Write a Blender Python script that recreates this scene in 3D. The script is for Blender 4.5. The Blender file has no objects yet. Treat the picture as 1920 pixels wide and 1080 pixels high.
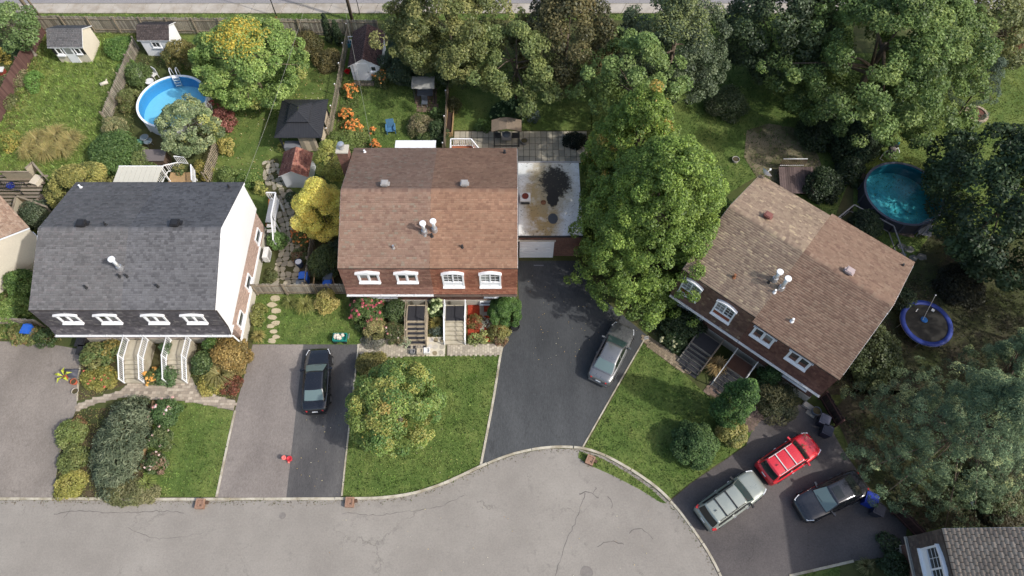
import bpy, math, random
import numpy as np
from mathutils import Vector, Matrix
from math import sin, cos, pi, radians, sqrt, atan2

# ------------------------------------------------------------------ camera, sky, sun, exposure
scene = bpy.context.scene
COL = scene.collection
CAM_H = 44.0                     # flying height, metres
TILT = radians(28.0)             # off nadir
FPX = 1280.0                     # focal length in photo pixels (1920 wide)
cam_data = bpy.data.cameras.new('camera')
cam = bpy.data.objects.new('camera', cam_data)
COL.objects.link(cam)
cam.location = (0, 0, CAM_H)
cam.rotation_euler = (TILT, 0, 0)
cam_data.sensor_width = 36.0
cam_data.lens = 36.0 * FPX / 1920.0
cam_data.clip_start = 0.5
cam_data.clip_end = 1500.0
scene.camera = cam

SUN_AZ = radians(-23.0)          # direction towards the sun on the ground, from +X
SUN_EL = radians(42.5)
sun_dir = Vector((cos(SUN_AZ) * cos(SUN_EL), sin(SUN_AZ) * cos(SUN_EL), sin(SUN_EL)))
sun_data = bpy.data.lights.new('sun', 'SUN')
sun_data.energy = 2.45
sun_data.angle = radians(1.1)
sun_data.color = (1.0, 0.968, 0.925)
sun = bpy.data.objects.new('sun', sun_data)
COL.objects.link(sun)
sun.rotation_euler = sun_dir.to_track_quat('Z', 'Y').to_euler()
sun.location = (30, -20, 60)

world = bpy.data.worlds.new('World')
scene.world = world
world.use_nodes = True
wn, wl = world.node_tree.nodes, world.node_tree.links
wn.clear()
w_out = wn.new('ShaderNodeOutputWorld')
w_bg = wn.new('ShaderNodeBackground')
w_sky = wn.new('ShaderNodeTexSky')
w_sky.sky_type = 'NISHITA'
w_sky.sun_disc = False
w_sky.sun_elevation = SUN_EL
w_sky.sun_rotation = radians(90.0) - SUN_AZ
w_sky.air_density = 1.2
w_sky.dust_density = 3.5
w_sky.ozone_density = 1.0
w_bg.inputs['Strength'].default_value = 0.15
wl.new(w_sky.outputs['Color'], w_bg.inputs['Color'])
wl.new(w_bg.outputs['Background'], w_out.inputs['Surface'])

scene.view_settings.view_transform = 'Standard'
scene.view_settings.look = 'None'
scene.view_settings.exposure = 0.5
scene.view_settings.gamma = 1.0
scene.view_settings.use_curve_mapping = False
scene.render.engine = 'CYCLES'
scene.cycles.max_bounces = 6
scene.cycles.diffuse_bounces = 3
scene.cycles.glossy_bounces = 2
scene.cycles.transparent_max_bounces = 8
scene.cycles.transmission_bounces = 3
scene.cycles.caustics_reflective = False
scene.cycles.caustics_refractive = False

# ------------------------------------------------------------------ helpers
rnd = random.Random(11)
_c, _s = cos(TILT), sin(TILT)

def survey(px, py, h=0.0):
    """plan position (metres) of a point at height h read off the aerial photo"""
    u = (px - 960.0) / FPX
    v = (py - 540.0) / FPX
    k = (CAM_H - h) / (_c + v * _s)
    return Vector((u * k, (_s - v * _c) * k, h))

def mpp(px, py, h=0.0):
    """metres per photo pixel there"""
    v = (py - 540.0) / FPX
    return (CAM_H - h) / (_c + v * _s) / FPX

def lin(r, g, b, k=1.0):
    f = lambda x: (x / 12.92 if x <= 0.04045 else ((x + 0.055) / 1.055) ** 2.4)
    return (f(r / 255.0) * k, f(g / 255.0) * k, f(b / 255.0) * k)

MATS = {}

def shade(c, r, a=.88, b=1.1):
    k = r.uniform(a, b)
    return (c[0] * k, c[1] * k, c[2] * k)

def new_mat(name):
    m = bpy.data.materials.new(name)
    m.use_nodes = True
    n = m.node_tree.nodes
    n.clear()
    out = n.new('ShaderNodeOutputMaterial')
    return m, n, m.node_tree.links, out

def mat(name, color, rough=0.8, var=0.18, scale=2.5, fine=22.0, bump=0.0, color2=None, patch=0.35,
        attr=False, metallic=0.0, spec=0.3, coat=0.0, stretch=None):
    """painted / mineral surface: base colour broken up by two noises, optional second colour in patches"""
    if name in MATS:
        return MATS[name]
    m, n, l, out = new_mat(name)
    p = n.new('ShaderNodeBsdfPrincipled')
    p.inputs['Roughness'].default_value = rough
    p.inputs['Metallic'].default_value = metallic
    p.inputs['Specular IOR Level'].default_value = spec
    p.inputs['Coat Weight'].default_value = coat
    p.inputs['Coat Roughness'].default_value = 0.04
    l.new(p.outputs[0], out.inputs[0])
    tc = n.new('ShaderNodeTexCoord')
    mp = n.new('ShaderNodeMapping')
    if stretch:
        mp.inputs['Scale'].default_value = stretch
    l.new(tc.outputs['Object'], mp.inputs['Vector'])
    n1 = n.new('ShaderNodeTexNoise'); n1.inputs['Scale'].default_value = scale; n1.inputs['Detail'].default_value = 5
    n2 = n.new('ShaderNodeTexNoise'); n2.inputs['Scale'].default_value = fine; n2.inputs['Detail'].default_value = 3
    l.new(mp.outputs[0], n1.inputs['Vector']); l.new(mp.outputs[0], n2.inputs['Vector'])
    add = n.new('ShaderNodeMath'); add.operation = 'ADD'
    l.new(n1.outputs['Fac'], add.inputs[0]); l.new(n2.outputs['Fac'], add.inputs[1])
    mr = n.new('ShaderNodeMapRange')
    mr.inputs['From Min'].default_value = 0.6; mr.inputs['From Max'].default_value = 1.4
    mr.inputs['To Min'].default_value = 1.0 - var; mr.inputs['To Max'].default_value = 1.0 + var
    l.new(add.outputs[0], mr.inputs['Value'])
    base = n.new('ShaderNodeRGB'); base.outputs[0].default_value = (*color, 1)
    src = base.outputs[0]
    if attr:
        at = n.new('ShaderNodeAttribute'); at.attribute_name = 'col'
        src = at.outputs['Color']
    if color2 is not None:
        n3 = n.new('ShaderNodeTexNoise'); n3.inputs['Scale'].default_value = patch; n3.inputs['Detail'].default_value = 6
        n3.inputs['Roughness'].default_value = 0.65
        l.new(mp.outputs[0], n3.inputs['Vector'])
        r3 = n.new('ShaderNodeMapRange'); r3.inputs['From Min'].default_value = 0.42; r3.inputs['From Max'].default_value = 0.62
        l.new(n3.outputs['Fac'], r3.inputs['Value'])
        mx = n.new('ShaderNodeMix'); mx.data_type = 'RGBA'
        l.new(r3.outputs[0], mx.inputs[0]); l.new(src, mx.inputs[6]); mx.inputs[7].default_value = (*color2, 1)
        src = mx.outputs[2]
    mul = n.new('ShaderNodeVectorMath'); mul.operation = 'SCALE'
    l.new(src, mul.inputs[0]); l.new(mr.outputs[0], mul.inputs['Scale'])
    l.new(mul.outputs[0], p.inputs['Base Color'])
    if bump:
        b = n.new('ShaderNodeBump'); b.inputs['Strength'].default_value = bump; b.inputs['Distance'].default_value = 0.03
        l.new(n2.outputs['Fac'], b.inputs['Height']); l.new(b.outputs[0], p.inputs['Normal'])
    MATS[name] = m
    return m

def leaf_mat(name='leaf', trans=0.32, rough=0.55, gloss=0.05):
    if name in MATS:
        return MATS[name]
    m, n, l, out = new_mat(name)
    at = n.new('ShaderNodeAttribute'); at.attribute_name = 'col'
    d = n.new('ShaderNodeBsdfDiffuse'); t = n.new('ShaderNodeBsdfTranslucent')
    g = n.new('ShaderNodeBsdfGlossy'); g.inputs['Roughness'].default_value = rough
    g.inputs['Color'].default_value = (0.8, 0.85, 0.8, 1)
    hue = n.new('ShaderNodeHueSaturation'); hue.inputs['Hue'].default_value = 0.485; hue.inputs['Value'].default_value = 1.1
    l.new(at.outputs['Color'], d.inputs['Color']); l.new(at.outputs['Color'], hue.inputs['Color'])
    l.new(hue.outputs[0], t.inputs['Color'])
    m1 = n.new('ShaderNodeMixShader'); m1.inputs[0].default_value = trans
    l.new(d.outputs[0], m1.inputs[1]); l.new(t.outputs[0], m1.inputs[2])
    m2 = n.new('ShaderNodeMixShader'); m2.inputs[0].default_value = gloss
    l.new(m1.outputs[0], m2.inputs[1]); l.new(g.outputs[0], m2.inputs[2])
    l.new(m2.outputs[0], out.inputs[0])
    MATS[name] = m
    return m

def link(o, parent=None):
    COL.objects.link(o)
    if parent is not None:
        o.parent = parent
    return o

def tag(o, label=None, cat=None, group=None, kind=None):
    if label: o['label'] = label
    if cat: o['category'] = cat
    if group: o['group'] = group
    if kind: o['kind'] = kind
    return o

def thing(name, label, cat, loc=(0, 0, 0), rz=0.0, group=None, kind=None):
    o = bpy.data.objects.new(name, None)
    o.empty_display_size = 0.2
    o.location = loc
    o.rotation_euler = (0, 0, rz)
    link(o)
    return tag(o, label, cat, group, kind)

def mesh_np(name, co, quads, m, parent=None, cols=None, smooth=False, kind=None):
    """co (N,3) float, quads (F,k) int -> object, fast"""
    me = bpy.data.meshes.new(name)
    co = np.asarray(co, dtype=np.float32); quads = np.asarray(quads, dtype=np.int32)
    k = quads.shape[1]
    me.vertices.add(len(co)); me.vertices.foreach_set('co', co.ravel())
    me.loops.add(quads.size); me.loops.foreach_set('vertex_index', quads.ravel())
    me.polygons.add(len(quads)); me.polygons.foreach_set('loop_start', np.arange(0, quads.size, k, dtype=np.int32))
    if smooth:
        me.polygons.foreach_set('use_smooth', np.ones(len(quads), dtype=bool))
    me.update(calc_edges=True)
    if cols is not None:
        a = me.attributes.new('col', 'FLOAT_COLOR', 'POINT')
        c4 = np.ones((len(co), 4), dtype=np.float32); c4[:, :3] = cols
        a.data.foreach_set('color', c4.ravel())
    me.materials.append(m)
    o = bpy.data.objects.new(name, me)
    link(o, parent)
    if kind: o['kind'] = kind
    return o

class MB:
    """collects faces of one mesh"""
    def __init__(self):
        self.v = []; self.f = []; self.c = None
    def add(self, vs, fs, col=None):
        o = len(self.v)
        self.v.extend([tuple(p) for p in vs])
        self.f.extend([tuple(i + o for i in q) for q in fs])
        if col is not None:
            if self.c is None: self.c = [(1, 1, 1)] * o
            self.c.extend([col] * len(vs))
        return self
    def box(self, cx, cy, cz, sx, sy, sz, rz=0.0, M=None, col=None):
        x, y, z = sx / 2, sy / 2, sz / 2
        ps = [Vector(p) for p in ((-x, -y, -z), (x, -y, -z), (x, y, -z), (-x, y, -z), (-x, -y, z), (x, -y, z), (x, y, z), (-x, y, z))]
        R = M if M is not None else Matrix.Rotation(rz, 3, 'Z')
        vs = [R @ p + Vector((cx, cy, cz)) for p in ps]
        return self.add(vs, [(3, 2, 1, 0), (4, 5, 6, 7), (0, 1, 5, 4), (1, 2, 6, 5), (2, 3, 7, 6), (3, 0, 4, 7)], col)
    def bar(self, p, q, w, h, up=(0, 0, 1), col=None):
        p, q = Vector(p), Vector(q)
        d = q - p; L = d.length
        d.normalize()
        up = Vector(up)
        s = d.cross(up)
        if s.length < 1e-4: s = d.cross(Vector((1, 0, 0)))
        s.normalize(); t = s.cross(d)
        R = Matrix((s, d, t)).transposed()
        c = (p + q) / 2
        return self.box(c.x, c.y, c.z, w, L, h, M=R, col=col)
    def tube(self, pts, r, n=6, r2=None, cap=True):
        pts = [Vector(p) for p in pts]
        m = len(pts); rings = []
        for i, p in enumerate(pts):
            d = (pts[min(i + 1, m - 1)] - pts[max(i - 1, 0)]).normalized()
            a = d.cross(Vector((0, 0, 1)))
            if a.length < 1e-3: a = d.cross(Vector((1, 0, 0)))
            a.normalize(); b = a.cross(d)
            rr = r if r2 is None else r + (r2 - r) * i / max(1, m - 1)
            rings.append([p + (a * cos(2 * pi * j / n) + b * sin(2 * pi * j / n)) * rr for j in range(n)])
        fs = []
        for i in range(m - 1):
            for j in range(n):
                k = (j + 1) % n
                fs.append((i * n + j, i * n + k, (i + 1) * n + k, (i + 1) * n + j))
        if cap:
            fs.append(tuple(range(n)))
            fs.append(tuple((m - 1) * n + j for j in reversed(range(n))))
        return self.add([p for r_ in rings for p in r_], fs)
    def cyl(self, cx, cy, z0, z1, r, r2=None, n=14, top=True, bottom=False):
        r2 = r if r2 is None else r2
        vs = [(cx + r * cos(2 * pi * j / n), cy + r * sin(2 * pi * j / n), z0) for j in range(n)]
        vs += [(cx + r2 * cos(2 * pi * j / n), cy + r2 * sin(2 * pi * j / n), z1) for j in range(n)]
        fs = [(j, (j + 1) % n, n + (j + 1) % n, n + j) for j in range(n)]
        if top: fs.append(tuple(n + j for j in range(n)))
        if bottom: fs.append(tuple(reversed(range(n))))
        return self.add(vs, fs)
    def lathe(self, cx, cy, prof, n=40, close=False):
        """prof: list of (r, z)"""
        m = len(prof)
        vs = [(cx + r * cos(2 * pi * j / n), cy + r * sin(2 * pi * j / n), z) for r, z in prof for j in range(n)]
        fs = []
        rng_ = range(m if close else m - 1)
        for i in rng_:
            i2 = (i + 1) % m
            for j in range(n):
                k = (j + 1) % n
                fs.append((i * n + j, i * n + k, i2 * n + k, i2 * n + j))
        return self.add(vs, fs)
    def poly(self, pts, col=None):
        return self.add(pts, [tuple(range(len(pts)))], col)
    def prism(self, pts, z0, z1, col=None, bottom=False):
        n = len(pts)
        area = sum(pts[i][0] * pts[(i + 1) % n][1] - pts[(i + 1) % n][0] * pts[i][1] for i in range(n))
        if area < 0: pts = pts[::-1]
        vs = [(p[0], p[1], z0) for p in pts] + [(p[0], p[1], z1) for p in pts]
        fs = [(i, (i + 1) % n, n + (i + 1) % n, n + i) for i in range(n)] + [tuple(n + i for i in range(n))]
        if bottom: fs.append(tuple(reversed(range(n))))
        return self.add(vs, fs, col)
    def extrude(self, pts, vec, col=None):
        """planar polygon pts (3D) extruded by vec, closed"""
        n = len(pts); vec = Vector(vec)
        vs = [Vector(p) for p in pts] + [Vector(p) + vec for p in pts]
        fs = [(i, (i + 1) % n, n + (i + 1) % n, n + i) for i in range(n)] + [tuple(reversed(range(n))), tuple(n + i for i in range(n))]
        return self.add(vs, fs, col)
    def build(self, name, m, parent=None, smooth=False, kind=None, recalc=True):
        me = bpy.data.meshes.new(name)
        me.from_pydata(self.v, [], self.f)
        if recalc:
            import bmesh
            bm = bmesh.new(); bm.from_mesh(me)
            bmesh.ops.recalc_face_normals(bm, faces=bm.faces)
            bm.to_mesh(me); bm.free()
        if smooth:
            for p in me.polygons: p.use_smooth = True
        if self.c is not None:
            a = me.attributes.new('col', 'FLOAT_COLOR', 'POINT')
            for i, c in enumerate(self.c): a.data[i].color = (*c, 1)
        me.materials.append(m)
        o = bpy.data.objects.new(name, me)
        link(o, parent)
        if kind: o['kind'] = kind
        return o

def inst(name, me, parent, loc=(0, 0, 0), rz=0.0, scale=None, rot=None):
    o = bpy.data.objects.new(name, me)
    o.location = loc
    o.rotation_euler = rot if rot is not None else (0, 0, rz)
    if scale: o.scale = scale
    return link(o, parent)

def inside(P, poly):
    """P (N,2), poly list of (x,y) -> bool mask"""
    x, y = P[:, 0], P[:, 1]
    r = np.zeros(len(P), dtype=bool)
    n = len(poly)
    for i in range(n):
        x1, y1 = poly[i][0], poly[i][1]; x2, y2 = poly[(i + 1) % n][0], poly[(i + 1) % n][1]
        if y1 == y2: continue
        c = ((y1 > y) != (y2 > y)) & (x < (x2 - x1) * (y - y1) / (y2 - y1) + x1)
        r ^= c
    return r

def sample_poly(poly, density, rng):
    xs = [p[0] for p in poly]; ys = [p[1] for p in poly]
    x0, x1, y0, y1 = min(xs), max(xs), min(ys), max(ys)
    n = int((x1 - x0) * (y1 - y0) * density)
    P = np.stack([rng.uniform(x0, x1, n), rng.uniform(y0, y1, n)], 1)
    return P[inside(P, poly)]

def ground_poly(pxs):
    return [tuple(survey(a, b)[:2]) for a, b in pxs]

def sheet(name, pxs, z, m, kind='structure', pts=None, parent=None):
    pts = pts if pts is not None else ground_poly(pxs)
    o = MB().prism(pts, z - 0.003, z).build(name, m, parent)
    if parent is None: tag(o, kind=kind)
    return o
# ------------------------------------------------------------------ ground materials
def asphalt_mat(name, c1, c2, crack=0.6, stain=0.35, seed=0.0, crack_scale=0.22, rough=0.9, stretch=(1, 1, 1), agg=0.14, mott=.14):
    m, n, l, out = new_mat(name)
    p = n.new('ShaderNodeBsdfPrincipled'); p.inputs['Roughness'].default_value = rough
    p.inputs['Specular IOR Level'].default_value = 0.25
    l.new(p.outputs[0], out.inputs[0])
    tc = n.new('ShaderNodeTexCoord'); mp = n.new('ShaderNodeMapping')
    mp.inputs['Location'].default_value = (seed, seed * 1.7, 0); mp.inputs['Scale'].default_value = stretch
    l.new(tc.outputs['Object'], mp.inputs['Vector'])
    def noise(scale, detail=5, rough_=0.6):
        t = n.new('ShaderNodeTexNoise'); t.inputs['Scale'].default_value = scale; t.inputs['Detail'].default_value = detail
        t.inputs['Roughness'].default_value = rough_
        l.new(mp.outputs[0], t.inputs['Vector']); return t
    def rng_(src, a, b, c=0.0, d=1.0):
        r = n.new('ShaderNodeMapRange'); r.inputs['From Min'].default_value = a; r.inputs['From Max'].default_value = b
        r.inputs['To Min'].default_value = c; r.inputs['To Max'].default_value = d
        l.new(src, r.inputs['Value']); return r.outputs[0]
    big = noise(0.22, 6, 0.62); mid = noise(1.3, 6, 0.7); fin = noise(28.0, 2); fin2 = noise(9.0, 4)
    mx = n.new('ShaderNodeMix'); mx.data_type = 'RGBA'
    l.new(rng_(big.outputs['Fac'], 0.36, 0.66), mx.inputs[0])
    mx.inputs[6].default_value = (*c1, 1); mx.inputs[7].default_value = (*c2, 1)
    # dark rubbed / oily patches
    st = n.new('ShaderNodeMath'); st.operation = 'MULTIPLY'
    l.new(rng_(mid.outputs['Fac'], 0.56, 0.74), st.inputs[0]); l.new(rng_(big.outputs['Fac'], 0.42, 0.6), st.inputs[1])
    dk = n.new('ShaderNodeMix'); dk.data_type = 'RGBA'
    sc = n.new('ShaderNodeMath'); sc.operation = 'MULTIPLY'; sc.inputs[1].default_value = stain
    l.new(st.outputs[0], sc.inputs[0]); l.new(sc.outputs[0], dk.inputs[0])
    l.new(mx.outputs[2], dk.inputs[6]); dk.inputs[7].default_value = (c1[0] * 0.38, c1[1] * 0.38, c1[2] * 0.4, 1)
    # cracks
    ds = n.new('ShaderNodeVectorMath'); ds.operation = 'ADD'
    wv = n.new('ShaderNodeVectorMath'); wv.operation = 'SCALE'; wv.inputs['Scale'].default_value = 1.7
    l.new(mid.outputs['Color'], wv.inputs[0]); l.new(mp.outputs[0], ds.inputs[0]); l.new(wv.outputs[0], ds.inputs[1])
    vo = n.new('ShaderNodeTexVoronoi'); vo.feature = 'DISTANCE_TO_EDGE'; vo.inputs['Scale'].default_value = crack_scale
    l.new(ds.outputs[0], vo.inputs['Vector'])
    ck = n.new('ShaderNodeMath'); ck.operation = 'MULTIPLY'
    l.new(rng_(vo.outputs['Distance'], 0.0, 0.012, 1.0, 0.0), ck.inputs[0])
    l.new(rng_(big.outputs['Fac'], 0.48, 0.6, 0.0, crack), ck.inputs[1])
    cm = n.new('ShaderNodeMix'); cm.data_type = 'RGBA'
    l.new(ck.outputs[0], cm.inputs[0]); l.new(dk.outputs[2], cm.inputs[6])
    cm.inputs[7].default_value = (c1[0] * 0.3, c1[1] * 0.29, c1[2] * 0.27, 1)
    ad = n.new('ShaderNodeMath'); ad.operation = 'ADD'
    l.new(rng_(fin.outputs['Fac'], 0.3, 0.7, 1 - agg, 1 + agg), ad.inputs[0])
    l.new(rng_(fin2.outputs['Fac'], 0.3, 0.7, -mott, mott), ad.inputs[1])
    sv = n.new('ShaderNodeVectorMath'); sv.operation = 'SCALE'
    l.new(cm.outputs[2], sv.inputs[0]); l.new(ad.outputs[0], sv.inputs['Scale'])
    l.new(sv.outputs[0], p.inputs['Base Color'])
    bp = n.new('ShaderNodeBump'); bp.inputs['Strength'].default_value = 0.35; bp.inputs['Distance'].default_value = 0.02
    l.new(fin.outputs['Fac'], bp.inputs['Height']); l.new(bp.outputs[0], p.inputs['Normal'])
    MATS[name] = m
    return m

A_STREET = asphalt_mat('street_asphalt', lin(148, 142, 134, .74), lin(165, 159, 150, .74), crack=0.55, stain=.6, seed=3.1, crack_scale=0.2, agg=.08, mott=.09)
A_OLD = asphalt_mat('old_driveway', lin(137, 129, 123, .68), lin(166, 157, 149, .68), crack=.35, stain=.85, seed=9.0, stretch=(1, .55, 1))
A_OLD2 = asphalt_mat('old_driveway_west', lin(137, 129, 121, .68), lin(164, 155, 146, .68), crack=.5, stain=.85, seed=17.0, stretch=(1, .7, 1))
A_NEW = asphalt_mat('newer_driveway', lin(76, 75, 76, .8), lin(108, 106, 104, .8), crack=0.0, stain=.5, seed=21.0, stretch=(1.4, .45, 1))
A_SEAL = asphalt_mat('sealed_driveway', lin(62, 64, 66, .82), lin(84, 86, 87, .82), crack=.2, stain=.4, seed=31.0, stretch=(1.2, .4, 1))
A_EAST = asphalt_mat('east_driveway', lin(126, 119, 116, .55), lin(104, 99, 98, .55), crack=.5, stain=.6, seed=41.0)
A_ROADN = asphalt_mat('north_road', lin(150, 147, 148, .72), lin(164, 160, 160, .72), crack=.4, stain=.8, seed=55.0)
CONC = mat('pale_concrete', lin(196, 188, 176, .72), .9, .13, 1.2, 30, .2, lin(176, 166, 152, .72), .8)
KERB_M = mat('kerb_concrete', lin(203, 196, 178, .76), .9, .2, 1.5, 26, .3, lin(170, 160, 138, .7), 1.1)
SOIL = mat('garden_soil', lin(88, 78, 58, .8), .95, .4, 2.0, 18, .6, lin(66, 72, 40, .8), .7)
GROUND = mat('yard_ground', lin(74, 84, 42, .8), .95, .3, 1.0, 14, .5, lin(92, 88, 58, .75), .18)
LAWN = mat('lawn_turf', lin(86, 107, 50, .85), .95, .22, .9, 16, .5, lin(107, 120, 62, .85), .45)
ROUGH = mat('rough_turf', lin(98, 118, 54, .8), .95, .25, .8, 14, .5, lin(122, 132, 68, .8), .4)
DIRT = mat('bare_dirt', lin(150, 138, 112, .7), .95, .2, 1.2, 20, .5, lin(100, 98, 66, .7), .5)

big = 420.0
tag(MB().prism([(-big, -big), (big, -big), (big, big), (-big, big)], -0.4, 0.0).build('ground', GROUND), kind='structure')

# ------------------------------------------------------------------ street and kerb
kerb_px = [(-260, 938), (-60, 938), (100, 938), (250, 939), (400, 939), (560, 938), (660, 938), (720, 936), (770, 929), (820, 914),
           (860, 897), (900, 878), (940, 861), (980, 849), (1030, 841), (1085, 842), (1130, 855), (1180, 882), (1225, 913),
           (1256, 942), (1280, 970), (1306, 1006), (1330, 1044), (1352, 1088), (1372, 1140), (1384, 1200)]
kp = [Vector(survey(a, b)) for a, b in kerb_px]
street = [tuple(p[:2]) for p in kp] + [(12, -60), (-120, -60), (-120, kp[0].y)]
sheet('street', None, 0.006, A_STREET, pts=street)

def smooth_line(pts, step):
    """Catmull-Rom through pts, resampled every `step` metres"""
    out = []
    n = len(pts)
    for i in range(n - 1):
        p0, p1, p2, p3 = pts[max(i - 1, 0)], pts[i], pts[i + 1], pts[min(i + 2, n - 1)]
        for k in range(12):
            t = k / 12.0
            out.append(0.5 * ((2 * p1) + (p2 - p0) * t + (2 * p0 - 5 * p1 + 4 * p2 - p3) * t * t + (3 * p1 - p0 - 3 * p2 + p3) * t ** 3))
    out.append(pts[-1])
    res = [out[0]]; acc = 0.0
    for a, b in zip(out[:-1], out[1:]):
        d = (b - a).length
        while acc + d >= step:
            t = (step - acc) / d
            a = a + (b - a) * t
            d = (b - a).length
            res.append(a.copy()); acc = 0.0
        acc += d
    res.append(pts[-1])
    return res

def strip_piece(line, w, z0, z1):
    """ribbon block of width w centred on a polyline"""
    b = MB(); m = len(line); L = []; R = []
    for i, p in enumerate(line):
        d = (line[min(i + 1, m - 1)] - line[max(i - 1, 0)]).normalized()
        s = Vector((-d.y, d.x, 0))
        L.append(p + s * w / 2); R.append(p - s * w / 2)
    poly = [(q.x, q.y) for q in L] + [(q.x, q.y) for q in reversed(R)]
    return b.prism(poly, z0, z1)

def ribbon(line, w, z0, z1):
    m = len(line); vs = []; fs = []
    for i, p in enumerate(line):
        d = (line[min(i + 1, m - 1)] - line[max(i - 1, 0)]).normalized()
        s = Vector((-d.y, d.x, 0))
        a, b = p + s * w / 2, p - s * w / 2
        vs += [(a.x, a.y, z0), (a.x, a.y, z1), (b.x, b.y, z1), (b.x, b.y, z0)]
    for i in range(m - 1):
        o = i * 4; q = o + 4
        fs += [(o, o + 1, q + 1, q), (o + 1, o + 2, q + 2, q + 1), (o + 2, o + 3, q + 3, q + 2)]
    fs += [(0, 1, 2, 3), ((m - 1) * 4 + 3, (m - 1) * 4 + 2, (m - 1) * 4 + 1, (m - 1) * 4)]
    return MB().add(vs, fs)

kerb = thing('kerb', None, None, kind='structure')
kl = smooth_line(kp, 0.3)
i = 0; kr = random.Random(3)
while i < len(kl) - 2:
    n = kr.choice([6, 7, 8, 9, 10])
    seg = kl[i:i + n + 1]
    if len(seg) < 2: break
    seg = [p.copy() for p in seg]
    d = (seg[-1] - seg[-2]).normalized(); seg[-1] -= d * 0.02
    mid = seg[len(seg) // 2]
    off = kr.uniform(-.012, .012)
    nrm = Vector((-d.y, d.x, 0))
    seg = [p + nrm * (0.09 + off) for p in seg]
    X = mid.x
    low = any(a < X < b for a, b in ((survey(410, 938).x, survey(640, 938).x), (survey(905, 870).x, survey(1086, 845).x), (-60, survey(98, 938).x))) or mid.y < survey(1262, 946).y - .2 and X > 5
    ribbon(seg, 0.155 + kr.uniform(-.012, .015), -0.05, 0.03 + kr.uniform(0, .012) if low else 0.10 + kr.uniform(-.015, .012)).build('kerb_stone', KERB_M, kerb)
    i += n

# ------------------------------------------------------------------ driveways
DZ = 0.012
sheet('west_driveway', [(-300, 636), (60, 641), (110, 648), (150, 655), (152, 700), (142, 770), (112, 850), (99, 934), (-300, 934)], DZ, A_OLD2)
sheet('worn_driveway', [(474, 646), (569, 646), (537, 933), (405, 934), (424, 845), (441, 768)], DZ, A_OLD)
sheet('dark_driveway', [(569, 646), (672, 646), (640, 932), (537, 933)], DZ + .004, A_NEW)
sheet('sealed_driveway', [(968, 489), (1085, 489), (1130, 560), (1212, 628), (1094, 838), (1082, 839), (1030, 838), (980, 846), (940, 857), (902, 874), (944, 640), (966, 610), (973, 560)], DZ, A_SEAL)
sheet('east_driveway', [(1258, 938), (1296, 906), (1398, 836), (1418, 790), (1500, 758), (1540, 770), (1578, 840), (1640, 930), (1700, 990), (1694, 1040), (1602, 1052), (1480, 1082), (1380, 1150), (1372, 1140), (1350, 1086), (1328, 1042), (1304, 1004), (1280, 968)], DZ, A_EAST)
sheet('north_road', [(-200, -140), (2200, -140), (2200, 6), (-200, 6)], .006, A_ROADN)
walk_n = thing('north_pavement', None, None, kind='structure')
xa = -160
wr = random.Random(8)
while xa < 2080:
    w = 29
    p = ground_poly([(xa + .4, 7.5), (xa + w - .4, 7.5), (xa + w - 9.4, 25), (xa - 8.6, 25)])
    MB().prism(p, -.05, .06 + wr.uniform(-.006, .006)).build('pavement_slab', CONC, walk_n)
    xa += w

# concrete edgings beside the drives
def edging(name, pxs, w=.1, z=.04, m=None):
    ln = smooth_line([survey(*q) for q in pxs], .5)
    return tag(ribbon(ln, w, -.05, z).build(name, m or KERB_M), kind='structure')
edging('lawn_edging', [(441, 770), (424, 846), (406, 932)], .13)
edging('lawn_edging', [(672, 650), (656, 790), (641, 930)], .1, .05)
edging('lawn_edging', [(968, 612), (944, 642), (925, 750), (901, 876)], .15, .05)
edging('lawn_edging', [(1212, 630), (1160, 720), (1093, 838)], .09, .05)
edging('bed_edging', [(145, 752), (148, 700), (150, 690)], .1, .05)
edging('lawn_edging', [(1480, 1080), (1540, 1066), (1600, 1052)], .15, .06)

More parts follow.
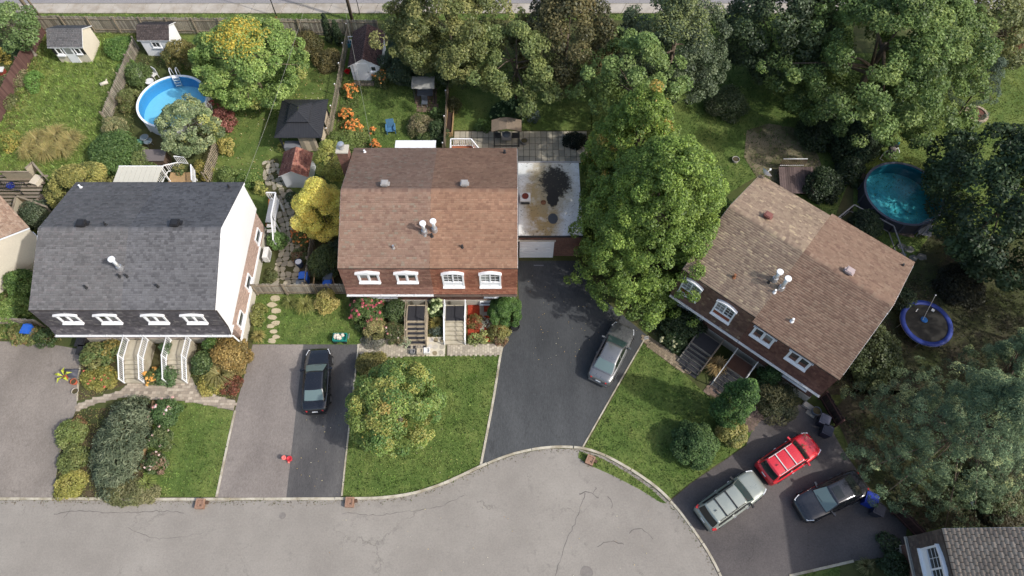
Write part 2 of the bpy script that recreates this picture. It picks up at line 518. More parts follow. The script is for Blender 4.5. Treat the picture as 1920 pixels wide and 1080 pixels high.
# ------------------------------------------------------------------ lawns
LAWNS = {
 'west_lawn': ([(300, 752), (345, 752), (390, 760), (438, 771), (422, 846), (404, 932), (262, 931), (270, 860)], 'mown'),
 'strip_lawn': ([(480, 552), (655, 552), (690, 646), (474, 645)], 'mown'),
 'front_lawn': ([(674, 669), (760, 668), (940, 666), (925, 752), (899, 877), (858, 894), (818, 911), (768, 926), (718, 932), (643, 933), (657, 790)], 'mown'),
 'east_lawn': ([(1213, 632), (1270, 690), (1330, 745), (1420, 790), (1396, 835), (1294, 905), (1256, 936), (1226, 909), (1182, 878), (1132, 851), (1096, 840)], 'mown'),
 'verge': ([(1086, 846), (1130, 860), (1178, 887), (1222, 918), (1250, 944), (1238, 942), (1200, 918), (1150, 892), (1100, 870), (1084, 858)], 'mown'),
 'back_lawn_rough': ([(-60, 300), (0, 235), (85, 62), (252, 64), (262, 90), (212, 205), (205, 330), (120, 345), (-60, 345)], 'rough'),
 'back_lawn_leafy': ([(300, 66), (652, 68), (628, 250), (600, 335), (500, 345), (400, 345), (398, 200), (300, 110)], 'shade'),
 'back_lawn_flowers': ([(654, 70), (840, 100), (834, 282), (626, 282)], 'mown'),
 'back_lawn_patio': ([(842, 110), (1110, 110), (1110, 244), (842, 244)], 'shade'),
 'back_lawn_east': ([(1290, 36), (1600, 36), (1600, 320), (1560, 420), (1420, 330), (1370, 360), (1290, 280)], 'rough2'),
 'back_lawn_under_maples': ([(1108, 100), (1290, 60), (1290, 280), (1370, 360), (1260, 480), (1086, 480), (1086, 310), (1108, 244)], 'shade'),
 'west_side_yard': ([(-80, 345), (120, 345), (100, 400), (60, 590), (100, 636), (-80, 634)], 'rough2'),
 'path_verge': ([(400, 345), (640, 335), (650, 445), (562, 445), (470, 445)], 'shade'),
 'back_lawn_pool': ([(1600, 100), (1960, 100), (1990, 440), (1745, 440), (1700, 500), (1600, 400)], 'sun'),
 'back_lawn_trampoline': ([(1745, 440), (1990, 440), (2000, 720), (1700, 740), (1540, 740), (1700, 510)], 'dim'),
 'spruce_floor': ([(1562, 770), (1600, 730), (1980, 740), (1980, 985), (1764, 988), (1716, 1000), (1660, 955), (1610, 880)], 'dim'),  # dark floor added so the gaps in the spruce read dark
 'north_verge': ([(-160, 26), (2100, 26), (2100, 38), (-160, 38)], 'mown'),
 'corner_lawn': ([(1470, 1090), (1484, 1082), (1574, 1062), (1578, 1120), (1470, 1150)], 'mown'),
}
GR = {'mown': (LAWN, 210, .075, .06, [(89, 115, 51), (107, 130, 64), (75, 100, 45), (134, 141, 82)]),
      'rough': (ROUGH, 120, .17, .07, [(106, 132, 58), (128, 148, 76), (150, 156, 96), (90, 116, 52)]),
      'rough2': (LAWN, 85, .13, .055, [(62, 92, 38), (84, 110, 46), (96, 118, 54), (52, 78, 34)]),
      'sun': (LAWN, 110, .09, .06, [(104, 120, 50), (124, 136, 62), (88, 104, 46), (140, 142, 78)]),  # brighter blade colours stand in for sunlight
      'dim': (mat('shade_tinted_leafy_soil', lin(70, 64, 50, .8), .95, .3, 1, 16, .5, lin(72, 80, 44, .8), .25), 45, .08, .05, [(74, 84, 40), (92, 98, 48), (66, 62, 42), (104, 96, 60)]),  # brown leaf litter, its colour darkened further to stand in for shade
      'shade': (LAWN, 90, .08, .045, [(78, 100, 40), (98, 110, 48), (60, 84, 34), (116, 116, 60)])}  # shade of these lawns is put into darker blade colours
grass_m = leaf_mat('grass_blade', .25, .6, .03)
lawn_polys = {}
for li, (nm, (pxs, st)) in enumerate(LAWNS.items()):
    m, dens, hgt, wid, pal = GR[st]
    pts = ground_poly(pxs)
    lawn_polys[nm] = pts
    sheet(nm, None, .007, m, pts=pts)
    rg = np.random.default_rng(100 + li)
    P = sample_poly(pts, dens, rg)
    N = len(P)
    if N == 0: continue
    P = P + rg.normal(0, .045, (N, 2))
    # patchy colour: smooth pseudo-noise
    ph = rg.uniform(0, 6.28, 8)
    f = lambda a, b, c, d: np.sin(P[:, 0] * a + P[:, 1] * b + c) * np.sin(P[:, 0] * b * 1.3 - P[:, 1] * a * .8 + d)
    nz = .5 + .22 * f(.9, .55, ph[0], ph[1]) + .2 * f(2.3, 1.7, ph[2], ph[3]) + .14 * f(5.1, 4.3, ph[4], ph[5]) + rg.normal(0, .17, N)
    nz = np.clip(nz, 0, .999) * 3
    pl = np.array([lin(*q, .95) for q in [pal[2], pal[0], pal[1], pal[3]]])
    i0 = nz.astype(int); fr = (nz - i0)[:, None]
    cols = pl[i0] * (1 - fr) + pl[np.minimum(i0 + 1, 3)] * fr
    cell = rg.normal(0, 1, (64, 64)); ck = np.floor(P / .19).astype(int) % 64; ck2 = np.floor(P / .47 + 7.3).astype(int) % 64
    cols *= np.clip(1 + .28 * cell[ck[:, 0], ck[:, 1]] + .16 * cell[ck2[:, 1], ck2[:, 0]], .35, 1.9)[:, None] * rg.uniform(.65, 1.35, (N, 1))
    hh = hgt * rg.uniform(.55, 1.5, N) * np.clip(1 + .3 * cell[ck[:, 1], ck[:, 0]], .4, 1.8); an = rg.uniform(0, 6.28, N); ln = rg.uniform(0, 6.28, N)
    base = np.concatenate([P, np.full((N, 1), .005)], 1)
    side = np.stack([np.cos(an), np.sin(an), np.zeros(N)], 1) * (wid * rg.uniform(.6, 1.3, N))[:, None]
    tip = base + np.stack([np.cos(ln) * hh * .8, np.sin(ln) * hh * .8, hh], 1)
    co = np.stack([base - side / 2, base + side / 2, tip], 1).reshape(-1, 3)
    o = mesh_np('grass', co, np.arange(3 * N).reshape(-1, 3), grass_m, cols=np.repeat(cols, 3, 0), kind='stuff')
    tag(o, {'mown': 'short mown grass of the ', 'rough': 'long bright uncut grass of the ', 'rough2': 'long darker grass of the ', 'shade': 'patchy grass of the ', 'dim': 'thin shade-coloured grass of the ', 'sun': 'sunlit-coloured grass of the '}[st] + nm.replace('_', ' '), 'grass')
dp = ground_poly([(1400, 245), (1440, 232), (1490, 240), (1525, 270), (1540, 310), (1520, 345), (1470, 350), (1420, 335), (1395, 295)])
sheet('bare_patch', None, .03, DIRT, pts=dp)
# ------------------------------------------------------------------ building materials
def shingle_mat():
    return mat('shingle', (1, 1, 1), .93, .17, .55, 30, .5, attr=True, spec=.2)
SHING = shingle_mat()
WHITE = mat('white_paint', (.78, .79, .80), .45, .05, .6, 8)
WHITE_W = mat('white_weathered', (.68, .68, .66), .6, .12, 1.2, 14, 0, (.55, .54, .50), 1.5)
SIDING = mat('white_siding', (.70, .71, .72), .5, .04, .8, 6)
CREAM = mat('cream_siding', lin(214, 205, 186, .9), .6, .08, .7, 9)
FOUND = mat('foundation_render', lin(196, 190, 176, .85), .85, .14, 1.0, 20, .2)
SOFFIT = mat('roof_deck', lin(60, 52, 48, .8), .9, .2, 2, 20)
DARKMET = mat('dark_metal', (.025, .026, .028), .45, .2, 3, 20, spec=.5)
GALV = mat('galvanised_metal', (.55, .56, .57), .35, .12, 4, 20, metallic=.75, spec=.5)
GREYMET = mat('grey_painted_metal', (.30, .29, .28), .5, .12, 4, 20)
BLACK = mat('black_plastic', (.018, .018, .02), .5, .25, 4, 20, spec=.4)
BLUEP = mat('blue_plastic', lin(40, 96, 190, .9), .4, .1, 3, 20, spec=.5)
GREYP = mat('grey_plastic', lin(92, 98, 106, .9), .45, .12, 3, 20, spec=.4)
WOOD = mat('weathered_wood', lin(160, 148, 128, .8), .9, .25, 1.5, 18, .3, lin(128, 116, 100, .8), 1.4, attr=False)
WOODV = mat('weathered_board', (1, 1, 1), .9, .22, 2.0, 24, .3, attr=True)
WOODT = mat('tan_wood', lin(176, 146, 106, .8), .85, .2, 2, 18, .2)
RUBBER = mat('black_rubber_mat', lin(50, 50, 54, .9), .85, .18, 3, 30, .2)
STEPC = mat('step_concrete', lin(188, 180, 160, .85), .9, .14, 1.6, 24, .2, lin(165, 156, 136, .85), 1.2)

def glass_mat(name, c, rough=.04, spec=.6):
    if name in MATS: return MATS[name]
    m, n, l, out = new_mat(name)
    p = n.new('ShaderNodeBsdfPrincipled')
    p.inputs['Base Color'].default_value = (*c, 1); p.inputs['Roughness'].default_value = rough
    p.inputs['Specular IOR Level'].default_value = spec; p.inputs['IOR'].default_value = 1.5
    l.new(p.outputs[0], out.inputs[0]); MATS[name] = m
    return m
PANE = glass_mat('window_glass', (.045, .05, .052))
PANE_L = glass_mat('window_glass_curtained', (.22, .23, .23), .08)

def brick_mat(name, c1, c2, mortar, scale=1.0, axis='YZ'):
    if name in MATS: return MATS[name]
    m, n, l, out = new_mat(name)
    p = n.new('ShaderNodeBsdfPrincipled'); p.inputs['Roughness'].default_value = .9
    l.new(p.outputs[0], out.inputs[0])
    tc = n.new('ShaderNodeTexCoord'); sx = n.new('ShaderNodeSeparateXYZ'); cx = n.new('ShaderNodeCombineXYZ')
    l.new(tc.outputs['Object'], sx.inputs[0])
    ad = n.new('ShaderNodeMath'); ad.operation = 'ADD'
    l.new(sx.outputs['X'], ad.inputs[0]); l.new(sx.outputs['Y'], ad.inputs[1])
    l.new(ad.outputs[0], cx.inputs['X']); l.new(sx.outputs['Z'], cx.inputs['Y'])
    b = n.new('ShaderNodeTexBrick'); b.inputs['Scale'].default_value = 1.0
    b.inputs['Brick Width'].default_value = .23 * scale; b.inputs['Row Height'].default_value = .076 * scale
    b.inputs['Mortar Size'].default_value = .011 * scale; b.inputs['Bias'].default_value = -.1
    b.inputs['Color1'].default_value = (*c1, 1); b.inputs['Color2'].default_value = (*c2, 1); b.inputs['Mortar'].default_value = (*mortar, 1)
    l.new(cx.outputs[0], b.inputs['Vector'])
    nz = n.new('ShaderNodeTexNoise'); nz.inputs['Scale'].default_value = 9; nz.inputs['Detail'].default_value = 4
    l.new(tc.outputs['Object'], nz.inputs['Vector'])
    mr = n.new('ShaderNodeMapRange'); mr.inputs['From Min'].default_value = .3; mr.inputs['From Max'].default_value = .7
    mr.inputs['To Min'].default_value = .75; mr.inputs['To Max'].default_value = 1.25
    l.new(nz.outputs['Fac'], mr.inputs['Value'])
    sc = n.new('ShaderNodeVectorMath'); sc.operation = 'SCALE'
    l.new(b.outputs['Color'], sc.inputs[0]); l.new(mr.outputs[0], sc.inputs['Scale'])
    l.new(sc.outputs[0], p.inputs['Base Color'])
    bp = n.new('ShaderNodeBump'); bp.inputs['Strength'].default_value = .4; bp.inputs['Distance'].default_value = .01; bp.invert = True
    l.new(b.outputs['Fac'], bp.inputs['Height']); l.new(bp.outputs[0], p.inputs['Normal'])
    MATS[name] = m
    return m
BRICK_G = brick_mat('buff_pink_brick', lin(190, 156, 140, .85), lin(142, 108, 96, .85), lin(186, 176, 164, .8))
BRICK_R = brick_mat('red_brown_brick', lin(136, 86, 70, .8), lin(104, 66, 56, .8), lin(120, 108, 98, .8))

def shingles(mb_target, p00, p10, p11, p01, pal, wts, seed, course=.15, wmin=.2, wmax=.36, thick=.014, jitter=.08, regular=False):
    """tabs over the quad p00-p10 (lower edge) p01-p11 (upper edge); fills lists (co, quads, cols)"""
    r = random.Random(seed)
    p00, p10, p11, p01 = map(Vector, (p00, p10, p11, p01))
    W = (p10 - p00).length; L = (p01 - p00).length
    nrm = (p10 - p00).cross(p01 - p00).normalized()
    rows = max(1, int(round(L / course)))
    co, fs, cs = mb_target
    S = lambda u, v: (p00 * (1 - u) + p10 * u) * (1 - v) + (p01 * (1 - u) + p11 * u) * v
    for i in range(rows):
        v0, v1 = i / rows, min(1.0, (i + 1.12) / rows)
        x = -r.uniform(0, wmax) if not regular else -(i % 2) * wmax * .5
        rowb = r.uniform(.95, 1.05)
        while x < W:
            w = r.uniform(wmin, wmax) if not regular else wmax
            a, b = max(0, x), min(W, x + w - (.035 if regular else .004))
            if b - a > .02:
                u0, u1 = a / W, b / W
                t = thick * r.uniform(.6, 1.5)
                lo0, lo1, hi1, hi0 = S(u0, v0), S(u1, v0), S(u1, v1), S(u0, v1)
                k = len(co)
                co.extend([lo0 + nrm * t, lo1 + nrm * t, hi1 + nrm * .002, hi0 + nrm * .002, lo0, lo1])
                fs.append((k, k + 1, k + 2, k + 3)); fs.append((k + 4, k + 5, k + 1, k))
                c = r.choices(pal, wts)[0]; g = rowb * r.uniform(1 - jitter, 1 + jitter)
                cs.extend([(c[0] * g, c[1] * g, c[2] * g)] * 6)
            x += w

def shingle_part(name, quads, pal, parent, seed, wts=None, **kw):
    t = ([], [], [])
    for q in quads:
        shingles(t, *q, pal, wts or [1] * len(pal), seed, **kw); seed += 1
    o = mesh_np(name, [tuple(v) for v in t[0]], t[1], SHING, parent, cols=np.array(t[2]), kind='stuff')
    return o

PAL = {
 'charcoal_a': ([lin(114, 113, 114, .8), lin(108, 107, 108, .8), lin(120, 119, 120, .8), lin(116, 113, 114, .8), lin(102, 101, 102, .8)], [5, 4, 2, 2, 2]),
 'charcoal_b': ([lin(109, 109, 112, .8), lin(94, 94, 97, .8), lin(113, 113, 116, .8), lin(101, 101, 104, .8)], [6, 2, 3, 2]),
 'brown_a': ([lin(150, 124, 109, .76), lin(145, 119, 104, .76), lin(137, 111, 98, .76), lin(151, 128, 113, .76), lin(146, 132, 117, .76)], [5, 4, 2, 2, .7]),
 'brown_b': ([lin(157, 124, 103, .76), lin(151, 118, 98, .76), lin(143, 111, 93, .76), lin(159, 128, 107, .76)], [5, 4, 2, 2]),
 'mansard_g': ([lin(118, 114, 119, .9), lin(106, 102, 107, .9), lin(130, 126, 129, .9), lin(150, 145, 145, .9)], [6, 5, 2, .8]),
 'mansard_a': ([lin(162, 122, 108, 1.05), lin(154, 114, 101, 1.05), lin(169, 130, 115, 1.05)], [4, 3, 2]),
 'mansard_b': ([lin(176, 118, 95, 1.05), lin(165, 108, 88, 1.05), lin(184, 128, 104, 1.05)], [4, 3, 2]),
 'tan_a': ([lin(158, 139, 120, .82), lin(151, 131, 114, .82), lin(165, 146, 125, .82), lin(184, 165, 138, .82), lin(138, 119, 105, .82)], [5, 4, 3, .8, 2]),
 'tan_b': ([lin(150, 124, 106, .8), lin(143, 117, 100, .8), lin(134, 108, 93, .8), lin(154, 130, 111, .8)], [5, 4, 2, 2]),
 'mansard_t': ([lin(126, 100, 90, .9), lin(115, 90, 82, .9), lin(136, 109, 96, .9), lin(160, 138, 117, .9)], [5, 4, 3, .5]),
 'mansard_u': ([lin(126, 93, 83, .9), lin(115, 84, 76, .9), lin(136, 102, 90, .9)], [4, 3, 2]),
 'beige': ([lin(164, 147, 130, .85), lin(157, 141, 124, .85), lin(170, 154, 137, .85), lin(151, 135, 120, .85)], [4, 3, 3, 2]),
 'mansard_d': ([lin(108, 99, 94, .8), lin(98, 89, 86, .8), lin(118, 109, 102, .8)], [4, 3, 2]),
 'sand': ([lin(186, 157, 134, .8), lin(177, 147, 125, .8), lin(193, 166, 144, .8), lin(166, 136, 116, .8)], [4, 3, 3, 2]),
}
HE, HB, HR = 2.97, 5.95, 7.62          # eave, break, ridge heights
Y1, Y2, YR, YB = .22, .38, 5.28, 10.1  # plan positions from the eave line backwards

def mans_y(z):
    z1 = HE + .8
    return Y1 * (z - HE) / .8 if z < z1 else Y1 + (Y2 - Y1) * (z - z1) / (HB - z1)

def dormer_window(parent, x, zb, w, h, style, trim=WHITE, label=None):
    """window box standing out of the steep front roof; front plane is vertical"""
    yf = mans_y(zb) - .07                      # front of frame
    yb_ = mans_y(zb + h) + .12
    t = .11
    b = MB()
    cyd, dep = (yf + yb_) / 2, yb_ - yf
    b.box(x - w / 2 + t / 2, cyd, zb + h / 2, t, dep, h)
    b.box(x + w / 2 - t / 2, cyd, zb + h / 2, t, dep, h)
    b.box(x, cyd, zb + t / 2, w - 2 * t, dep, t)
    wi = b.build('window', trim, parent)
    if label: wi['label'] = label
    hb_ = MB()
    if style == 'pediment':
        ov = .1
        pts = [(x - w / 2 - ov, yf - .06, zb + h - .02), (x + w / 2 + ov, yf - .06, zb + h - .02), (x + w / 2 + ov, yf - .06, zb + h + .1), (x, yf - .06, zb + h + .26), (x - w / 2 - ov, yf - .06, zb + h + .1)]
        hb_.extrude(pts, (0, dep + .1, 0))
    else:
        ov = .04 if style == 'arch' else .09
        n = 8; rise = .2 if style != 'shelf' else .09
        top = [(x - (w / 2 + ov) + (w + 2 * ov) * i / n, yf - .04, zb + h + .02 + rise * sin(pi * i / n)) for i in range(n + 1)]
        bot = [(p[0], p[1], p[2] - .1) for p in reversed(top)]
        hb_.extrude(top + bot, (0, dep + .1, 0))
        if style == 'arch':
            hb_.poly([(x - w / 2 + t, yf + .05, zb + h - .1)] + [(x - w / 2 + t + (w - 2 * t) * i / n, yf + .05, zb + h - .04 + rise * .75 * sin(pi * i / n)) for i in range(n + 1)] + [(x + w / 2 - t, yf + .05, zb + h - .1)])
    hb_.build('frame', trim, wi)
    # sill
    MB().box(x, yf - .05, zb - .02, w + .04, .16, .06).build('sill', trim, wi)
    low = zb + t
    if style == 'arch':
        ph = h * .30
        MB().box(x, yf + .06, zb + t + ph / 2, w - 2 * t, .06, ph).build('panel', trim if label is None else mat('panel_rust', lin(150, 84, 62, .8), .7, .1), wi)
        MB().box(x, yf + .03, zb + t + ph, w - 2 * t, .1, .07).build('rail', trim, wi)
        low = zb + t + ph
    up = zb + h
    iw = (w - 2 * t - .09) / 2
    MB().box(x, yf + .05, (low + up) / 2, .09, .08, up - low).build('mullion', trim, wi)
    for s in (-1, 1):
        cx = x + s * (iw / 2 + .045)
        pn = MB().box(cx, yf + .075, (low + up) / 2, iw, .02, up - low).build('pane', PANE_L if random.Random(int(x * 97 + s * 13 + zb * 31)).random() < .4 else PANE, wi)
        if style == 'arch':
            g = MB()
            for k in (1, 2):
                g.box(cx, yf + .06, low + (up - low) * k / 3, iw, .02, .025)
            g.box(cx, yf + .06, (low + up) / 2, .025, .02, up - low)
            g.build('glazing_bar', trim, wi)
        else:
            g = MB()
            e = .045
            g.box(cx, yf + .055, up - e / 2 - .01, iw, .04, e); g.box(cx, yf + .055, low + e / 2, iw, .04, e)
            g.box(cx - iw / 2 + e / 2, yf + .055, (low + up) / 2, e, .04, up - low); g.box(cx + iw / 2 - e / 2, yf + .055, (low + up) / 2, e, .04, up - low)
            g.build('sash', trim, wi)
    return wi

def wall_window(parent, p, rz, w, h, panes=1, trim=WHITE, pane=PANE, name='window'):
    """flat window on a wall: local x along wall, -y outwards"""
    R = Matrix.Rotation(rz, 3, 'Z')
    def B(cx, cz, sx, sz, y, sy):
        b = MB(); q = R @ Vector((cx, y, cz)); b.box(p[0] + q.x, p[1] + q.y, p[2] + q.z, sx, sy, sz, rz=rz); return b
    t = .07
    f = MB()
    for cx, cz, sx, sz in ((-w / 2 + t / 2, 0, t, h), (w / 2 - t / 2, 0, t, h), (0, h / 2 - t / 2, w - 2 * t, t), (0, -h / 2 + t / 2, w - 2 * t, t)):
        q = R @ Vector((cx, -.04, cz)); f.box(p[0] + q.x, p[1] + q.y, p[2] + q.z, sx, .1, sz, rz=rz)
    wi = f.build(name, trim, parent)
    iw = (w - 2 * t) / panes
    for k in range(panes):
        B(-w / 2 + t + iw * (k + .5), 0, iw - .03, h - 2 * t, -.025, .02).build('pane', pane, wi)
    for k in range(1, panes):
        B(-w / 2 + t + iw * k, 0, .04, h - 2 * t, -.04, .06).build('mullion', trim, wi)
    B(0, -h / 2 - .02, w + .1, .05, -.07, .16).build('sill', trim, wi)
    return wi

def roof_z(y):
    if y <= YR: return HB + (HR - HB) * (y - Y2) / (YR - Y2)
    return HB + (HR - HB) * (YB - y) / (YB - YR)

def roof_vent(parent, x, y, m, s=.42):
    z = roof_z(y)
    b = MB()
    b.box(x, y, z + .10, s * .8, s * .8, .26)
    v = b.build('roof_vent', m, parent)
    c = MB(); c.box(x, y, z + .29, s * 1.18, s * 1.1, .12)
    c.box(x, y, z + .37, s * .9, s * .85, .05)
    c.build('vent_hood', m, v)
    MB().box(x, y, z + .005, s * 1.5, s * 1.5, .03).build('flashing', m, v)

def flue(parent, x, y, h, r=.11, m=None, cap=WHITE):
    z = roof_z(y)
    f = MB().cyl(x, y, z - .1, z + h, r, n=14).build('flue_pipe', m or GALV, parent, True)
    MB().cyl(x, y, z - .1, z + .28, r * 1.9, r * 1.45, n=14).build('flashing_cone', m or GALV, f)
    MB().lathe(x, y, [(0.001, z + h + .16), (r * 1.7, z + h + .12), (r * 1.75, z + h + .02), (r * 1.2, z + h - .02)], 14).build('rain_cap', cap, f)

def stack(parent, x, y, h=.35, r=.06, m=None):
    z = roof_z(y)
    MB().cyl(x, y, z - .05, z + h, r, n=8).cyl(x, y, z - .05, z + .09, r * 2.2, r * 1.2, n=8).build('vent_pipe', m or DARKMET, parent)

def house(label, loc, rz, W, halves, mansards, gable_m, wall_m, seed, fascia=WHITE, gutter=WHITE, gutter_m2=None, gable_left=None, side_windows=True, steps=(0, 0), dep_add=(0, 0)):
    """semi-detached pair; local x along the front, y backwards; halves: [(x0,x1,palette),...]"""
    t = thing('semi_detached_house', label, 'house', loc, rz)
    wx0, wx1 = .18, W - .18
    yw0, yw1 = .72, YB - .3
    # body
    MB().box(W / 2, (yw0 + yw1) / 2, (.75 + 3.15) / 2, wx1 - wx0, yw1 - yw0, 3.15 - .75).build('wall', wall_m, t)
    MB().box(W / 2, (yw0 + yw1) / 2, .375 - .05, wx1 - wx0 + .08, yw1 - yw0 + .08, .85).build('foundation', FOUND, t)
    prof = [(.12, HE + .05), (Y1 + .03, HE + .8), (Y2 + .04, HB - .06), (YR, HR - .09), (YB - .06, HB - .08), (YB - .16, HE + .05)]
    for side, gm in ((0, gable_left or gable_m), (1, gable_m)):
        x = wx0 - .1 if side == 0 else wx1
        MB().extrude([(x, y, z) for y, z in prof], (.1, 0, 0)).build('gable_cladding', gm, t)
    # structural roof deck
    d = MB()
    d.extrude([(.02, y, z) for y, z in [(.02, HE), (Y1, HE + .8), (Y2, HB - .01), (YR, HR - .012), (YB, HB - .012), (YB - .02, HB - .14), (YR, HR - .2), (Y2 + .1, HB - .2), (Y1 + .1, HE + .7), (.12, HE)]], (W - .04, 0, 0))
    d.build('roof_deck', SOFFIT, t)
    MB().box(W / 2, .36, HE - .05, W, .76, .05).build('soffit', fascia, t)
    for k, (x0, x1, pal) in enumerate(halves):
        pl, wt = PAL[pal]; reg = pal in ('beige',)
        kw = dict(course=.15, wmax=.3, wmin=.14, regular=reg, jitter=.07)
        if pal == 'beige': kw = dict(course=.21, wmax=.34, regular=True, jitter=.05, thick=.02)
        fy, by = dep_add if k == 1 else (0, 0)
        o = .05 + fy
        zf = HB - (HR - HB) / (YR - Y2) * o + .03
        q1 = ((x0, Y2 - o, zf), (x1, Y2 - o, zf), (x1, YR, HR), (x0, YR, HR))
        zb = HB - (HR - HB) / (YB - YR) * (.04 + by) + .02
        q2 = ((x1, YB + .04 + by, zb), (x0, YB + .04 + by, zb), (x0, YR, HR), (x1, YR, HR))
        shingle_part('roof_shingles', [q1, q2], pl, t, seed + k * 10, wt, **kw)
        # closed underside so that the slopes are not paper
        u = MB()
        for q in (q1, q2):
            u.extrude([(p[0], p[1], p[2] - .015) for p in q], (0, 0, -.04))
        u.build('roof_board', SOFFIT, t)
        # ridge caps
        cx = x0
        rc = ([], [], []); r = random.Random(seed + 77 + k)
        while cx < x1 - .02:
            e = min(x1, cx + .2); c = r.choices(pl, wt)[0]; g = r.uniform(.78, .98); hgt = HR + .03 + r.uniform(0, .01)
            i0 = len(rc[0])
            rc[0].extend([(cx, YR - .15, HR - .035), (e, YR - .15, HR - .035), (e, YR, hgt), (cx, YR, hgt), (cx, YR + .15, HR - .035), (e, YR + .15, HR - .035)])
            rc[1].extend([(i0, i0 + 1, i0 + 2, i0 + 3), (i0 + 3, i0 + 2, i0 + 5, i0 + 4)])
            rc[2].extend([(c[0] * g, c[1] * g, c[2] * g)] * 6); cx = e
        mesh_np('ridge_caps', rc[0], rc[1], SHING, t, cols=np.array(rc[2]), kind='stuff')
        mp_, mw = PAL[mansards[k]]
        m1 = ((x0, -.0 + .0, HE + .005), (x1, 0, HE + .005), (x1, Y1 - .02, HE + .8), (x0, Y1 - .02, HE + .8))
        m2 = ((x0, Y1 - .03, HE + .79), (x1, Y1 - .03, HE + .79), (x1, Y2 - .03, HB - .02), (x0, Y2 - .03, HB - .02))
        shingle_part('mansard_shingles', [m1, m2], mp_, t, seed + 40 + k * 10, mw, course=.17, wmin=.14, wmax=.3, thick=.018)
        # drip edge along the break
        MB().box((x0 + x1) / 2, Y2 - o - .012, zf - .03, x1 - x0 - .01, .02, .06).build('drip_edge', SOFFIT, t)
    # gutter with clips
    g = MB()
    for k, (x0, x1, pal) in enumerate(halves):
        gm = gutter if k == 0 or gutter_m2 is None else gutter_m2
        L = x1 - x0
        gg = MB()
        gg.box((x0 + x1) / 2, -.03, HE - .01, L - .02, .015, .12); gg.box((x0 + x1) / 2, -.13, HE - .01, L - .02, .015, .12); gg.box((x0 + x1) / 2, -.08, HE - .065, L - .02, .1, .012)
        go = gg.build('gutter', gm, t)
        n = int(L / 1.1)
        cm = None
        for i in range(n + 1):
            q = (x0 + .1 + (L - .2) * i / n, -.08, HE + .055)
            if cm is None:
                c_ = MB().box(0, 0, 0, .03, .14, .015).build('gutter_clip', gm, go); c_.location = q; cm = c_.data
            else: inst('gutter_clip', cm, go, q)
    # white rake boards
    for x in (-.0, W):
        rb = MB()
        for (ya, za), (yb2, zb2) in (((Y2, HB - .08), (YR, HR - .08)), ((YR, HR - .08), (YB, HB - .08))):
            rb.bar((x, ya, za), (x, yb2, zb2), .03, .13)
        rb.build('rake_board', fascia, t)
    return t

# ---- the charcoal-roofed pair
GX0, GX1 = -29.99, -18.42
gh = house('semi-detached house with charcoal shingle roof and tall white gable end', (GX0, 18.33, 0), 0, GX1 - GX0,
           [(0, 5.72, 'charcoal_a'), (5.72, GX1 - GX0, 'charcoal_b')], ['mansard_g', 'mansard_g'], SIDING, BRICK_G, 100)
for px in (127, 201, 290, 363):
    X = survey(px, 597, HB - .9).x - GX0
    dormer_window(gh, X, HB - 1.55, 1.32, 1.02, 'shelf')
W_ = GX1 - GX0
wall_window(gh, (W_ - .18, 4.6, 1.75), pi / 2, 1.1, .75)
wall_window(gh, (W_ - .18, 1.7, 1.75), pi / 2, 1.1, .75)
wall_window(gh, (W_ - .18, 8.4, 1.75), pi / 2, 1.1, .75)
# pale trim band, corner board and downpipe on the east wall
MB().box(W_ - .15, 4.2, .98, .07, 7.6, .22).build('trim_band', WHITE, gh)
MB().tube([(W_ - .1, -.08, HE - .06), (W_ - .05, .1, HE - .35), (W_ - .05, .22, 1.0), (W_ - .03, .2, .25), (W_ + .1, -.25, .1)], .055, 8).build('downpipe', WHITE, gh)
def on(h, px, py, hh):
    """local plan coordinates of a photo point at height hh on a house"""
    p = survey(px, py, hh)
    q = Matrix.Rotation(-h.rotation_euler.z, 3, 'Z') @ (p - Vector((h.location.x, h.location.y, 0)))
    return q.x, q.y
def on_roof(h, px, py):
    y = 5.0
    for _ in range(8):
        x, y = on(h, px, py, roof_z(min(max(y, Y2), YB)))
    return x, y
for px, py in ((156, 423), (331, 422)): roof_vent(gh, *on_roof(gh, px, py), BLACK, .46)
flue(gh, *on_roof(gh, 226, 503), 1.05, .12)
for px, py in ((225, 519), (239, 519), (163, 540), (297, 538), (199, 422)): stack(gh, *on_roof(gh, px, py))
stack(gh, *on_roof(gh, 152, 352), .3, .07, WHITE); stack(gh, *on_roof(gh, 430, 352), .35)

# ---- the brown-roofed pair
CX0, CX1 = -11.19, .36
ch = house('semi-detached house with reddish-brown roof in the middle of the picture', (CX0, 21.32, 0), 0, CX1 - CX0,
           [(0, 5.9, 'brown_a'), (5.9, CX1 - CX0, 'brown_b')], ['mansard_a', 'mansard_b'], mat('taupe_siding', lin(150, 120, 104, .8), .7, .1), BRICK_R, 300, gutter_m2=mat('brown_gutter', lin(120, 104, 94, .8), .6, .1))
for px in (690, 762): dormer_window(ch, survey(px, 517, HB - .8).x - CX0, HB - 1.6, 1.4, 1.08, 'pediment')
for px in (849, 919): dormer_window(ch, survey(px, 523, HB - 1.0).x - CX0, HB - 2.15, 1.42, 1.62, 'arch')
for px, py in ((722, 348), (871, 348)): roof_vent(ch, *on_roof(ch, px, py), GREYMET, .4)
flue(ch, *on_roof(ch, 796, 436), 1.0, .12); flue(ch, *on_roof(ch, 815, 432), 1.0, .12)
stack(ch, *on_roof(ch, 797, 441), .35, .07, GALV); stack(ch, *on_roof(ch, 810, 443), .3, .07)
stack(ch, *on_roof(ch, 738, 465), .3, .07, GALV); stack(ch, *on_roof(ch, 867, 464), .3); stack(ch, *on_roof(ch, 684, 286), .25, .07, WHITE); stack(ch, *on_roof(ch, 946, 287), .28, .08)
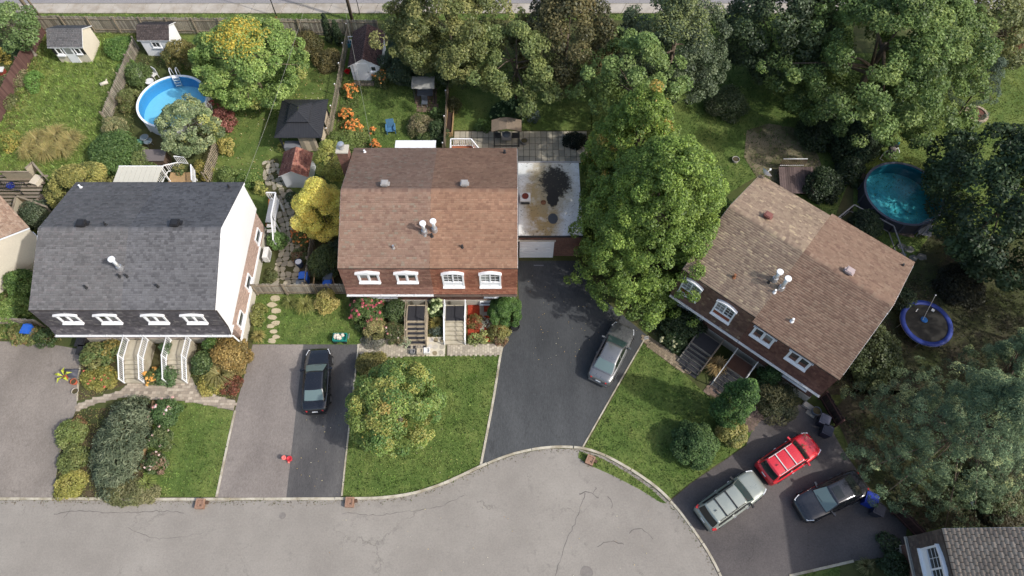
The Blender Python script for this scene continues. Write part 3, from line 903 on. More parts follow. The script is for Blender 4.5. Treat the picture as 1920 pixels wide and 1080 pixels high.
# brick chimney at the back left
xx, yy = on(ch, 650, 290, 6.2)
chim = MB().box(xx - .1, yy - .2, 4.2, .75, .62, 5.6).build('chimney', BRICK_R, ch)
MB().box(xx - .1, yy - .2, 7.04, .85, .72, .1).build('chimney_cap', FOUND, chim)
MB().cyl(xx - .1, yy - .2, 7.08, 7.5, .16, n=12).lathe(xx - .1, yy - .2, [(.001, 7.68), (.22, 7.62), (.24, 7.48), (.15, 7.46)], 12).build('chimney_pot', GALV, chim)
# bow of pale render and basement windows on the front
wall_window(ch, (2.0, .72, 1.9), 0, 2.2, 1.3, 3); wall_window(ch, (10.2, .72, 1.9), 0, 1.9, 1.2, 2)
wall_window(ch, (9.4, .68, .45), 0, 1.0, .4); wall_window(ch, (1.6, .68, .45), 0, 1.0, .4)

# ---- the pair on the right, turned on its plot
A_, B_ = survey(1425, 328, HB), survey(1713, 497, HB)
ud = (B_ - A_).normalized(); rzr = atan2(ud.y, ud.x)
nb = Vector((-ud.y, ud.x, 0))          # backwards
org = A_ - nb * YB
RW = (B_ - A_).length
rh = house('semi-detached house with tan and brown roof standing at an angle', (org.x, org.y, 0), rzr, RW,
           [(0, RW * .475, 'tan_a'), (RW * .475, RW, 'tan_b')], ['mansard_t', 'mansard_u'], mat('taupe_siding', (.2, .15, .12)), BRICK_R, 500, dep_add=(.35, .3))
for i_, (px, py) in enumerate(((1296, 540), (1357, 584))):
    x, y = on(rh, px, py, HB - 1.1)
    dormer_window(rh, x, HB - 2.15, 1.4, 1.6, 'arch', label='white arched dormer window with rust-red panel')
for px, py in ((1430, 632), (1495, 680)):
    x, y = on(rh, px, py, HB - .9)
    dormer_window(rh, x, HB - 1.75, 1.45, 1.1, 'shelf')
roof_vent(rh, *on_roof(rh, 1438, 408), mat('rust_vent', lin(140, 92, 84, .8), .6, .1), .4)
roof_vent(rh, *on_roof(rh, 1590, 512), mat('pale_vent', lin(186, 168, 164, .8), .6, .1), .42)
flue(rh, *on_roof(rh, 1452, 525), .95, .12); flue(rh, *on_roof(rh, 1464, 541), 1.2, .12)
stack(rh, *on_roof(rh, 1376, 520), .35, .08, mat('rust_pipe', lin(150, 100, 70, .8), .6)); stack(rh, *on_roof(rh, 1485, 602), .3, .08, WHITE); stack(rh, *on_roof(rh, 1452, 548), .3, .07, WHITE); stack(rh, *on_roof(rh, 1441, 530), .3)
stack(rh, *on_roof(rh, 1692, 498), .2)
wall_window(rh, (9.6, .72, 1.9), 0, 2.0, 1.2, 3, pane=PANE_L)
wall_window(rh, (1.6, .72, 1.9), 0, 2.0, 1.2, 3, pane=PANE_L)

# ---- part of a pair at the bottom right, front towards the street end
c0, c1 = survey(1700, 1006, HE), survey(1717, 1082, HE)
ud = (c1 - c0).normalized(); rzb = atan2(ud.y, ud.x)
bh = house('beige-roofed house with big white dormer cut by bottom right corner', (c0.x, c0.y, 0), rzb, 11.4,
           [(0, 11.4, 'beige')], ['mansard_d'], mat('brown_siding', lin(112, 92, 80, .8), .7, .1), BRICK_R, 700, gutter=mat('dull_gutter', lin(190, 186, 178, .8), .6, .08))
x, y = on(bh, 1748, 1062, HB - 1.0)
dormer_window(bh, x + .1, HB - 2.2, 2.3, 1.65, 'arch')

# ---- corner of a house cut by the left edge
SINK = 2.3      # the neighbour stands lower: its roof edge is nearer the ground
l0, l1 = survey(4, 372, HB - SINK), survey(54, 427, HB - SINK)
ud = (l1 - l0).normalized(); rzl = atan2(ud.y, ud.x)
nb = Vector((-ud.y, ud.x, 0)); WL = 11.5
org = l1 - ud * WL - nb * YB
lh = house('sand-brown roofed house cut by left edge of picture', (org.x, org.y, -SINK), rzl, WL, [(0, WL, 'sand')], ['mansard_a'], CREAM, CREAM, 900)
wall_window(lh, (10.2, YB - .3, 4.2), pi, 1.0, 1.0)
# ------------------------------------------------------------------ vegetation
LEAF = leaf_mat('leaf', .42, .5, .025)
NEEDLE = leaf_mat('needle', .16, .6, .02)
PETAL = leaf_mat('petal', .3, .6, .02)
BARK = mat('bark', lin(112, 100, 86, .8), .95, .3, 2, 18, .6, stretch=(1, 1, .3))
BARK_G = mat('bark_grey', lin(150, 142, 130, .8), .95, .3, 2, 18, .5, stretch=(1, 1, .3))

def leaves(name, C, Nn, size, cols, m, parent, rg, aspect=.62, fold=.25, kind=None):
    """one four-cornered leaf per row"""
    N = len(C)
    Nn = Nn / np.maximum(np.linalg.norm(Nn, axis=1, keepdims=True), 1e-6)
    r = rg.normal(size=(N, 3))
    T = np.cross(Nn, r); T /= np.maximum(np.linalg.norm(T, axis=1, keepdims=True), 1e-6)
    B = np.cross(Nn, T)
    s = size[:, None]
    a = C - T * s * .5; b = C + B * s * aspect * .5 + Nn * s * fold * .3; c = C + T * s * .5; d = C - B * s * aspect * .5 + Nn * s * fold * .3
    co = np.stack([a, b, c, d], 1).reshape(-1, 3)
    return mesh_np(name, co, np.arange(4 * N).reshape(-1, 4), m, parent, cols=np.repeat(cols, 4, 0), kind=kind)

def prof_round(t): return np.sqrt(np.clip(1 - (2 * t - 1) ** 2, 0, 1)) ** .9
def prof_egg(t): return np.clip(np.sin(np.clip(t, 0, 1) ** .72 * pi), 0, 1) ** .75
def prof_cone(t): return np.clip(1.03 - t, 0, 1) ** .8 * np.clip(t * 9, 0, 1) ** .5
def prof_dome(t): return np.sqrt(np.clip(1 - t ** 2.2, 0, 1))
def prof_col(t): return np.clip(1 - t ** 3.2, 0, 1) ** .8 * np.clip(.55 + t * 4, 0, 1)
def prof_taper(t): return np.clip(1.04 - t, 0, 1) ** .62 * np.clip(.62 + t * 2.6, 0, 1)
def prof_skirt(t): return np.clip(1.03 - t, 0, 1) ** .72 * np.clip(.8 + t * 4, 0, 1)
PROF = dict(skirt=prof_skirt, taper=prof_taper, round=prof_round, egg=prof_egg, cone=prof_cone, dome=prof_dome, col=prof_col)

def crown(rg, rx, ry, h, prof, nl, lobe, leafs, cover, pal, wts, z0=0.0, flat=.8, inner=.15, droop=0.0, jit=.16, lobe_col=.75, light_top=None, ragged=.1, boughs=0):
    """leaf positions, normals, sizes, colours for a crown of plan radii rx, ry from z0 to z0+h"""
    pf = PROF[prof]
    i = np.arange(nl) + .5
    th = pi * (1 + 5 ** .5) * i + rg.uniform(-.4, .4, nl) if nl < 120 else rg.uniform(0, 2 * pi, nl)
    t = np.clip((i / nl) ** .92 + rg.normal(0, .04, nl), 0.02, .99)
    rad = pf(t) * (1 - .55 * lobe) * (1 + rg.normal(0, ragged, nl))
    Lc = np.stack([rx * rad * np.cos(th), ry * rad * np.sin(th), z0 + h * (lobe * .3 + t * (1 - lobe * .55))], 1)
    if boughs:
        # foliage carried on separate boughs: lobes strung along each, gaps between
        bi = np.arange(nl) % boughs
        bt = np.clip((np.arange(boughs) + rg.random(boughs)) / boughs, .03, .97); bth = rg.uniform(0, 2 * pi, boughs)
        bR = pf(bt) * (1 + rg.normal(0, ragged, boughs))
        sv = rg.uniform(.25, 1.0, nl) ** .55
        a_ = bth[bi] + rg.normal(0, .13, nl) / np.maximum(sv, .35)
        rad = bR[bi] * sv * (1 - .5 * lobe)
        Lc = np.stack([rx * rad * np.cos(a_), ry * rad * np.sin(a_), z0 + h * (lobe * .3 + (bt[bi] + .05 * (1 - sv)) * (1 - lobe * .55)) + rg.normal(0, .02, nl) * h], 1)
    rm = (rx + ry) / 2
    Lr = rm * lobe * rg.uniform(.72, 1.25, nl)
    area = 4 * pi * Lr ** 2 * .62
    per = np.maximum(6, (area * cover / (leafs ** 2 * .42)).astype(int))
    idx = np.repeat(np.arange(nl), per); N = len(idx)
    d = rg.normal(size=(N, 3)); d /= np.linalg.norm(d, axis=1, keepdims=True)
    # favour the outward side of each lobe
    cen = np.array([0, 0, z0 + h * .35]); od = Lc - cen; od /= np.maximum(np.linalg.norm(od, axis=1, keepdims=True), 1e-6)
    dot = (d * od[idx]).sum(1)
    flip = (dot < -.15) & (rg.random(N) < .85)
    d[flip] -= 2 * dot[flip][:, None] * od[idx][flip]
    rr = Lr[idx] * np.where(rg.random(N) < inner, rg.uniform(.3, .9, N), rg.uniform(.82, 1.12, N))
    C = Lc[idx] + d * rr[:, None] * np.array([1, 1, flat])
    C[:, 2] -= droop * rr * np.maximum(0, np.hypot(d[:, 0], d[:, 1]) - .3)
    C[:, 2] = np.maximum(C[:, 2], .04)
    Nn = d * .55 + np.array([0, 0, .6]) + rg.normal(0, .45, (N, 3))
    pal = np.array(pal); w = np.array(wts, float); w /= w.sum()
    lc = rg.choice(len(pal), nl, p=w)
    own = rg.choice(len(pal), N, p=w)
    pick = np.where(rg.random(N) < lobe_col, lc[idx], own)
    cols = pal[pick] * (1 + rg.normal(0, .1, nl))[idx][:, None] * (1 + rg.normal(0, jit, (N, 1)))
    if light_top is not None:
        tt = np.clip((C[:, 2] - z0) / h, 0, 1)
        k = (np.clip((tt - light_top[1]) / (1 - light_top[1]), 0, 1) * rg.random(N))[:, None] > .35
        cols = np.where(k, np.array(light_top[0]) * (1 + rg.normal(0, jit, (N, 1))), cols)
    cols = np.clip(cols, .004, .9)
    size = leafs * rg.uniform(.65, 1.35, N)
    return C, Nn, size, cols, Lc, Lr

def trunk(parent, rg, h, r, Lc, m, n_limb=7, lean=(0, 0)):
    b = MB()
    top = Vector((lean[0], lean[1], h))
    mid = top * .5 + Vector((rg.uniform(-.1, .1), rg.uniform(-.1, .1), 0))
    b.tube([(0, 0, -.1), (0, 0, .15 * h), mid, top], r, 8, r * .55)
    b.cyl(0, 0, -.05, .25, r * 1.45, r * 1.02, n=8, top=False)
    tr = b.build('trunk', m, parent, True)
    sel = rg.choice(len(Lc), min(n_limb, len(Lc)), replace=False)
    for j in sel:
        e = Vector(Lc[j]); s = top * rg.uniform(.55, .95)
        q = s.lerp(e, .5) + Vector((0, 0, .25))
        MB().tube([s, q, e], r * .42, 6, r * .1).build('limb', m, tr, True)
    return tr

def pal(*a, k=1.02, d=.16):
    out = []
    for q in a:
        c = lin(*q, k); g = .3 * c[0] + .59 * c[1] + .11 * c[2]
        out.append(tuple(v * (1 - d) + g * d for v in c))
    return out

_n = [0]
def place(px, py, hw, h, z0=0.0, frac=.5, k=1.0):
    """centre on the ground of a plant whose body at height z0+frac*h shows at (px,py); radius in metres"""
    c = survey(px, py, z0 + h * frac)
    return Vector((c.x, c.y, 0)), hw * mpp(px, py, z0 + h * frac) * k

def tree(label, px, py, hw, h, pal_, wts, z0=1.2, prof='egg', nl=60, lobe=.3, leafs=.22, cover=1.5, ry=1.0, cat='tree', name='tree', bark=None, group=None, m=None, limbs=8, tr=None, aspect=.62, boost=1.4, base=None, **kw):
    _n[0] += 1
    rg = np.random.default_rng(1000 + _n[0])
    loc, r = place(px, py, hw, h, z0)
    if base: loc = survey(*base)
    t = thing(name, label, cat, loc, 0, group)
    C, Nn, sz, cols, Lc, Lr = crown(rg, r, r * ry, h, prof, nl, lobe, leafs, cover, [tuple(v * boost for v in q) for q in pal_], wts, z0, **kw)
    leaves('crown', C, Nn, sz, cols, m or LEAF, t, rg, aspect)
    trunk(t, rg, z0 + h * .55, tr or max(.07, r * .045), Lc, bark or BARK, limbs)
    return t

def shrub(label, px, py, hw, h, pal_, wts=None, prof='dome', nl=14, lobe=.42, leafs=.12, cover=.88, ry=1.0, flowers=None, name='shrub', cat='shrub', group=None, m=None, frac=.5, z0=0.0, aspect=.62, loc=None, r=None, **kw):
    _n[0] += 1
    rg = np.random.default_rng(1000 + _n[0])
    if loc is None: loc, r = place(px, py, hw, h, z0, frac)
    t = thing(name, label, cat, loc, 0, group)
    C, Nn, sz, cols, Lc, Lr = crown(rg, r, r * ry, h, prof, nl, lobe, leafs, cover, pal_, wts or [1] * len(pal_), z0, **kw)
    leaves('foliage', C, Nn, sz, cols, m or LEAF, t, rg, aspect)
    b = MB()
    for j in rg.choice(len(Lc), min(6, len(Lc)), replace=False):
        e = Vector(Lc[j]); b.tube([(e.x * .12, e.y * .12, -.03), (e.x * .4, e.y * .4, e.z * .6), tuple(e)], .02, 5, .006)
    b.build('stems', BARK, t)
    if flowers:
        fpal, fs, fn = flowers
        # heads on the outer surface
        k = rg.choice(len(C), min(len(C), fn * 4), replace=False)
        up = (C[k][:, 2] - z0) / h + .5 * np.hypot(C[k][:, 0], C[k][:, 1]) / max(r, .01)
        k = k[np.argsort(-up)][:max(fn * 2, 4)]
        k = rg.choice(k, min(fn, len(k)), replace=False)
        fc = []; fN = []; fz = []; fcol = []
        fp = np.array(fpal)
        for q in k:
            base = C[q]; out = np.array([base[0], base[1], (base[2] - z0) * 1.0]); out /= max(np.linalg.norm(out), 1e-3)
            n_ = 9
            dd = rg.normal(size=(n_, 3)); dd /= np.linalg.norm(dd, axis=1, keepdims=True); dd[:, 2] = np.abs(dd[:, 2])
            fc.append(base + out * fs * .35 + dd * fs * .45); fN.append(dd + np.array([0, 0, .3])); fz.append(fs * rg.uniform(.6, .95, n_))
            fcol.append(fp[rg.integers(len(fp))] * (1 + rg.normal(0, .08, (n_, 1))))
        leaves('flowers', np.concatenate(fc), np.concatenate(fN), np.concatenate(fz), np.clip(np.concatenate(fcol), 0, .9), PETAL, t, rg, .85, kind='stuff')
    return t

def blades(label, px, py, hw, h, pal_, n=160, name='ornamental_grass', cat='plant', spread=1.0, w=.03, flowers=None, ry=1.0):
    """tuft of arching strap leaves"""
    _n[0] += 1
    rg = np.random.default_rng(1000 + _n[0])
    loc, r = place(px, py, hw, h, 0, .4)
    t = thing(name, label, cat, loc)
    th = rg.uniform(0, 2 * pi, n); b0 = rg.uniform(0, .35, n) * r; L = r * rg.uniform(.5, 1.1, n) * spread; hh = h * rg.uniform(.6, 1.1, n)
    D = np.stack([np.cos(th), np.sin(th) * ry], 1); S = np.stack([-np.sin(th), np.cos(th)], 1) * (w / 2)
    P0 = D * b0[:, None]; P1 = P0 + D * (L * .45)[:, None]; P2 = P0 + D * L[:, None]
    z = [np.zeros(n), hh, hh * rg.uniform(.35, .85, n)]
    co = []
    for P, zz, k in ((P0, z[0], 1), (P1, z[1], 1), (P2, z[2], .25)):
        co += [np.concatenate([P - S * k, zz[:, None]], 1), np.concatenate([P + S * k, zz[:, None]], 1)]
    co = np.stack(co, 1).reshape(-1, 3)
    q = np.arange(n)[:, None] * 6
    F = np.concatenate([q + np.array([[0, 1, 3, 2]]), q + np.array([[2, 3, 5, 4]])])
    pp = np.array(pal_)
    cols = np.clip(pp[rg.integers(len(pp), size=n)] * (1 + rg.normal(0, .14, (n, 1))), .004, .9)
    mesh_np('blades', co, F, LEAF, t, cols=np.repeat(cols, 6, 0))
    if flowers:
        fpal, fs, fn = flowers
        k = rg.choice(n, fn); c = np.concatenate([P1[k], (hh[k] * 1.05)[:, None]], 1)
        fp = np.array(fpal)
        C = np.repeat(c, 6, 0) + rg.normal(0, fs * .35, (fn * 6, 3))
        leaves('flowers', C, rg.normal(0, .5, (fn * 6, 3)) + np.array([0, 0, 1]), np.full(fn * 6, fs * .8), fp[rg.integers(len(fp), size=fn * 6)], PETAL, t, rg, .85, kind='stuff')
    return t

G_MID = pal((96, 128, 50), (78, 112, 44), (114, 140, 58), (66, 96, 40))
G_FRESH = pal((112, 142, 54), (96, 128, 48), (132, 154, 66), (84, 114, 44))
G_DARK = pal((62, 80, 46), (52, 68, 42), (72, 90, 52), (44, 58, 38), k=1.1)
G_GREY = pal((102, 116, 84), (88, 104, 72), (116, 126, 92), (74, 90, 62))
G_OLIVE = pal((124, 120, 56), (106, 106, 50), (140, 130, 62), (92, 96, 46))
G_YEL = pal((168, 160, 62), (146, 146, 54), (184, 172, 74), (120, 130, 50))
AUT = pal((176, 142, 52), (186, 152, 62), (160, 120, 48))
# ------------------------------------------------------------------ trees
tree('large rounded green maple overhanging the dark driveway', 1218, 422, 196, 11.5, pal((102, 124, 50), (88, 110, 45), (116, 136, 58), (74, 94, 40), d=.06), [4, 4, 3, 2], z0=.9, nl=1050, lobe=.064, leafs=.145, cover=.88, prof='taper', ry=1.06, droop=.45, ragged=.05, boughs=420, base=(1207, 488), boost=1.5, jit=.2, lobe_col=.5)
tree('maple turning orange behind the large green maple', 1196, 268, 122, 9.5, pal((108, 128, 52), (146, 126, 54), (94, 114, 46), (82, 102, 42), d=.06), [4, .7, 5, 3], z0=1.2, nl=460, lobe=.085, leafs=.165, cover=1.1, boughs=200, prof='taper', ragged=.06, boost=1.6)
tree('light green open-branched maple behind the orange-tinted one', 1190, 145, 104, 7.5, pal((104, 126, 58), (88, 112, 52), (118, 138, 66)), [3, 3, 2], z0=3.0, nl=130, lobe=.13, leafs=.19, cover=1.0, ragged=.28, boughs=30)
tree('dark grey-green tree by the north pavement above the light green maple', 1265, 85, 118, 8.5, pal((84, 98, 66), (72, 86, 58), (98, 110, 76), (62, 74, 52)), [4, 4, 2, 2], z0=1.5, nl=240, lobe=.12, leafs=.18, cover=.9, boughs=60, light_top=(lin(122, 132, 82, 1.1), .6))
tree('yellow-green maple with spreading branches behind the middle house', 842, 32, 128, 8.0, pal((122, 128, 62), (104, 114, 56), (140, 140, 74), (86, 98, 50)), [4, 4, 3, 2], z0=2.5, nl=260, lobe=.115, leafs=.2, cover=1.0, ragged=.2, boost=1.15, boughs=60)
tree('hanging maple limb-tree reaching over the shaded patio lawn', 968, 108, 100, 5.5, pal((112, 126, 62), (94, 110, 54), (126, 136, 68)), [4, 4, 2], z0=2.5, nl=120, lobe=.14, leafs=.2, cover=1.0, ragged=.3, boost=1.25, boughs=26)
tree('olive-brown tree in deep shade between two maples', 1065, 72, 90, 8.5, pal((96, 90, 50), (82, 80, 44), (112, 100, 56), (66, 68, 40)), [4, 4, 2, 3], z0=1.5, nl=70, lobe=.24, leafs=.22, cover=1.1)
tree('huge dark-green maple filling the top right', 1655, 92, 205, 10.5, pal((98, 118, 62), (82, 102, 52), (116, 132, 72), (68, 86, 46), d=.05), [4, 4, 2, 3], z0=1.5, nl=620, lobe=.08, leafs=.2, cover=.95, ragged=.14, boost=1.45, boughs=150)
tree('dark maple at the top edge left of the huge maple', 1465, 45, 92, 9.0, pal((66, 82, 50), (56, 70, 44), (80, 96, 58)), [4, 4, 2], z0=1.5, nl=80, lobe=.22, leafs=.24, cover=1.2)
tree('olive-tinted maple at the far top right corner', 1830, 40, 90, 8.0, pal((110, 116, 62), (92, 100, 54), (124, 126, 70)), [4, 4, 2], z0=2.0, nl=60, lobe=.22, leafs=.24, cover=1.2)
tree('small red-brown tree at the top right edge', 1905, 80, 34, 4.5, pal((120, 78, 58), (102, 70, 50), (134, 92, 64), (86, 74, 48)), [3, 3, 2, 2], z0=1.0, nl=24, lobe=.32, leafs=.18, cover=1.2)
tree('very dark broad tree between right pool and right edge', 1900, 372, 128, 8.5, pal((56, 74, 46), (48, 64, 40), (66, 84, 52), (42, 56, 36), k=1.0, d=.05), [4, 4, 2, 3], z0=1.2, nl=190, lobe=.15, leafs=.24, cover=1.1, ry=1.3)
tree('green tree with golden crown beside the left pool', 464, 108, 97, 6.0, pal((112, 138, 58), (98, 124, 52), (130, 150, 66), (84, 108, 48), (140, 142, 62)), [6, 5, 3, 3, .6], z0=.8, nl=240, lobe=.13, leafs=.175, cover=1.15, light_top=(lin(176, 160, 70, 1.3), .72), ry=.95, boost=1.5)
tree('grey-green lilac-like tree leaning over the left pool', 350, 232, 55, 3.6, pal((122, 136, 92), (104, 122, 78), (138, 148, 104), (88, 104, 66), (150, 152, 74)), [4, 4, 3, 2, 1], z0=.8, nl=110, lobe=.17, leafs=.15, cover=1.2, boost=1.5)
tree('small golden-green maple on the middle front lawn', 738, 760, 86, 3.9, pal((116, 136, 54), (96, 122, 48), (146, 148, 60), (78, 108, 46), (160, 142, 60)), [5, 5, 3, 3, .4], z0=1.0, nl=90, lobe=.18, leafs=.14, cover=1.2, ragged=.05, bark=BARK_G)
tree('bright yellow false-cypress tree against the middle house', 600, 388, 47, 4.6, pal((204, 186, 66), (190, 172, 58), (212, 196, 84), (160, 154, 54)), [4, 4, 3, 2], z0=.4, nl=48, lobe=.3, boost=1.7, leafs=.11, cover=1.2, ry=1.15, jit=.1)
tree('yellow-green shrubby tree behind the brick chimney', 622, 300, 32, 4.4, pal((142, 146, 56), (122, 130, 50), (158, 156, 66)), [4, 4, 2], z0=.4, nl=30, lobe=.32, leafs=.13, cover=1.2)
tree('young leafy tree with bent trunk at the top left corner', 22, 48, 40, 3.8, pal((96, 120, 62), (80, 104, 54), (112, 132, 70)), [4, 4, 2], z0=1.4, nl=26, lobe=.32, leafs=.18, cover=1.0, bark=BARK_G, tr=.13)
tree('olive hedge-like tree at the back corner of the charcoal-roofed house', 155, 350, 60, 3.4, pal((140, 136, 60), (122, 122, 54), (154, 146, 70), (104, 110, 50)), [4, 4, 2, 2], z0=.3, nl=50, lobe=.28, leafs=.14, cover=1.2, ry=.8)
tree('dark broad-leaved bushy tree beside the brown-roofed white shed', 765, 108, 46, 3.6, pal((62, 78, 52), (54, 68, 46), (74, 90, 60)), [4, 4, 2], z0=.3, nl=40, lobe=.3, leafs=.16, cover=1.2)
tree('shaded bushy tree hiding the fence near the canopied swing', 835, 128, 34, 3.4, pal((72, 90, 50), (60, 76, 44), (86, 100, 56)), [4, 4, 2], z0=.3, nl=30, lobe=.3, leafs=.17, cover=1.1)
SP = pal((96, 114, 80), (80, 98, 70), (112, 128, 90), (66, 82, 60), (142, 150, 102), k=1.05, d=.05)
tree('big blue-green spruce over the dark parked car', 1752, 812, 208, 10.0, SP, [3, 5, 2, 6, 1.4], z0=.3, nl=1000, lobe=.053, leafs=.145, aspect=.24, cover=1.2, m=NEEDLE, name='spruce_tree', ragged=.14, flat=.75, limbs=34, boughs=300, prof='skirt', base=(1738, 842), ry=.84, boost=1.4, inner=.05, tr=.16)
tree('spruce with pale drooping tips at the right edge', 1905, 690, 95, 8.5, SP, [3, 4, 2, 4, 2], z0=.6, nl=240, lobe=.09, leafs=.15, aspect=.26, cover=1.9, m=NEEDLE, name='spruce_tree', prof='cone', ragged=.25, flat=.7, droop=.5, limbs=30, boughs=50, tr=.14)
tree('slim dark spruce at far right behind fire pit', 1840, 160, 50, 5.5, pal((78, 94, 76), (68, 82, 68), k=1.0), [1, 1], z0=.4, nl=90, lobe=.13, leafs=.15, aspect=.26, cover=1.5, m=NEEDLE, name='spruce_tree', prof='cone')
tree('unseen tall spruce added beyond the right edge to shade the trampoline', 2085, 590, 110, 11.0, SP, [3, 4, 2, 4, 1], z0=.6, nl=200, lobe=.12, leafs=.3, aspect=.4, cover=1.2, m=NEEDLE, name='spruce_tree', ragged=.15)  # out of view, added only for the shade it casts

# clipped or columnar evergreens
EV = pal((72, 106, 40), (60, 92, 36), (86, 118, 46), (50, 78, 32))
EVD = pal((48, 66, 36), (40, 56, 32), (58, 76, 42))
for lab, px, py, hw, h in (('taller slim cedar against the back fence', 613, 53, 8.5, 3.5), ('shorter slim cedar beside the taller one at the back fence', 632, 62, 9, 3.0)):
    shrub(lab, px, py, hw, h, EVD, prof='cone', nl=70, lobe=.4, leafs=.1, cover=1.3, name='cedar', cat='cedar', m=NEEDLE, flat=1.3, group='pair of slim cedars')
shrub('broad green columnar cedar on the right lawn', 1381, 752, 31, 6.8, EV, prof='col', nl=200, lobe=.26, leafs=.12, cover=1.0, name='cedar', cat='cedar', m=NEEDLE, frac=.5, ry=.95, flat=1.2)
shrub('round clipped dark-green bush on the right lawn', 1304, 832, 38, 2.2, pal((70, 98, 44), (58, 84, 40), (84, 110, 52)), prof='egg', nl=90, lobe=.28, leafs=.11, cover=1.3, name='clipped_bush', cat='bush', m=NEEDLE, jit=.2)
shrub('neatly clipped dome bush at the corner of the middle house', 946, 581, 29, 1.9, pal((84, 122, 44), (72, 108, 40), (98, 134, 52)), prof='egg', nl=90, lobe=.24, leafs=.085, cover=1.5, name='clipped_bush', cat='bush', jit=.2)
shrub('yellow-edged bush beside the broad cedar', 1373, 811, 26, 1.2, pal((164, 160, 76), (142, 142, 64), (118, 126, 54), (182, 174, 96)), nl=22, leafs=.11)
shrub('dark feathery bush below the right house front', 1456, 752, 38, 1.7, pal((66, 76, 46), (56, 66, 42), (82, 88, 54), (108, 106, 66)), nl=34, lobe=.34, leafs=.14, aspect=.3)
shrub('dark green cedar tucked under the right house eave', 1442, 705, 20, 2.4, pal((48, 76, 34), (56, 86, 38)), prof='egg', nl=40, lobe=.35, leafs=.1, m=NEEDLE, name='cedar', cat='cedar')
shrub('shady green shrub left of the right house steps', 1275, 612, 44, 1.6, pal((58, 78, 40), (48, 66, 36), (72, 94, 48)), nl=34, lobe=.32, leafs=.13, ry=.8)
shrub('white-flowered hydrangea at the edge of the right house bed', 1258, 634, 16, 1.1, pal((84, 104, 52), (70, 90, 46)), nl=12, flowers=([lin(214, 212, 168, .85)], .2, 14), name='hydrangea')
blades('straw-coloured arching grass between the right house steps', 1342, 688, 19, 1.2, pal((180, 150, 84), (160, 132, 74), (196, 168, 100)), 320)
shrub('tall dark cedar clump beside the bare lawn patch', 1615, 250, 44, 5.0, pal((52, 68, 42), (44, 58, 38), (62, 80, 50)), prof='cone', nl=120, lobe=.3, leafs=.19, cover=.9, name='cedar', cat='cedar', m=NEEDLE, flat=1.3)
shrub('second leaning cedar right of the tall dark clump', 1660, 235, 22, 4.4, pal((62, 80, 44), (52, 70, 40)), prof='cone', nl=70, lobe=.34, leafs=.14, name='cedar', cat='cedar', m=NEEDLE, flat=1.3)
shrub('dark hedge shrub between bare patch and right house', 1545, 345, 30, 2.0, G_DARK, nl=30, leafs=.15)
shrub('dark shrub between the cedar clump and the right pool', 1592, 318, 24, 1.8, G_DARK, nl=26, leafs=.15)
shrub('shaded hedge along the railing below the right pool', 1625, 418, 26, 1.2, G_DARK, nl=30, leafs=.13)
shrub('rounded green shrub at the east corner of the right house', 1638, 660, 52, 2.6, pal((84, 98, 52), (70, 84, 46), (100, 112, 60)), nl=44, leafs=.16, lobe=.32)
shrub('low dark shrub along the east wall of the right house', 1690, 560, 22, 1.6, G_DARK, nl=20, leafs=.15)

# ---- beds by the charcoal-roofed house
shrub('leafy mixed green shrub right of the west driveway', 178, 668, 26, 1.5, pal((112, 128, 66), (94, 114, 56), (140, 140, 76)), nl=22, leafs=.15)
shrub('orange-tipped shrub next to the left front steps', 212, 655, 20, 1.4, pal((108, 122, 60), (158, 142, 60), (92, 106, 52)), nl=18, leafs=.13)
shrub('yellow-green ground cover at the front of the left bed', 188, 708, 34, .5, G_YEL, nl=26, leafs=.1, ry=.5, flowers=(pal((214, 160, 60), (206, 104, 78)), .14, 10))
shrub('blue-green vine climbing the white rail between the steps', 314, 655, 11, 1.9, pal((88, 118, 68), (76, 104, 62), (108, 134, 88)), prof='col', nl=26, leafs=.1, lobe=.5)
shrub('green bushy plant between the two front step flights', 311, 702, 20, .9, pal((84, 116, 62), (72, 102, 54), (98, 130, 72)), nl=18, leafs=.11)
shrub('orange lilies at the foot of the left steps', 287, 705, 14, .8, pal((104, 120, 56), (120, 130, 60)), nl=10, leafs=.1, flowers=(pal((226, 158, 44), (232, 174, 60)), .17, 22), name='lily_clump', cat='flowers')
shrub('dark green shrub right of the right front steps', 380, 680, 20, 1.5, pal((88, 112, 58), (74, 98, 50), (102, 124, 64)), nl=20, leafs=.12)
shrub('golden-brown rounded maple shrub at the east bed', 432, 665, 32, 1.8, pal((168, 140, 66), (148, 122, 58), (182, 156, 80), (132, 116, 56)), nl=30, leafs=.12)
blades('pale tufted grasses in the east bed', 412, 702, 26, .8, pal((158, 152, 84), (138, 138, 72), (174, 166, 98)), 380)
shrub('red low ground cover by the worn driveway', 430, 722, 22, .3, pal((128, 72, 50), (146, 84, 56), (104, 88, 50)), nl=18, leafs=.1, ry=.8)
shrub('yellow-green low edging plants in the east bed', 395, 722, 28, .35, G_YEL, nl=16, leafs=.1, ry=.6)
shrub('shrub pressed against the charcoal house east corner', 400, 650, 18, 1.6, G_MID, nl=16, leafs=.13)
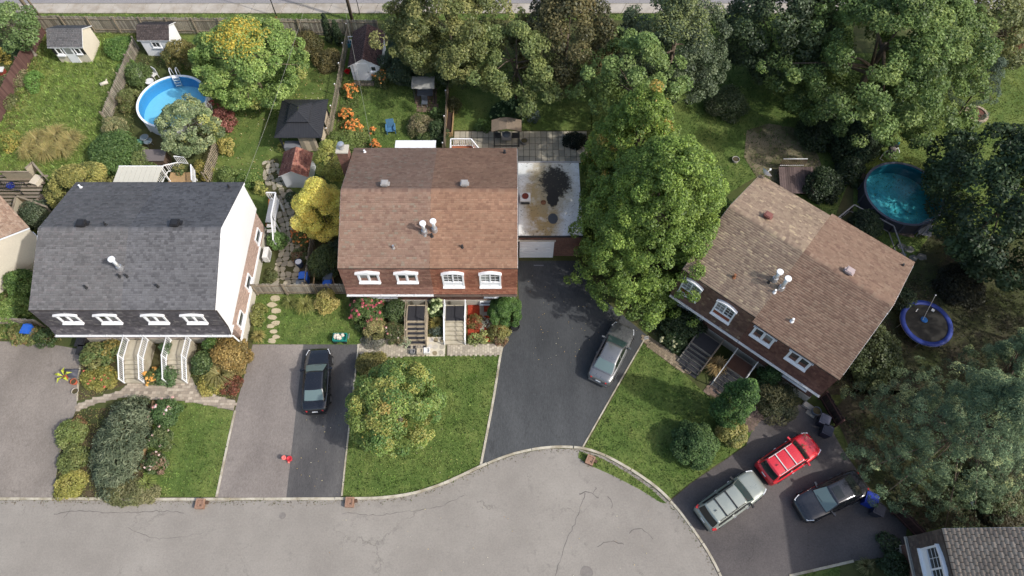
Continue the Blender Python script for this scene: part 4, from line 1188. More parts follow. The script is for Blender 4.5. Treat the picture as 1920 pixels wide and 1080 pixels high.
# big feathery grey-green hedge
shrub('large feathery dark grey-green juniper on the west front bed', 224, 832, 40, 1.7, pal((112, 124, 92), (96, 110, 80), (128, 138, 104), (82, 96, 70)), prof='dome', nl=170, lobe=.2, leafs=.28, aspect=.16, cover=1.2, ry=2.25, m=NEEDLE, name='juniper', cat='juniper')
shrub('lime-green shrub on the driveway side of the juniper', 132, 812, 24, .7, pal((126, 142, 66), (110, 128, 58), (140, 150, 76)), nl=24, leafs=.12, ry=1.1)
shrub('lower lime-green shrub near the kerb by the juniper', 138, 862, 24, .6, pal((118, 132, 62), (104, 118, 56), (136, 144, 72)), nl=22, leafs=.12)
shrub('reddish-brown sedum patch above the lime shrub', 146, 795, 14, .5, pal((132, 100, 62), (148, 116, 70)), nl=10, leafs=.1)
shrub('yellow ground cover along the kerb below the juniper', 132, 908, 30, .35, pal((172, 168, 66), (152, 154, 58), (186, 178, 84)), nl=20, leafs=.1, ry=.8)
shrub('pale dry weeds along the kerb under the juniper', 245, 925, 50, .35, pal((150, 146, 96), (132, 132, 82), (118, 124, 70)), nl=26, leafs=.1, ry=.3)
shrub('pink-flowered rose bush at the top of the west lawn', 312, 772, 24, 1.1, pal((86, 118, 58), (74, 104, 52), (100, 130, 68)), nl=22, leafs=.11, flowers=(pal((226, 178, 170), (232, 208, 206), (214, 150, 140)), .16, 12), name='rose_bush')
shrub('rose bush with few blooms in the middle of the west lawn edge', 300, 822, 20, 1.0, pal((98, 120, 64), (84, 106, 56), (120, 132, 74)), nl=18, leafs=.11, flowers=(pal((222, 190, 176),), .13, 5), name='rose_bush')
shrub('rose bush lowest on the west lawn edge', 290, 868, 20, .9, pal((92, 112, 60), (80, 100, 54), (150, 120, 96)), nl=18, leafs=.11, flowers=(pal((228, 200, 190),), .13, 6), name='rose_bush')
blades('lime day-lily leaves at the bottom of the rose bed', 276, 906, 16, .6, pal((152, 166, 70), (134, 150, 62)), 160)
shrub('bed of weeds beside the blue bin at far left', 50, 624, 34, .7, pal((126, 136, 64), (108, 122, 56), (146, 146, 74), (150, 124, 70)), nl=24, leafs=.13, ry=.5)
shrub('dark green shrub at the west corner of the charcoal-roofed house', 84, 632, 17, 1.2, pal((84, 108, 54), (70, 94, 48)), nl=14, leafs=.12)
# west side hedge strip
for k, (px, py, hw, h) in enumerate(((66, 400, 22, 1.6), (46, 470, 20, 1.8), (36, 530, 22, 1.8), (24, 580, 22, 1.5))):
    shrub(('grey leggy shrub by the left deck stairs', 'hedge shrub highest of three along the charcoal house west wall', 'hedge shrub middle of three along the charcoal house west wall', 'pale hedge shrub lowest along the charcoal house west wall')[k], px, py, hw, h,
          (G_GREY, G_MID, G_MID, G_FRESH)[k], nl=26, leafs=.13, ry=1.3, name='hedge_shrub')
# ---- backyard of the charcoal house
shrub('leafy green shrub at the bottom of the rough back lawn', 215, 285, 42, 1.6, pal((96, 128, 58), (82, 112, 52), (116, 142, 70)), nl=34, leafs=.14)
shrub('pale cream-flowered shrub by the broken grey fence', 212, 238, 22, 1.5, pal((140, 146, 92), (122, 130, 80), (168, 160, 104)), nl=18, leafs=.12)
shrub('low shrub row left of the left pool', 240, 185, 14, 1.2, pal((132, 140, 70), (150, 140, 84), (112, 124, 60)), nl=16, leafs=.12, ry=1.8)
shrub('shrub mass under the pool fence', 258, 140, 18, 1.4, pal((96, 120, 56), (110, 132, 62)), nl=18, leafs=.12, ry=1.4)
shrub('weedy shrub left of the beige awning', 268, 305, 24, 1.3, pal((118, 136, 66), (104, 124, 58), (134, 146, 76)), nl=22, leafs=.12)
shrub('bronze-leaved shrub under the white shed by the pool', 342, 102, 38, 2.4, pal((146, 134, 60), (128, 120, 54), (160, 146, 70), (108, 112, 52)), nl=40, leafs=.13, lobe=.3, ry=.6)
shrub('pinkish-red shrub between left pool and golden tree', 418, 222, 18, 1.6, pal((170, 104, 92), (150, 88, 78), (186, 124, 108)), nl=16, leafs=.12, ry=1.2)
shrub('small red-leaved shrub at the pool rim', 398, 198, 9, 1.3, pal((160, 78, 74), (140, 68, 64)), nl=8, leafs=.11)
shrub('yellow shrub beside the slatted fence end', 424, 272, 13, 1.2, pal((192, 180, 86), (172, 162, 72)), nl=12, leafs=.12, ry=1.5)
shrub('golden-green fern shrub below the grey-green tree', 378, 315, 15, 1.2, pal((170, 156, 62), (148, 142, 56), (128, 130, 52)), nl=14, leafs=.12, ry=1.3)
shrub('potted plants on the rear steps of the charcoal house', 340, 322, 13, 1.6, pal((104, 124, 64), (150, 146, 74), (88, 108, 58)), nl=12, leafs=.11)
shrub('lime shrub at the upper end of the flagstone path', 488, 352, 12, 1.0, pal((184, 182, 82), (164, 166, 70)), nl=10, leafs=.11)
shrub('low green shrub right of the slatted fence', 428, 328, 18, .9, pal((122, 142, 66), (106, 128, 58)), nl=14, leafs=.12)
shrub('green shrubs lining the lower leafy back lawn', 462, 338, 22, .8, G_FRESH, nl=16, leafs=.12, ry=.6)
shrub('round light-green hydrangea bush by the charcoal house wall', 519, 450, 17, 1.2, pal((118, 154, 72), (104, 140, 62), (132, 166, 84)), nl=22, leafs=.12)
shrub('mound of orange flowers beside the flagstone path', 568, 441, 19, .9, pal((90, 106, 48), (104, 112, 50)), nl=18, leafs=.1, flowers=(pal((222, 132, 40), (206, 116, 34), (230, 152, 56)), .15, 70), name='flower_mound', cat='flowers')
shrub('dark plants below the orange flower mound', 562, 478, 16, .8, pal((76, 92, 48), (92, 104, 54), (128, 96, 66)), nl=14, leafs=.12)
shrub('shaded green shrub between inner fence and middle house', 610, 490, 26, 1.9, pal((92, 106, 46), (78, 92, 42), (64, 78, 38)), nl=30, leafs=.13, ry=1.3)
shrub('dark shrub hugging the west wall of the middle house', 632, 470, 14, 1.8, G_DARK, nl=16, leafs=.13, ry=1.8)
shrub('low weeds along the charcoal house east wall', 508, 520, 10, .4, pal((104, 116, 60), (120, 124, 70)), nl=12, leafs=.1, ry=2.0)
shrub('dark evergreen shrub beside the small red-roofed shed', 548, 372, 12, 1.4, G_DARK, nl=14, leafs=.11)
# ---- front of the middle house
shrub('pink-red hydrangea at the left front of the middle house', 690, 582, 32, 1.5, pal((104, 130, 58), (90, 116, 52), (122, 142, 66)), nl=34, leafs=.11, lobe=.34, flowers=(pal((214, 96, 112), (226, 122, 128), (200, 78, 96)), .19, 62), name='hydrangea')
shrub('green foliage shrub right of the pink hydrangea', 742, 580, 22, 1.6, pal((92, 114, 62), (80, 102, 54), (104, 126, 68)), nl=20, leafs=.12)
shrub('cream-variegated round bush below the pink hydrangea', 705, 618, 20, 1.3, pal((176, 166, 100), (154, 148, 86), (128, 130, 64)), nl=20, leafs=.1)
shrub('mixed rose shrub left of the wooden steps', 737, 622, 19, 1.2, pal((104, 116, 62), (90, 102, 56), (140, 124, 80)), nl=18, leafs=.1, flowers=(pal((206, 132, 120), (222, 200, 190)), .12, 8))
shrub('silver-leaved edging plant by the wooden steps', 757, 640, 11, .5, pal((174, 186, 150), (156, 170, 134)), nl=10, leafs=.09)
shrub('grey lavender edging under the variegated bush', 700, 641, 24, .35, pal((146, 144, 132), (124, 124, 110), (108, 116, 88)), nl=16, leafs=.08, ry=.4)
shrub('white-headed hydrangea between the two step flights', 817, 578, 16, 1.2, pal((90, 118, 54), (76, 104, 48)), nl=14, leafs=.11, flowers=(pal((206, 218, 160), (190, 206, 140)), .22, 26), name='hydrangea')
blades('golden grass clump between the two step flights', 817, 606, 13, .5, pal((176, 160, 70), (156, 146, 62), (138, 138, 60)), 170)
shrub('blue-grey creeping juniper between the two step flights', 817, 620, 13, .35, pal((96, 112, 98), (84, 100, 86)), nl=12, leafs=.09, ry=.6)
shrub('red-orange leafy plants on the red mulch', 891, 602, 14, .7, pal((150, 110, 52), (124, 118, 52), (168, 92, 52)), nl=14, leafs=.11)
shrub('lime hosta at the walkway corner', 890, 635, 12, .5, pal((152, 164, 84), (134, 148, 72)), nl=10, leafs=.13, name='hosta', cat='plant')
shrub('second lime hosta by the walkway edge', 908, 632, 12, .5, pal((164, 172, 92), (146, 156, 80)), nl=10, leafs=.13, name='hosta', cat='plant')
shrub('silver and white plant in the middle of the mulch bed', 912, 604, 10, .5, pal((190, 188, 168), (166, 166, 144), (124, 128, 98)), nl=9, leafs=.1)
shrub('yellow-green shrub under the clipped dome bush', 935, 620, 18, .7, pal((142, 140, 64), (124, 126, 58), (158, 150, 74)), nl=16, leafs=.11)
shrub('reddish ground plants at the driveway end of the bed', 938, 636, 12, .4, pal((140, 104, 72), (120, 112, 66), (160, 132, 92)), nl=10, leafs=.1)
shrub('golden-green clipped hedge at the corner of the front lawn', 697, 681, 31, 1.1, pal((132, 128, 58), (114, 114, 52), (150, 142, 68)), nl=34, leafs=.1, ry=.55, name='hedge', cat='hedge')
shrub('pale yellow bush in front of the grey fence', 612, 562, 18, 1.6, pal((200, 184, 96), (180, 166, 82), (160, 154, 66)), nl=16, leafs=.12, ry=1.2)
blades('yellow-green day-lily clump left of the pale yellow bush', 574, 574, 19, .8, pal((158, 160, 70), (140, 146, 62), (174, 170, 84)), 300, name='day_lily')
blades('low grass tuft near the fence end by stepping stones', 545, 568, 14, .6, pal((140, 146, 68), (124, 134, 60)), 180)
shrub('weeds below the charcoal house corner downpipe', 484, 590, 12, .8, pal((148, 150, 70), (130, 136, 62)), nl=14, leafs=.11, ry=2.0)
blades('yellow grasses at the edge of the worn driveway', 486, 632, 13, .7, pal((176, 162, 80), (158, 150, 72)), 220)
# ---- backyard of the middle house
FO = pal((232, 146, 36), (240, 164, 52), (220, 128, 30))
for lab, px, py, hw, n in (('orange flower clump nearest the brown-roofed shed', 655, 170, 14, 60), ('orange flower clump in the middle of the lattice fence', 650, 215, 12, 46), ('large orange flower clump halfway down the left bed', 660, 240, 17, 70), ('small orange flower clump by the cable', 700, 245, 5, 10), ('orange flower clump nearest the roof edge', 706, 272, 9, 24)):
    shrub(lab, px, py, hw, .8, pal((110, 132, 54), (96, 118, 50)), nl=12, leafs=.1, flowers=(FO, .17, n), name='flower_clump', cat='flowers', group='orange flower clumps in the middle backyard')
shrub('green leafy bed left of the orange flowers', 632, 268, 22, .7, pal((120, 140, 62), (104, 126, 56)), nl=18, leafs=.11)
shrub('lime foliage at the foot of the orange flower bed', 660, 258, 26, .5, pal((132, 148, 66), (116, 134, 60)), nl=18, leafs=.11)
shrub('round bush with orange skirt of flowers beside the shed door', 722, 142, 22, 1.1, pal((104, 118, 58), (90, 104, 52)), nl=18, leafs=.11, flowers=(FO, .15, 46), name='flower_clump', cat='flowers')
shrub('beige seeded shrub below the canopied swing', 788, 235, 20, 1.1, pal((150, 140, 100), (132, 124, 88), (116, 120, 70)), nl=18, leafs=.1, ry=1.2)
shrub('dark green shrub against the patio fence', 820, 245, 15, 1.4, pal((78, 100, 56), (66, 88, 50)), nl=16, leafs=.12, ry=1.6)
shrub('green shrub above the white awning', 800, 262, 18, .7, pal((104, 124, 58), (88, 108, 52)), nl=14, leafs=.11)
shrub('light green ferns at the corner of the swing terrace', 818, 212, 11, .7, pal((104, 132, 66), (90, 118, 58)), nl=10, leafs=.11)
shrub('dark hydrangea with pale heads behind the grill shelter', 952, 210, 32, 1.3, pal((52, 84, 40), (44, 72, 36)), nl=26, leafs=.13, ry=.6, flowers=(pal((150, 176, 110), (132, 162, 96)), .2, 60), name='hydrangea')
shrub('blue-grey rounded shrub right of the dark hydrangea', 998, 215, 12, 1.2, pal((92, 108, 100), (80, 96, 90)), nl=14, leafs=.1)
shrub('bright green ferns at the patio edge', 905, 236, 14, .7, pal((92, 124, 50), (80, 110, 46)), nl=12, leafs=.12)
shrub('dim yellowish shrub by the long planter', 850, 195, 13, 1.2, pal((86, 88, 46), (74, 78, 42)), nl=14, leafs=.12)
shrub('dark ivy block at the right of the slab patio', 1078, 262, 22, .8, pal((36, 46, 30), (30, 40, 27), k=.9), nl=20, leafs=.12, ry=.7)
shrub('brown dried shrub near the back fence', 575, 80, 30, 1.2, pal((122, 110, 56), (104, 98, 50), (90, 90, 46)), nl=24, leafs=.13, ry=.7)
shrub('brownish shrub beside the lattice fence top', 612, 112, 26, 1.0, pal((108, 100, 52), (92, 88, 46), (126, 114, 60)), nl=20, leafs=.12, ry=.8)
shrub('orange-leaved sapling against the back fence', 520, 45, 9, 1.6, pal((166, 128, 60), (146, 116, 56)), nl=8, leafs=.14)
shrub('yellow-green weeds by the gazebo corner', 530, 275, 10, .7, G_YEL, nl=8, leafs=.11)
# ---- left edge gardens
shrub('bright yellow bush at the left edge', 6, 102, 14, 1.0, pal((214, 196, 70), (196, 180, 60)), nl=12, leafs=.11)
shrub('dark ground shrub under the top left tree', 32, 92, 24, .8, pal((84, 110, 64), (72, 98, 58)), nl=16, leafs=.12)
shrub('weedy bed left of the maroon fence', 30, 150, 20, .6, pal((118, 128, 72), (104, 116, 64), (150, 140, 100)), nl=16, leafs=.11, ry=1.3)
shrub('weedy bed below the left edge white box', 12, 190, 18, .6, pal((126, 132, 76), (110, 118, 66)), nl=12, leafs=.11)
shrub('leafy weeds along the maroon fence in the rough lawn', 62, 150, 12, .8, pal((118, 160, 60), (104, 144, 54)), nl=14, leafs=.12, ry=2.2)
shrub('goldenrod weeds at the foot of the maroon fence', 18, 262, 22, .8, pal((146, 160, 60), (126, 146, 56), (186, 170, 66)), nl=16, leafs=.12)
shrub('tall weeds along the grey slat fence', 222, 88, 26, .9, pal((104, 144, 56), (92, 130, 52), (122, 156, 64)), nl=24, leafs=.13, ry=.8)
shrub('tall weeds in the middle of the grey slat fence', 235, 130, 15, .8, pal((110, 146, 58), (126, 156, 66)), nl=16, leafs=.13, ry=1.4)
# tall dry grass patch
for k, (px, py, hw, n) in enumerate(((70, 262, 26, 420), (105, 255, 26, 420), (135, 262, 22, 360), (90, 285, 26, 420), (120, 282, 22, 360), (55, 285, 20, 320))):
    blades(('dry grass clump at the left of the tawny patch', 'dry grass clump at the top of the tawny patch', 'dry grass clump at the right of the tawny patch', 'dry grass clump at the bottom middle of the tawny patch', 'dry grass clump at the bottom right of the tawny patch', 'dry grass clump at the bottom left of the tawny patch')[k], px, py, hw, .9, pal((186, 172, 96), (196, 182, 106), (164, 162, 84), (174, 156, 94)), n, name='dry_grass', cat='grass clump')
# ---- bottom right
shrub('dark shrub next to bottom right house gutter', 1680, 1060, 24, 1.4, pal((50, 70, 40), (62, 84, 46)), nl=24, leafs=.13)
shrub('brown-tipped plants against the bottom right house', 1692, 1045, 10, 1.0, pal((96, 80, 56), (80, 84, 48)), nl=8, leafs=.12)
blades('yellow striped grass at the bottom walkway', 1622, 1062, 15, .7, pal((150, 144, 84), (116, 122, 62)), 220)
shrub('dark shrub at the driveway end near bottom right house', 1668, 1018, 18, .9, G_DARK, nl=14, leafs=.13)
shrub('sunlit scrub right of the little white garden seat', 1865, 925, 44, 1.2, pal((92, 106, 58), (80, 92, 52), (120, 118, 76)), nl=30, leafs=.14)
shrub('dry dim scrub behind the bottom right house roof', 1880, 965, 40, .8, pal((96, 88, 60), (82, 78, 52)), nl=20, leafs=.13, ry=.5)
shrub('grey-green sapling clump on the east back lawn', 1365, 190, 34, 1.8, pal((88, 104, 62), (76, 92, 54), (112, 120, 84)), nl=22, leafs=.14)
shrub('dark shaded bush beneath the huge maple', 1540, 240, 36, 2.4, G_DARK, nl=30, leafs=.16)
shrub('dark scrub below the very dark tree', 1800, 535, 40, 1.2, pal((52, 52, 38), (60, 60, 42)), nl=22, leafs=.14)

# fallen leaves
def litter(name, label, pxs, n, pal_, seed, size=.08, z=.03):
    rg = np.random.default_rng(seed); pts = ground_poly(pxs)
    xs = [p[0] for p in pts]; ys = [p[1] for p in pts]
    A = (max(xs) - min(xs)) * (max(ys) - min(ys))
    P = sample_poly(pts, n / A * 1.6, rg)[:n]
    C = np.concatenate([P, np.full((len(P), 1), z) + rg.uniform(0, .02, (len(P), 1))], 1)
    pp = np.array(pal_)
    o = leaves(name, C, np.array([0, 0, 1.0]) + rg.normal(0, .3, (len(P), 3)), size * rg.uniform(.6, 1.4, len(P)), pp[rg.integers(len(pp), size=len(P))], LEAF, None, rg)
    tag(o, label, 'leaves', kind='stuff')
FL = pal((214, 200, 130), (196, 170, 90), (222, 214, 180), (176, 140, 80))
litter('fallen_leaves', 'pale fallen leaves on the sealed driveway below the maple', [(985, 500), (1090, 500), (1200, 620), (1140, 700), (1000, 680)], 90, FL, 1, .07)
litter('fallen_leaves', 'pale fallen leaves scattered on the middle front lawn', LAWNS['front_lawn'][0], 130, FL, 2, .06, .06)
litter('fallen_leaves', 'yellow fallen leaves under the golden tree', [(480, 100), (600, 100), (620, 200), (520, 330), (400, 340), (420, 220)], 420, FL, 3, .11, .06)
litter('fallen_leaves', 'few pale leaves on the dark driveway', [(560, 770), (650, 770), (642, 930), (540, 930)], 26, FL, 4, .06)
litter('fallen_leaves', 'few pale leaves on the street', [(650, 950), (1250, 950), (1300, 1080), (600, 1080)], 40, FL, 5, .06)
litter('fallen_leaves', 'pale leaves in the east back lawn', [(1300, 60), (1580, 60), (1560, 330), (1380, 320)], 90, FL, 6, .08, .08)
litter('fallen_leaves', 'dim leaves on the slab patio', [(985, 248), (1080, 248), (1080, 300), (985, 300)], 70, pal((170, 160, 120), (140, 124, 90)), 7, .1, .07)

# low mixed planting that fills the beds between the shrubs
def ground_cover(label, pxs, dens, pal_, seed, hmax=.22, size=.09):
    rg = np.random.default_rng(seed); pts = ground_poly(pxs)
    P = sample_poly(pts, dens, rg); N = len(P)
    cell = rg.normal(0, 1, (50, 50)); ck = np.floor(P / .33).astype(int) % 50
    hgt = np.clip(.45 + .35 * cell[ck[:, 0], ck[:, 1]], .05, 1.2) * hmax
    keep = cell[ck[:, 1], ck[:, 0]] > -.9
    C = np.concatenate([P, (hgt * rg.uniform(.2, 1, N))[:, None] + .02], 1)[keep]; N = len(C)
    pp = np.array(pal_); pi_ = (np.abs(cell[ck[:, 1], ck[:, 0]][keep] * 997).astype(int)) % len(pp)
    pi_ = np.where(rg.random(N) < .3, rg.integers(len(pp), size=N), pi_)
    cols = np.clip(pp[pi_] * (1 + rg.normal(0, .2, (N, 1))), .004, .9)
    o = leaves('ground_cover', C, np.array([0, 0, .9]) + rg.normal(0, .5, (N, 3)), size * rg.uniform(.6, 1.5, N), cols, LEAF, None, rg)
    tag(o, label, 'ground cover', kind='stuff')
GC = pal((112, 124, 60), (94, 110, 52), (134, 136, 72), (80, 94, 46), (120, 108, 66))
GY = pal((140, 144, 64), (122, 132, 58), (160, 156, 78), (104, 116, 54), (134, 112, 68))
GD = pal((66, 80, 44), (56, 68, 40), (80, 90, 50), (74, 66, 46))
ground_cover('low mixed plants in the bed left of the left front steps', [(150, 690), (152, 640), (236, 636), (242, 708), (238, 720), (180, 742), (146, 752)], 130, GY, 31)
ground_cover('low mixed plants around the juniper', [(112, 850), (142, 772), (290, 752), (275, 860), (262, 931), (100, 933)], 110, GY, 32, .3)
ground_cover('low mixed plants in the bed beside the worn driveway', [(360, 708), (355, 636), (470, 640), (442, 752), (392, 738)], 130, GY, 33)
ground_cover('low mixed plants under the pink hydrangea', [(655, 556), (764, 556), (764, 632), (690, 646), (660, 600)], 130, GC, 34)
ground_cover('low plants between the middle house steps', [(803, 556), (834, 556), (834, 632), (803, 632)], 130, GC, 35)
ground_cover('low plants on the mulch bed edge', [(880, 600), (950, 600), (944, 640), (905, 641), (880, 634)], 80, GC, 36)
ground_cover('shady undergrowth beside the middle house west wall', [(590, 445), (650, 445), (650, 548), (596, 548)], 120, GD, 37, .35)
ground_cover('weeds along the fence by the left pool', [(262, 80), (330, 80), (300, 140), (262, 190), (250, 260), (330, 320), (200, 335), (215, 210)], 110, GC, 38, .35, .11)
ground_cover('overgrown weeds along the maroon fence', [(84, 64), (100, 64), (50, 200), (0, 300), (-20, 300), (30, 180)], 120, GY, 39, .4, .11)
ground_cover('garden plants in the left edge garden', [(-30, 40), (80, 60), (20, 180), (-30, 260)], 90, GC, 40, .3, .11)
ground_cover('flower bed greenery by the lattice fence', [(652, 150), (672, 160), (676, 240), (700, 280), (622, 280), (636, 220)], 150, GC, 41, .35, .1)
ground_cover('greenery below the canopied swing', [(770, 215), (832, 208), (832, 282), (765, 282)], 130, GC, 42, .35, .1)
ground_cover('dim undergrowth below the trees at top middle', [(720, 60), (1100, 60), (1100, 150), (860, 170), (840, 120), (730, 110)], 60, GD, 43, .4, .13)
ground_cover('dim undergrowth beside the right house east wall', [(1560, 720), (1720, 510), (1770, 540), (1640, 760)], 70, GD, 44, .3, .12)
ground_cover('litter and weeds by the trampoline, coloured darker for shade', [(1690, 520), (1950, 540), (1950, 720), (1660, 720)], 50, pal((64, 60, 44), (76, 72, 48), (60, 70, 40), k=.8), 45, .12, .1)  # shade around the trampoline is mixed into these litter colours
ground_cover('dark undergrowth added beneath the big spruce to darken its gaps', [(1570, 780), (1920, 740), (1930, 960), (1690, 970), (1630, 900)], 60, GD, 52, .3, .12)  # dark layer added against bright ground showing through the spruce
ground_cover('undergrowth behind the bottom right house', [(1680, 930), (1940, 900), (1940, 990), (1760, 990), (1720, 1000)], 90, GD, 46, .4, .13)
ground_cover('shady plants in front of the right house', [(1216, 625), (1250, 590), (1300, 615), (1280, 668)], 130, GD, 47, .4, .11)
ground_cover('plants between right house and cedar', [(1420, 780), (1440, 700), (1520, 745), (1470, 770)], 110, GD, 48, .3, .11)
ground_cover('weeds along the kerb of the west driveway and beds', [(100, 934), (262, 932), (262, 938), (100, 939)], 160, GY, 49, .2, .08)
ground_cover('weeds at the west side of the charcoal-roofed house', [(-20, 590), (110, 612), (120, 645), (60, 640), (-20, 636)], 120, GY, 50, .3, .1)
ground_cover('hedge greenery along the charcoal house west wall', [(70, 400), (100, 400), (50, 600), (-10, 600), (-10, 540)], 110, GC, 51, .5, .12)

# grit and leaf crumbs gathered against the kerb
rg_k = np.random.default_rng(77)
kk_ = rg_k.integers(0, len(kl) - 1, 1500)
kd = np.array([tuple(kl[i + 1] - kl[i])[:2] for i in kk_]); kd /= np.linalg.norm(kd, axis=1, keepdims=True)
kc = np.array([tuple(kl[i])[:2] for i in kk_]) + kd * rg_k.uniform(0, .3, (1500, 1)) + np.stack([kd[:, 1], -kd[:, 0]], 1) * np.abs(rg_k.normal(0, .16, (1500, 1)))
kp3 = np.array([(132, 122, 100), (112, 100, 78), (150, 140, 112), (98, 108, 58)])
o_ = leaves('kerb_grit', np.concatenate([kc, np.full((1500, 1), .018)], 1), np.array([0, 0, 1.0]) + rg_k.normal(0, .2, (1500, 3)), rg_k.uniform(.03, .11, 1500), np.array([lin(*q, .8) for q in kp3])[rg_k.integers(4, size=1500)], LEAF, None, rg_k)
tag(o_, 'grit and leaf crumbs along the kerb', 'grit', kind='stuff')
# ------------------------------------------------------------------ garage between the middle house and the maple
g0, g1 = survey(970, 490), survey(1074, 490)
gz = 2.85
gA = survey(970, 305, gz); gB = survey(1084, 305, gz); gC = survey(970, 443, gz)
GW = gB.x - g0.x; GY0 = gC.y; GY1 = gA.y
gar = thing('attached_garage', 'brick garage with stained white flat roof and white door', 'garage', (g0.x + .05, GY0, 0))
def stained_roof():
    m, n, l, out = new_mat('stained_membrane')
    p = n.new('ShaderNodeBsdfPrincipled'); p.inputs['Roughness'].default_value = .8
    l.new(p.outputs[0], out.inputs[0])
    tc = n.new('ShaderNodeTexCoord'); mp = n.new('ShaderNodeMapping'); l.new(tc.outputs['Object'], mp.inputs[0])
    def noise(s, d=6, r=.65, w=0):
        t = n.new('ShaderNodeTexNoise'); t.inputs['Scale'].default_value = s; t.inputs['Detail'].default_value = d; t.inputs['Roughness'].default_value = r
        l.new(mp.outputs[0], t.inputs['Vector']); return t.outputs['Fac']
    def ramp(src, a, b, c=0., d=1.):
        r = n.new('ShaderNodeMapRange'); r.inputs['From Min'].default_value = a; r.inputs['From Max'].default_value = b; r.inputs['To Min'].default_value = c; r.inputs['To Max'].default_value = d
        l.new(src, r.inputs['Value']); return r.outputs[0]
    def blob(cx, cy, rx, ry, wob=1.2, k=.35):
        v = n.new('ShaderNodeMapping'); v.vector_type = 'POINT'
        v.inputs['Location'].default_value = (-cx / rx, -cy / ry, 0); v.inputs['Scale'].default_value = (1 / rx, 1 / ry, 0)
        l.new(tc.outputs['Object'], v.inputs[0])
        ln = n.new('ShaderNodeVectorMath'); ln.operation = 'LENGTH'; l.new(v.outputs[0], ln.inputs[0])
        a = n.new('ShaderNodeMath'); a.operation = 'MULTIPLY_ADD'; a.inputs[1].default_value = wob; a.inputs[2].default_value = -wob * .5
        l.new(noise(2.2, 10, .85), a.inputs[0])
        s = n.new('ShaderNodeMath'); s.operation = 'ADD'; l.new(ln.outputs['Value'], s.inputs[0]); l.new(a.outputs[0], s.inputs[1])
        return ramp(s.outputs[0], 1 + k * .12, 1 - k * .12)
    def mix(f, a, c):
        x = n.new('ShaderNodeMix'); x.data_type = 'RGBA'; l.new(f, x.inputs[0])
        if isinstance(a, tuple): x.inputs[6].default_value = (*a, 1)
        else: l.new(a, x.inputs[6])
        x.inputs[7].default_value = (*c, 1); return x.outputs[2]
    col = mix(ramp(noise(.8), .4, .7), (.66, .67, .65), (.55, .55, .50))
    f1 = n.new('ShaderNodeMath'); f1.operation = 'MULTIPLY'; l.new(blob(1.8, 2.7, 1.3, 3.8, 1.5, 2.5), f1.inputs[0]); l.new(ramp(noise(1.2), .32, .5, .35, 1), f1.inputs[1])
    col = mix(f1.outputs[0], col, (.32, .23, .10))
    sp = n.new('ShaderNodeMath'); sp.operation = 'MULTIPLY'; l.new(ramp(noise(7, 3), .60, .66), sp.inputs[0]); l.new(ramp(noise(.9), .42, .56), sp.inputs[1])
    col = mix(sp.outputs[0], col, (.05, .045, .03))
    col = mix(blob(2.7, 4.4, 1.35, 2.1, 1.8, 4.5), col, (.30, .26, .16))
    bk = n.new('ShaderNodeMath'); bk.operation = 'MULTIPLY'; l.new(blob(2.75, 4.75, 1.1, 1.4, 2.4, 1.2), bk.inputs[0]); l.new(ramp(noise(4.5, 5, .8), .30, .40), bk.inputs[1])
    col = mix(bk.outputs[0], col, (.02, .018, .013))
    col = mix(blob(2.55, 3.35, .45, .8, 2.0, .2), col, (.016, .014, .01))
    col = mix(blob(2.5, 1.5, .36, .45, .5), col, (.05, .055, .06))
    l.new(col, p.inputs['Base Color'])
    return m
MB().box(GW / 2, (GY1 - GY0) / 2, gz / 2, GW - .1, GY1 - GY0 - .1, gz - .06).build('wall', BRICK_R, gar)
MB().box(GW / 2, (GY1 - GY0) / 2, gz - .01, GW - .02, GY1 - GY0 - .02, .06).build('flat_roof', stained_roof(), gar)
MB().box(GW / 2, -.02, gz - .02, GW, .07, .16).build('roof_edge', DARKMET, gar)
MB().box(GW / 2, GY1 - GY0 + .02, gz - .0, GW, .1, .16).build('roof_edge', GREYMET, gar)
door = MB().box(1.35, -.02, 1.12, 2.5, .1, 2.24).build('garage_door', WHITE, gar, ); door['label'] = 'white sectional garage door'
for k in range(5):
    MB().box(1.35, -.075, .24 + k * .44, 2.4, .03, .41).build('door_panel', WHITE, door)
MB().box(1.35, -.1, 1.25, .16, .03, .03).build('handle', DARKMET, door)
MB().box(1.35, -.04, 2.3, 2.7, .1, .1).build('lintel', FOUND, gar)
ac = thing('roof_fan', 'rusty round exhaust fan on white curb on the garage roof', 'fan', (survey(985, 370, gz + .3).x, survey(985, 370, gz + .3).y, gz + .02))
MB().box(0, 0, .17, .75, .75, .34).build('curb', WHITE_W, ac)
MB().cyl(0, .05, .34, .42, .24, n=16).build('fan_grille', mat('rust', lin(110, 52, 40, .9), .8, .3, 4, 20), ac)
MB().box(0, -.42, .14, .62, .06, .18).build('louvre', DARKMET, ac)
rd = thing('roof_drain', 'rusty round roof drain on the garage roof', 'drain', (survey(1019, 380, gz).x, survey(1019, 380, gz).y, gz + .02))
MB().lathe(0, 0, [(.2, 0), (.2, .05), (.1, .09), (.06, .05), (.001, .05)], 14).build('strainer', mat('rust_dull', lin(120, 84, 60, .9), .9, .3), rd)
cm_ = thing('floor_mat', 'narrow grey mat lying before the garage door', 'mat', survey(1010, 498))
MB().box(0, 0, .03, .75, .1, .03).build('strip', GREYP, cm_)
MB().box(0, 0, .046, .7, .02, .008).build('rib', GREYMET, cm_)

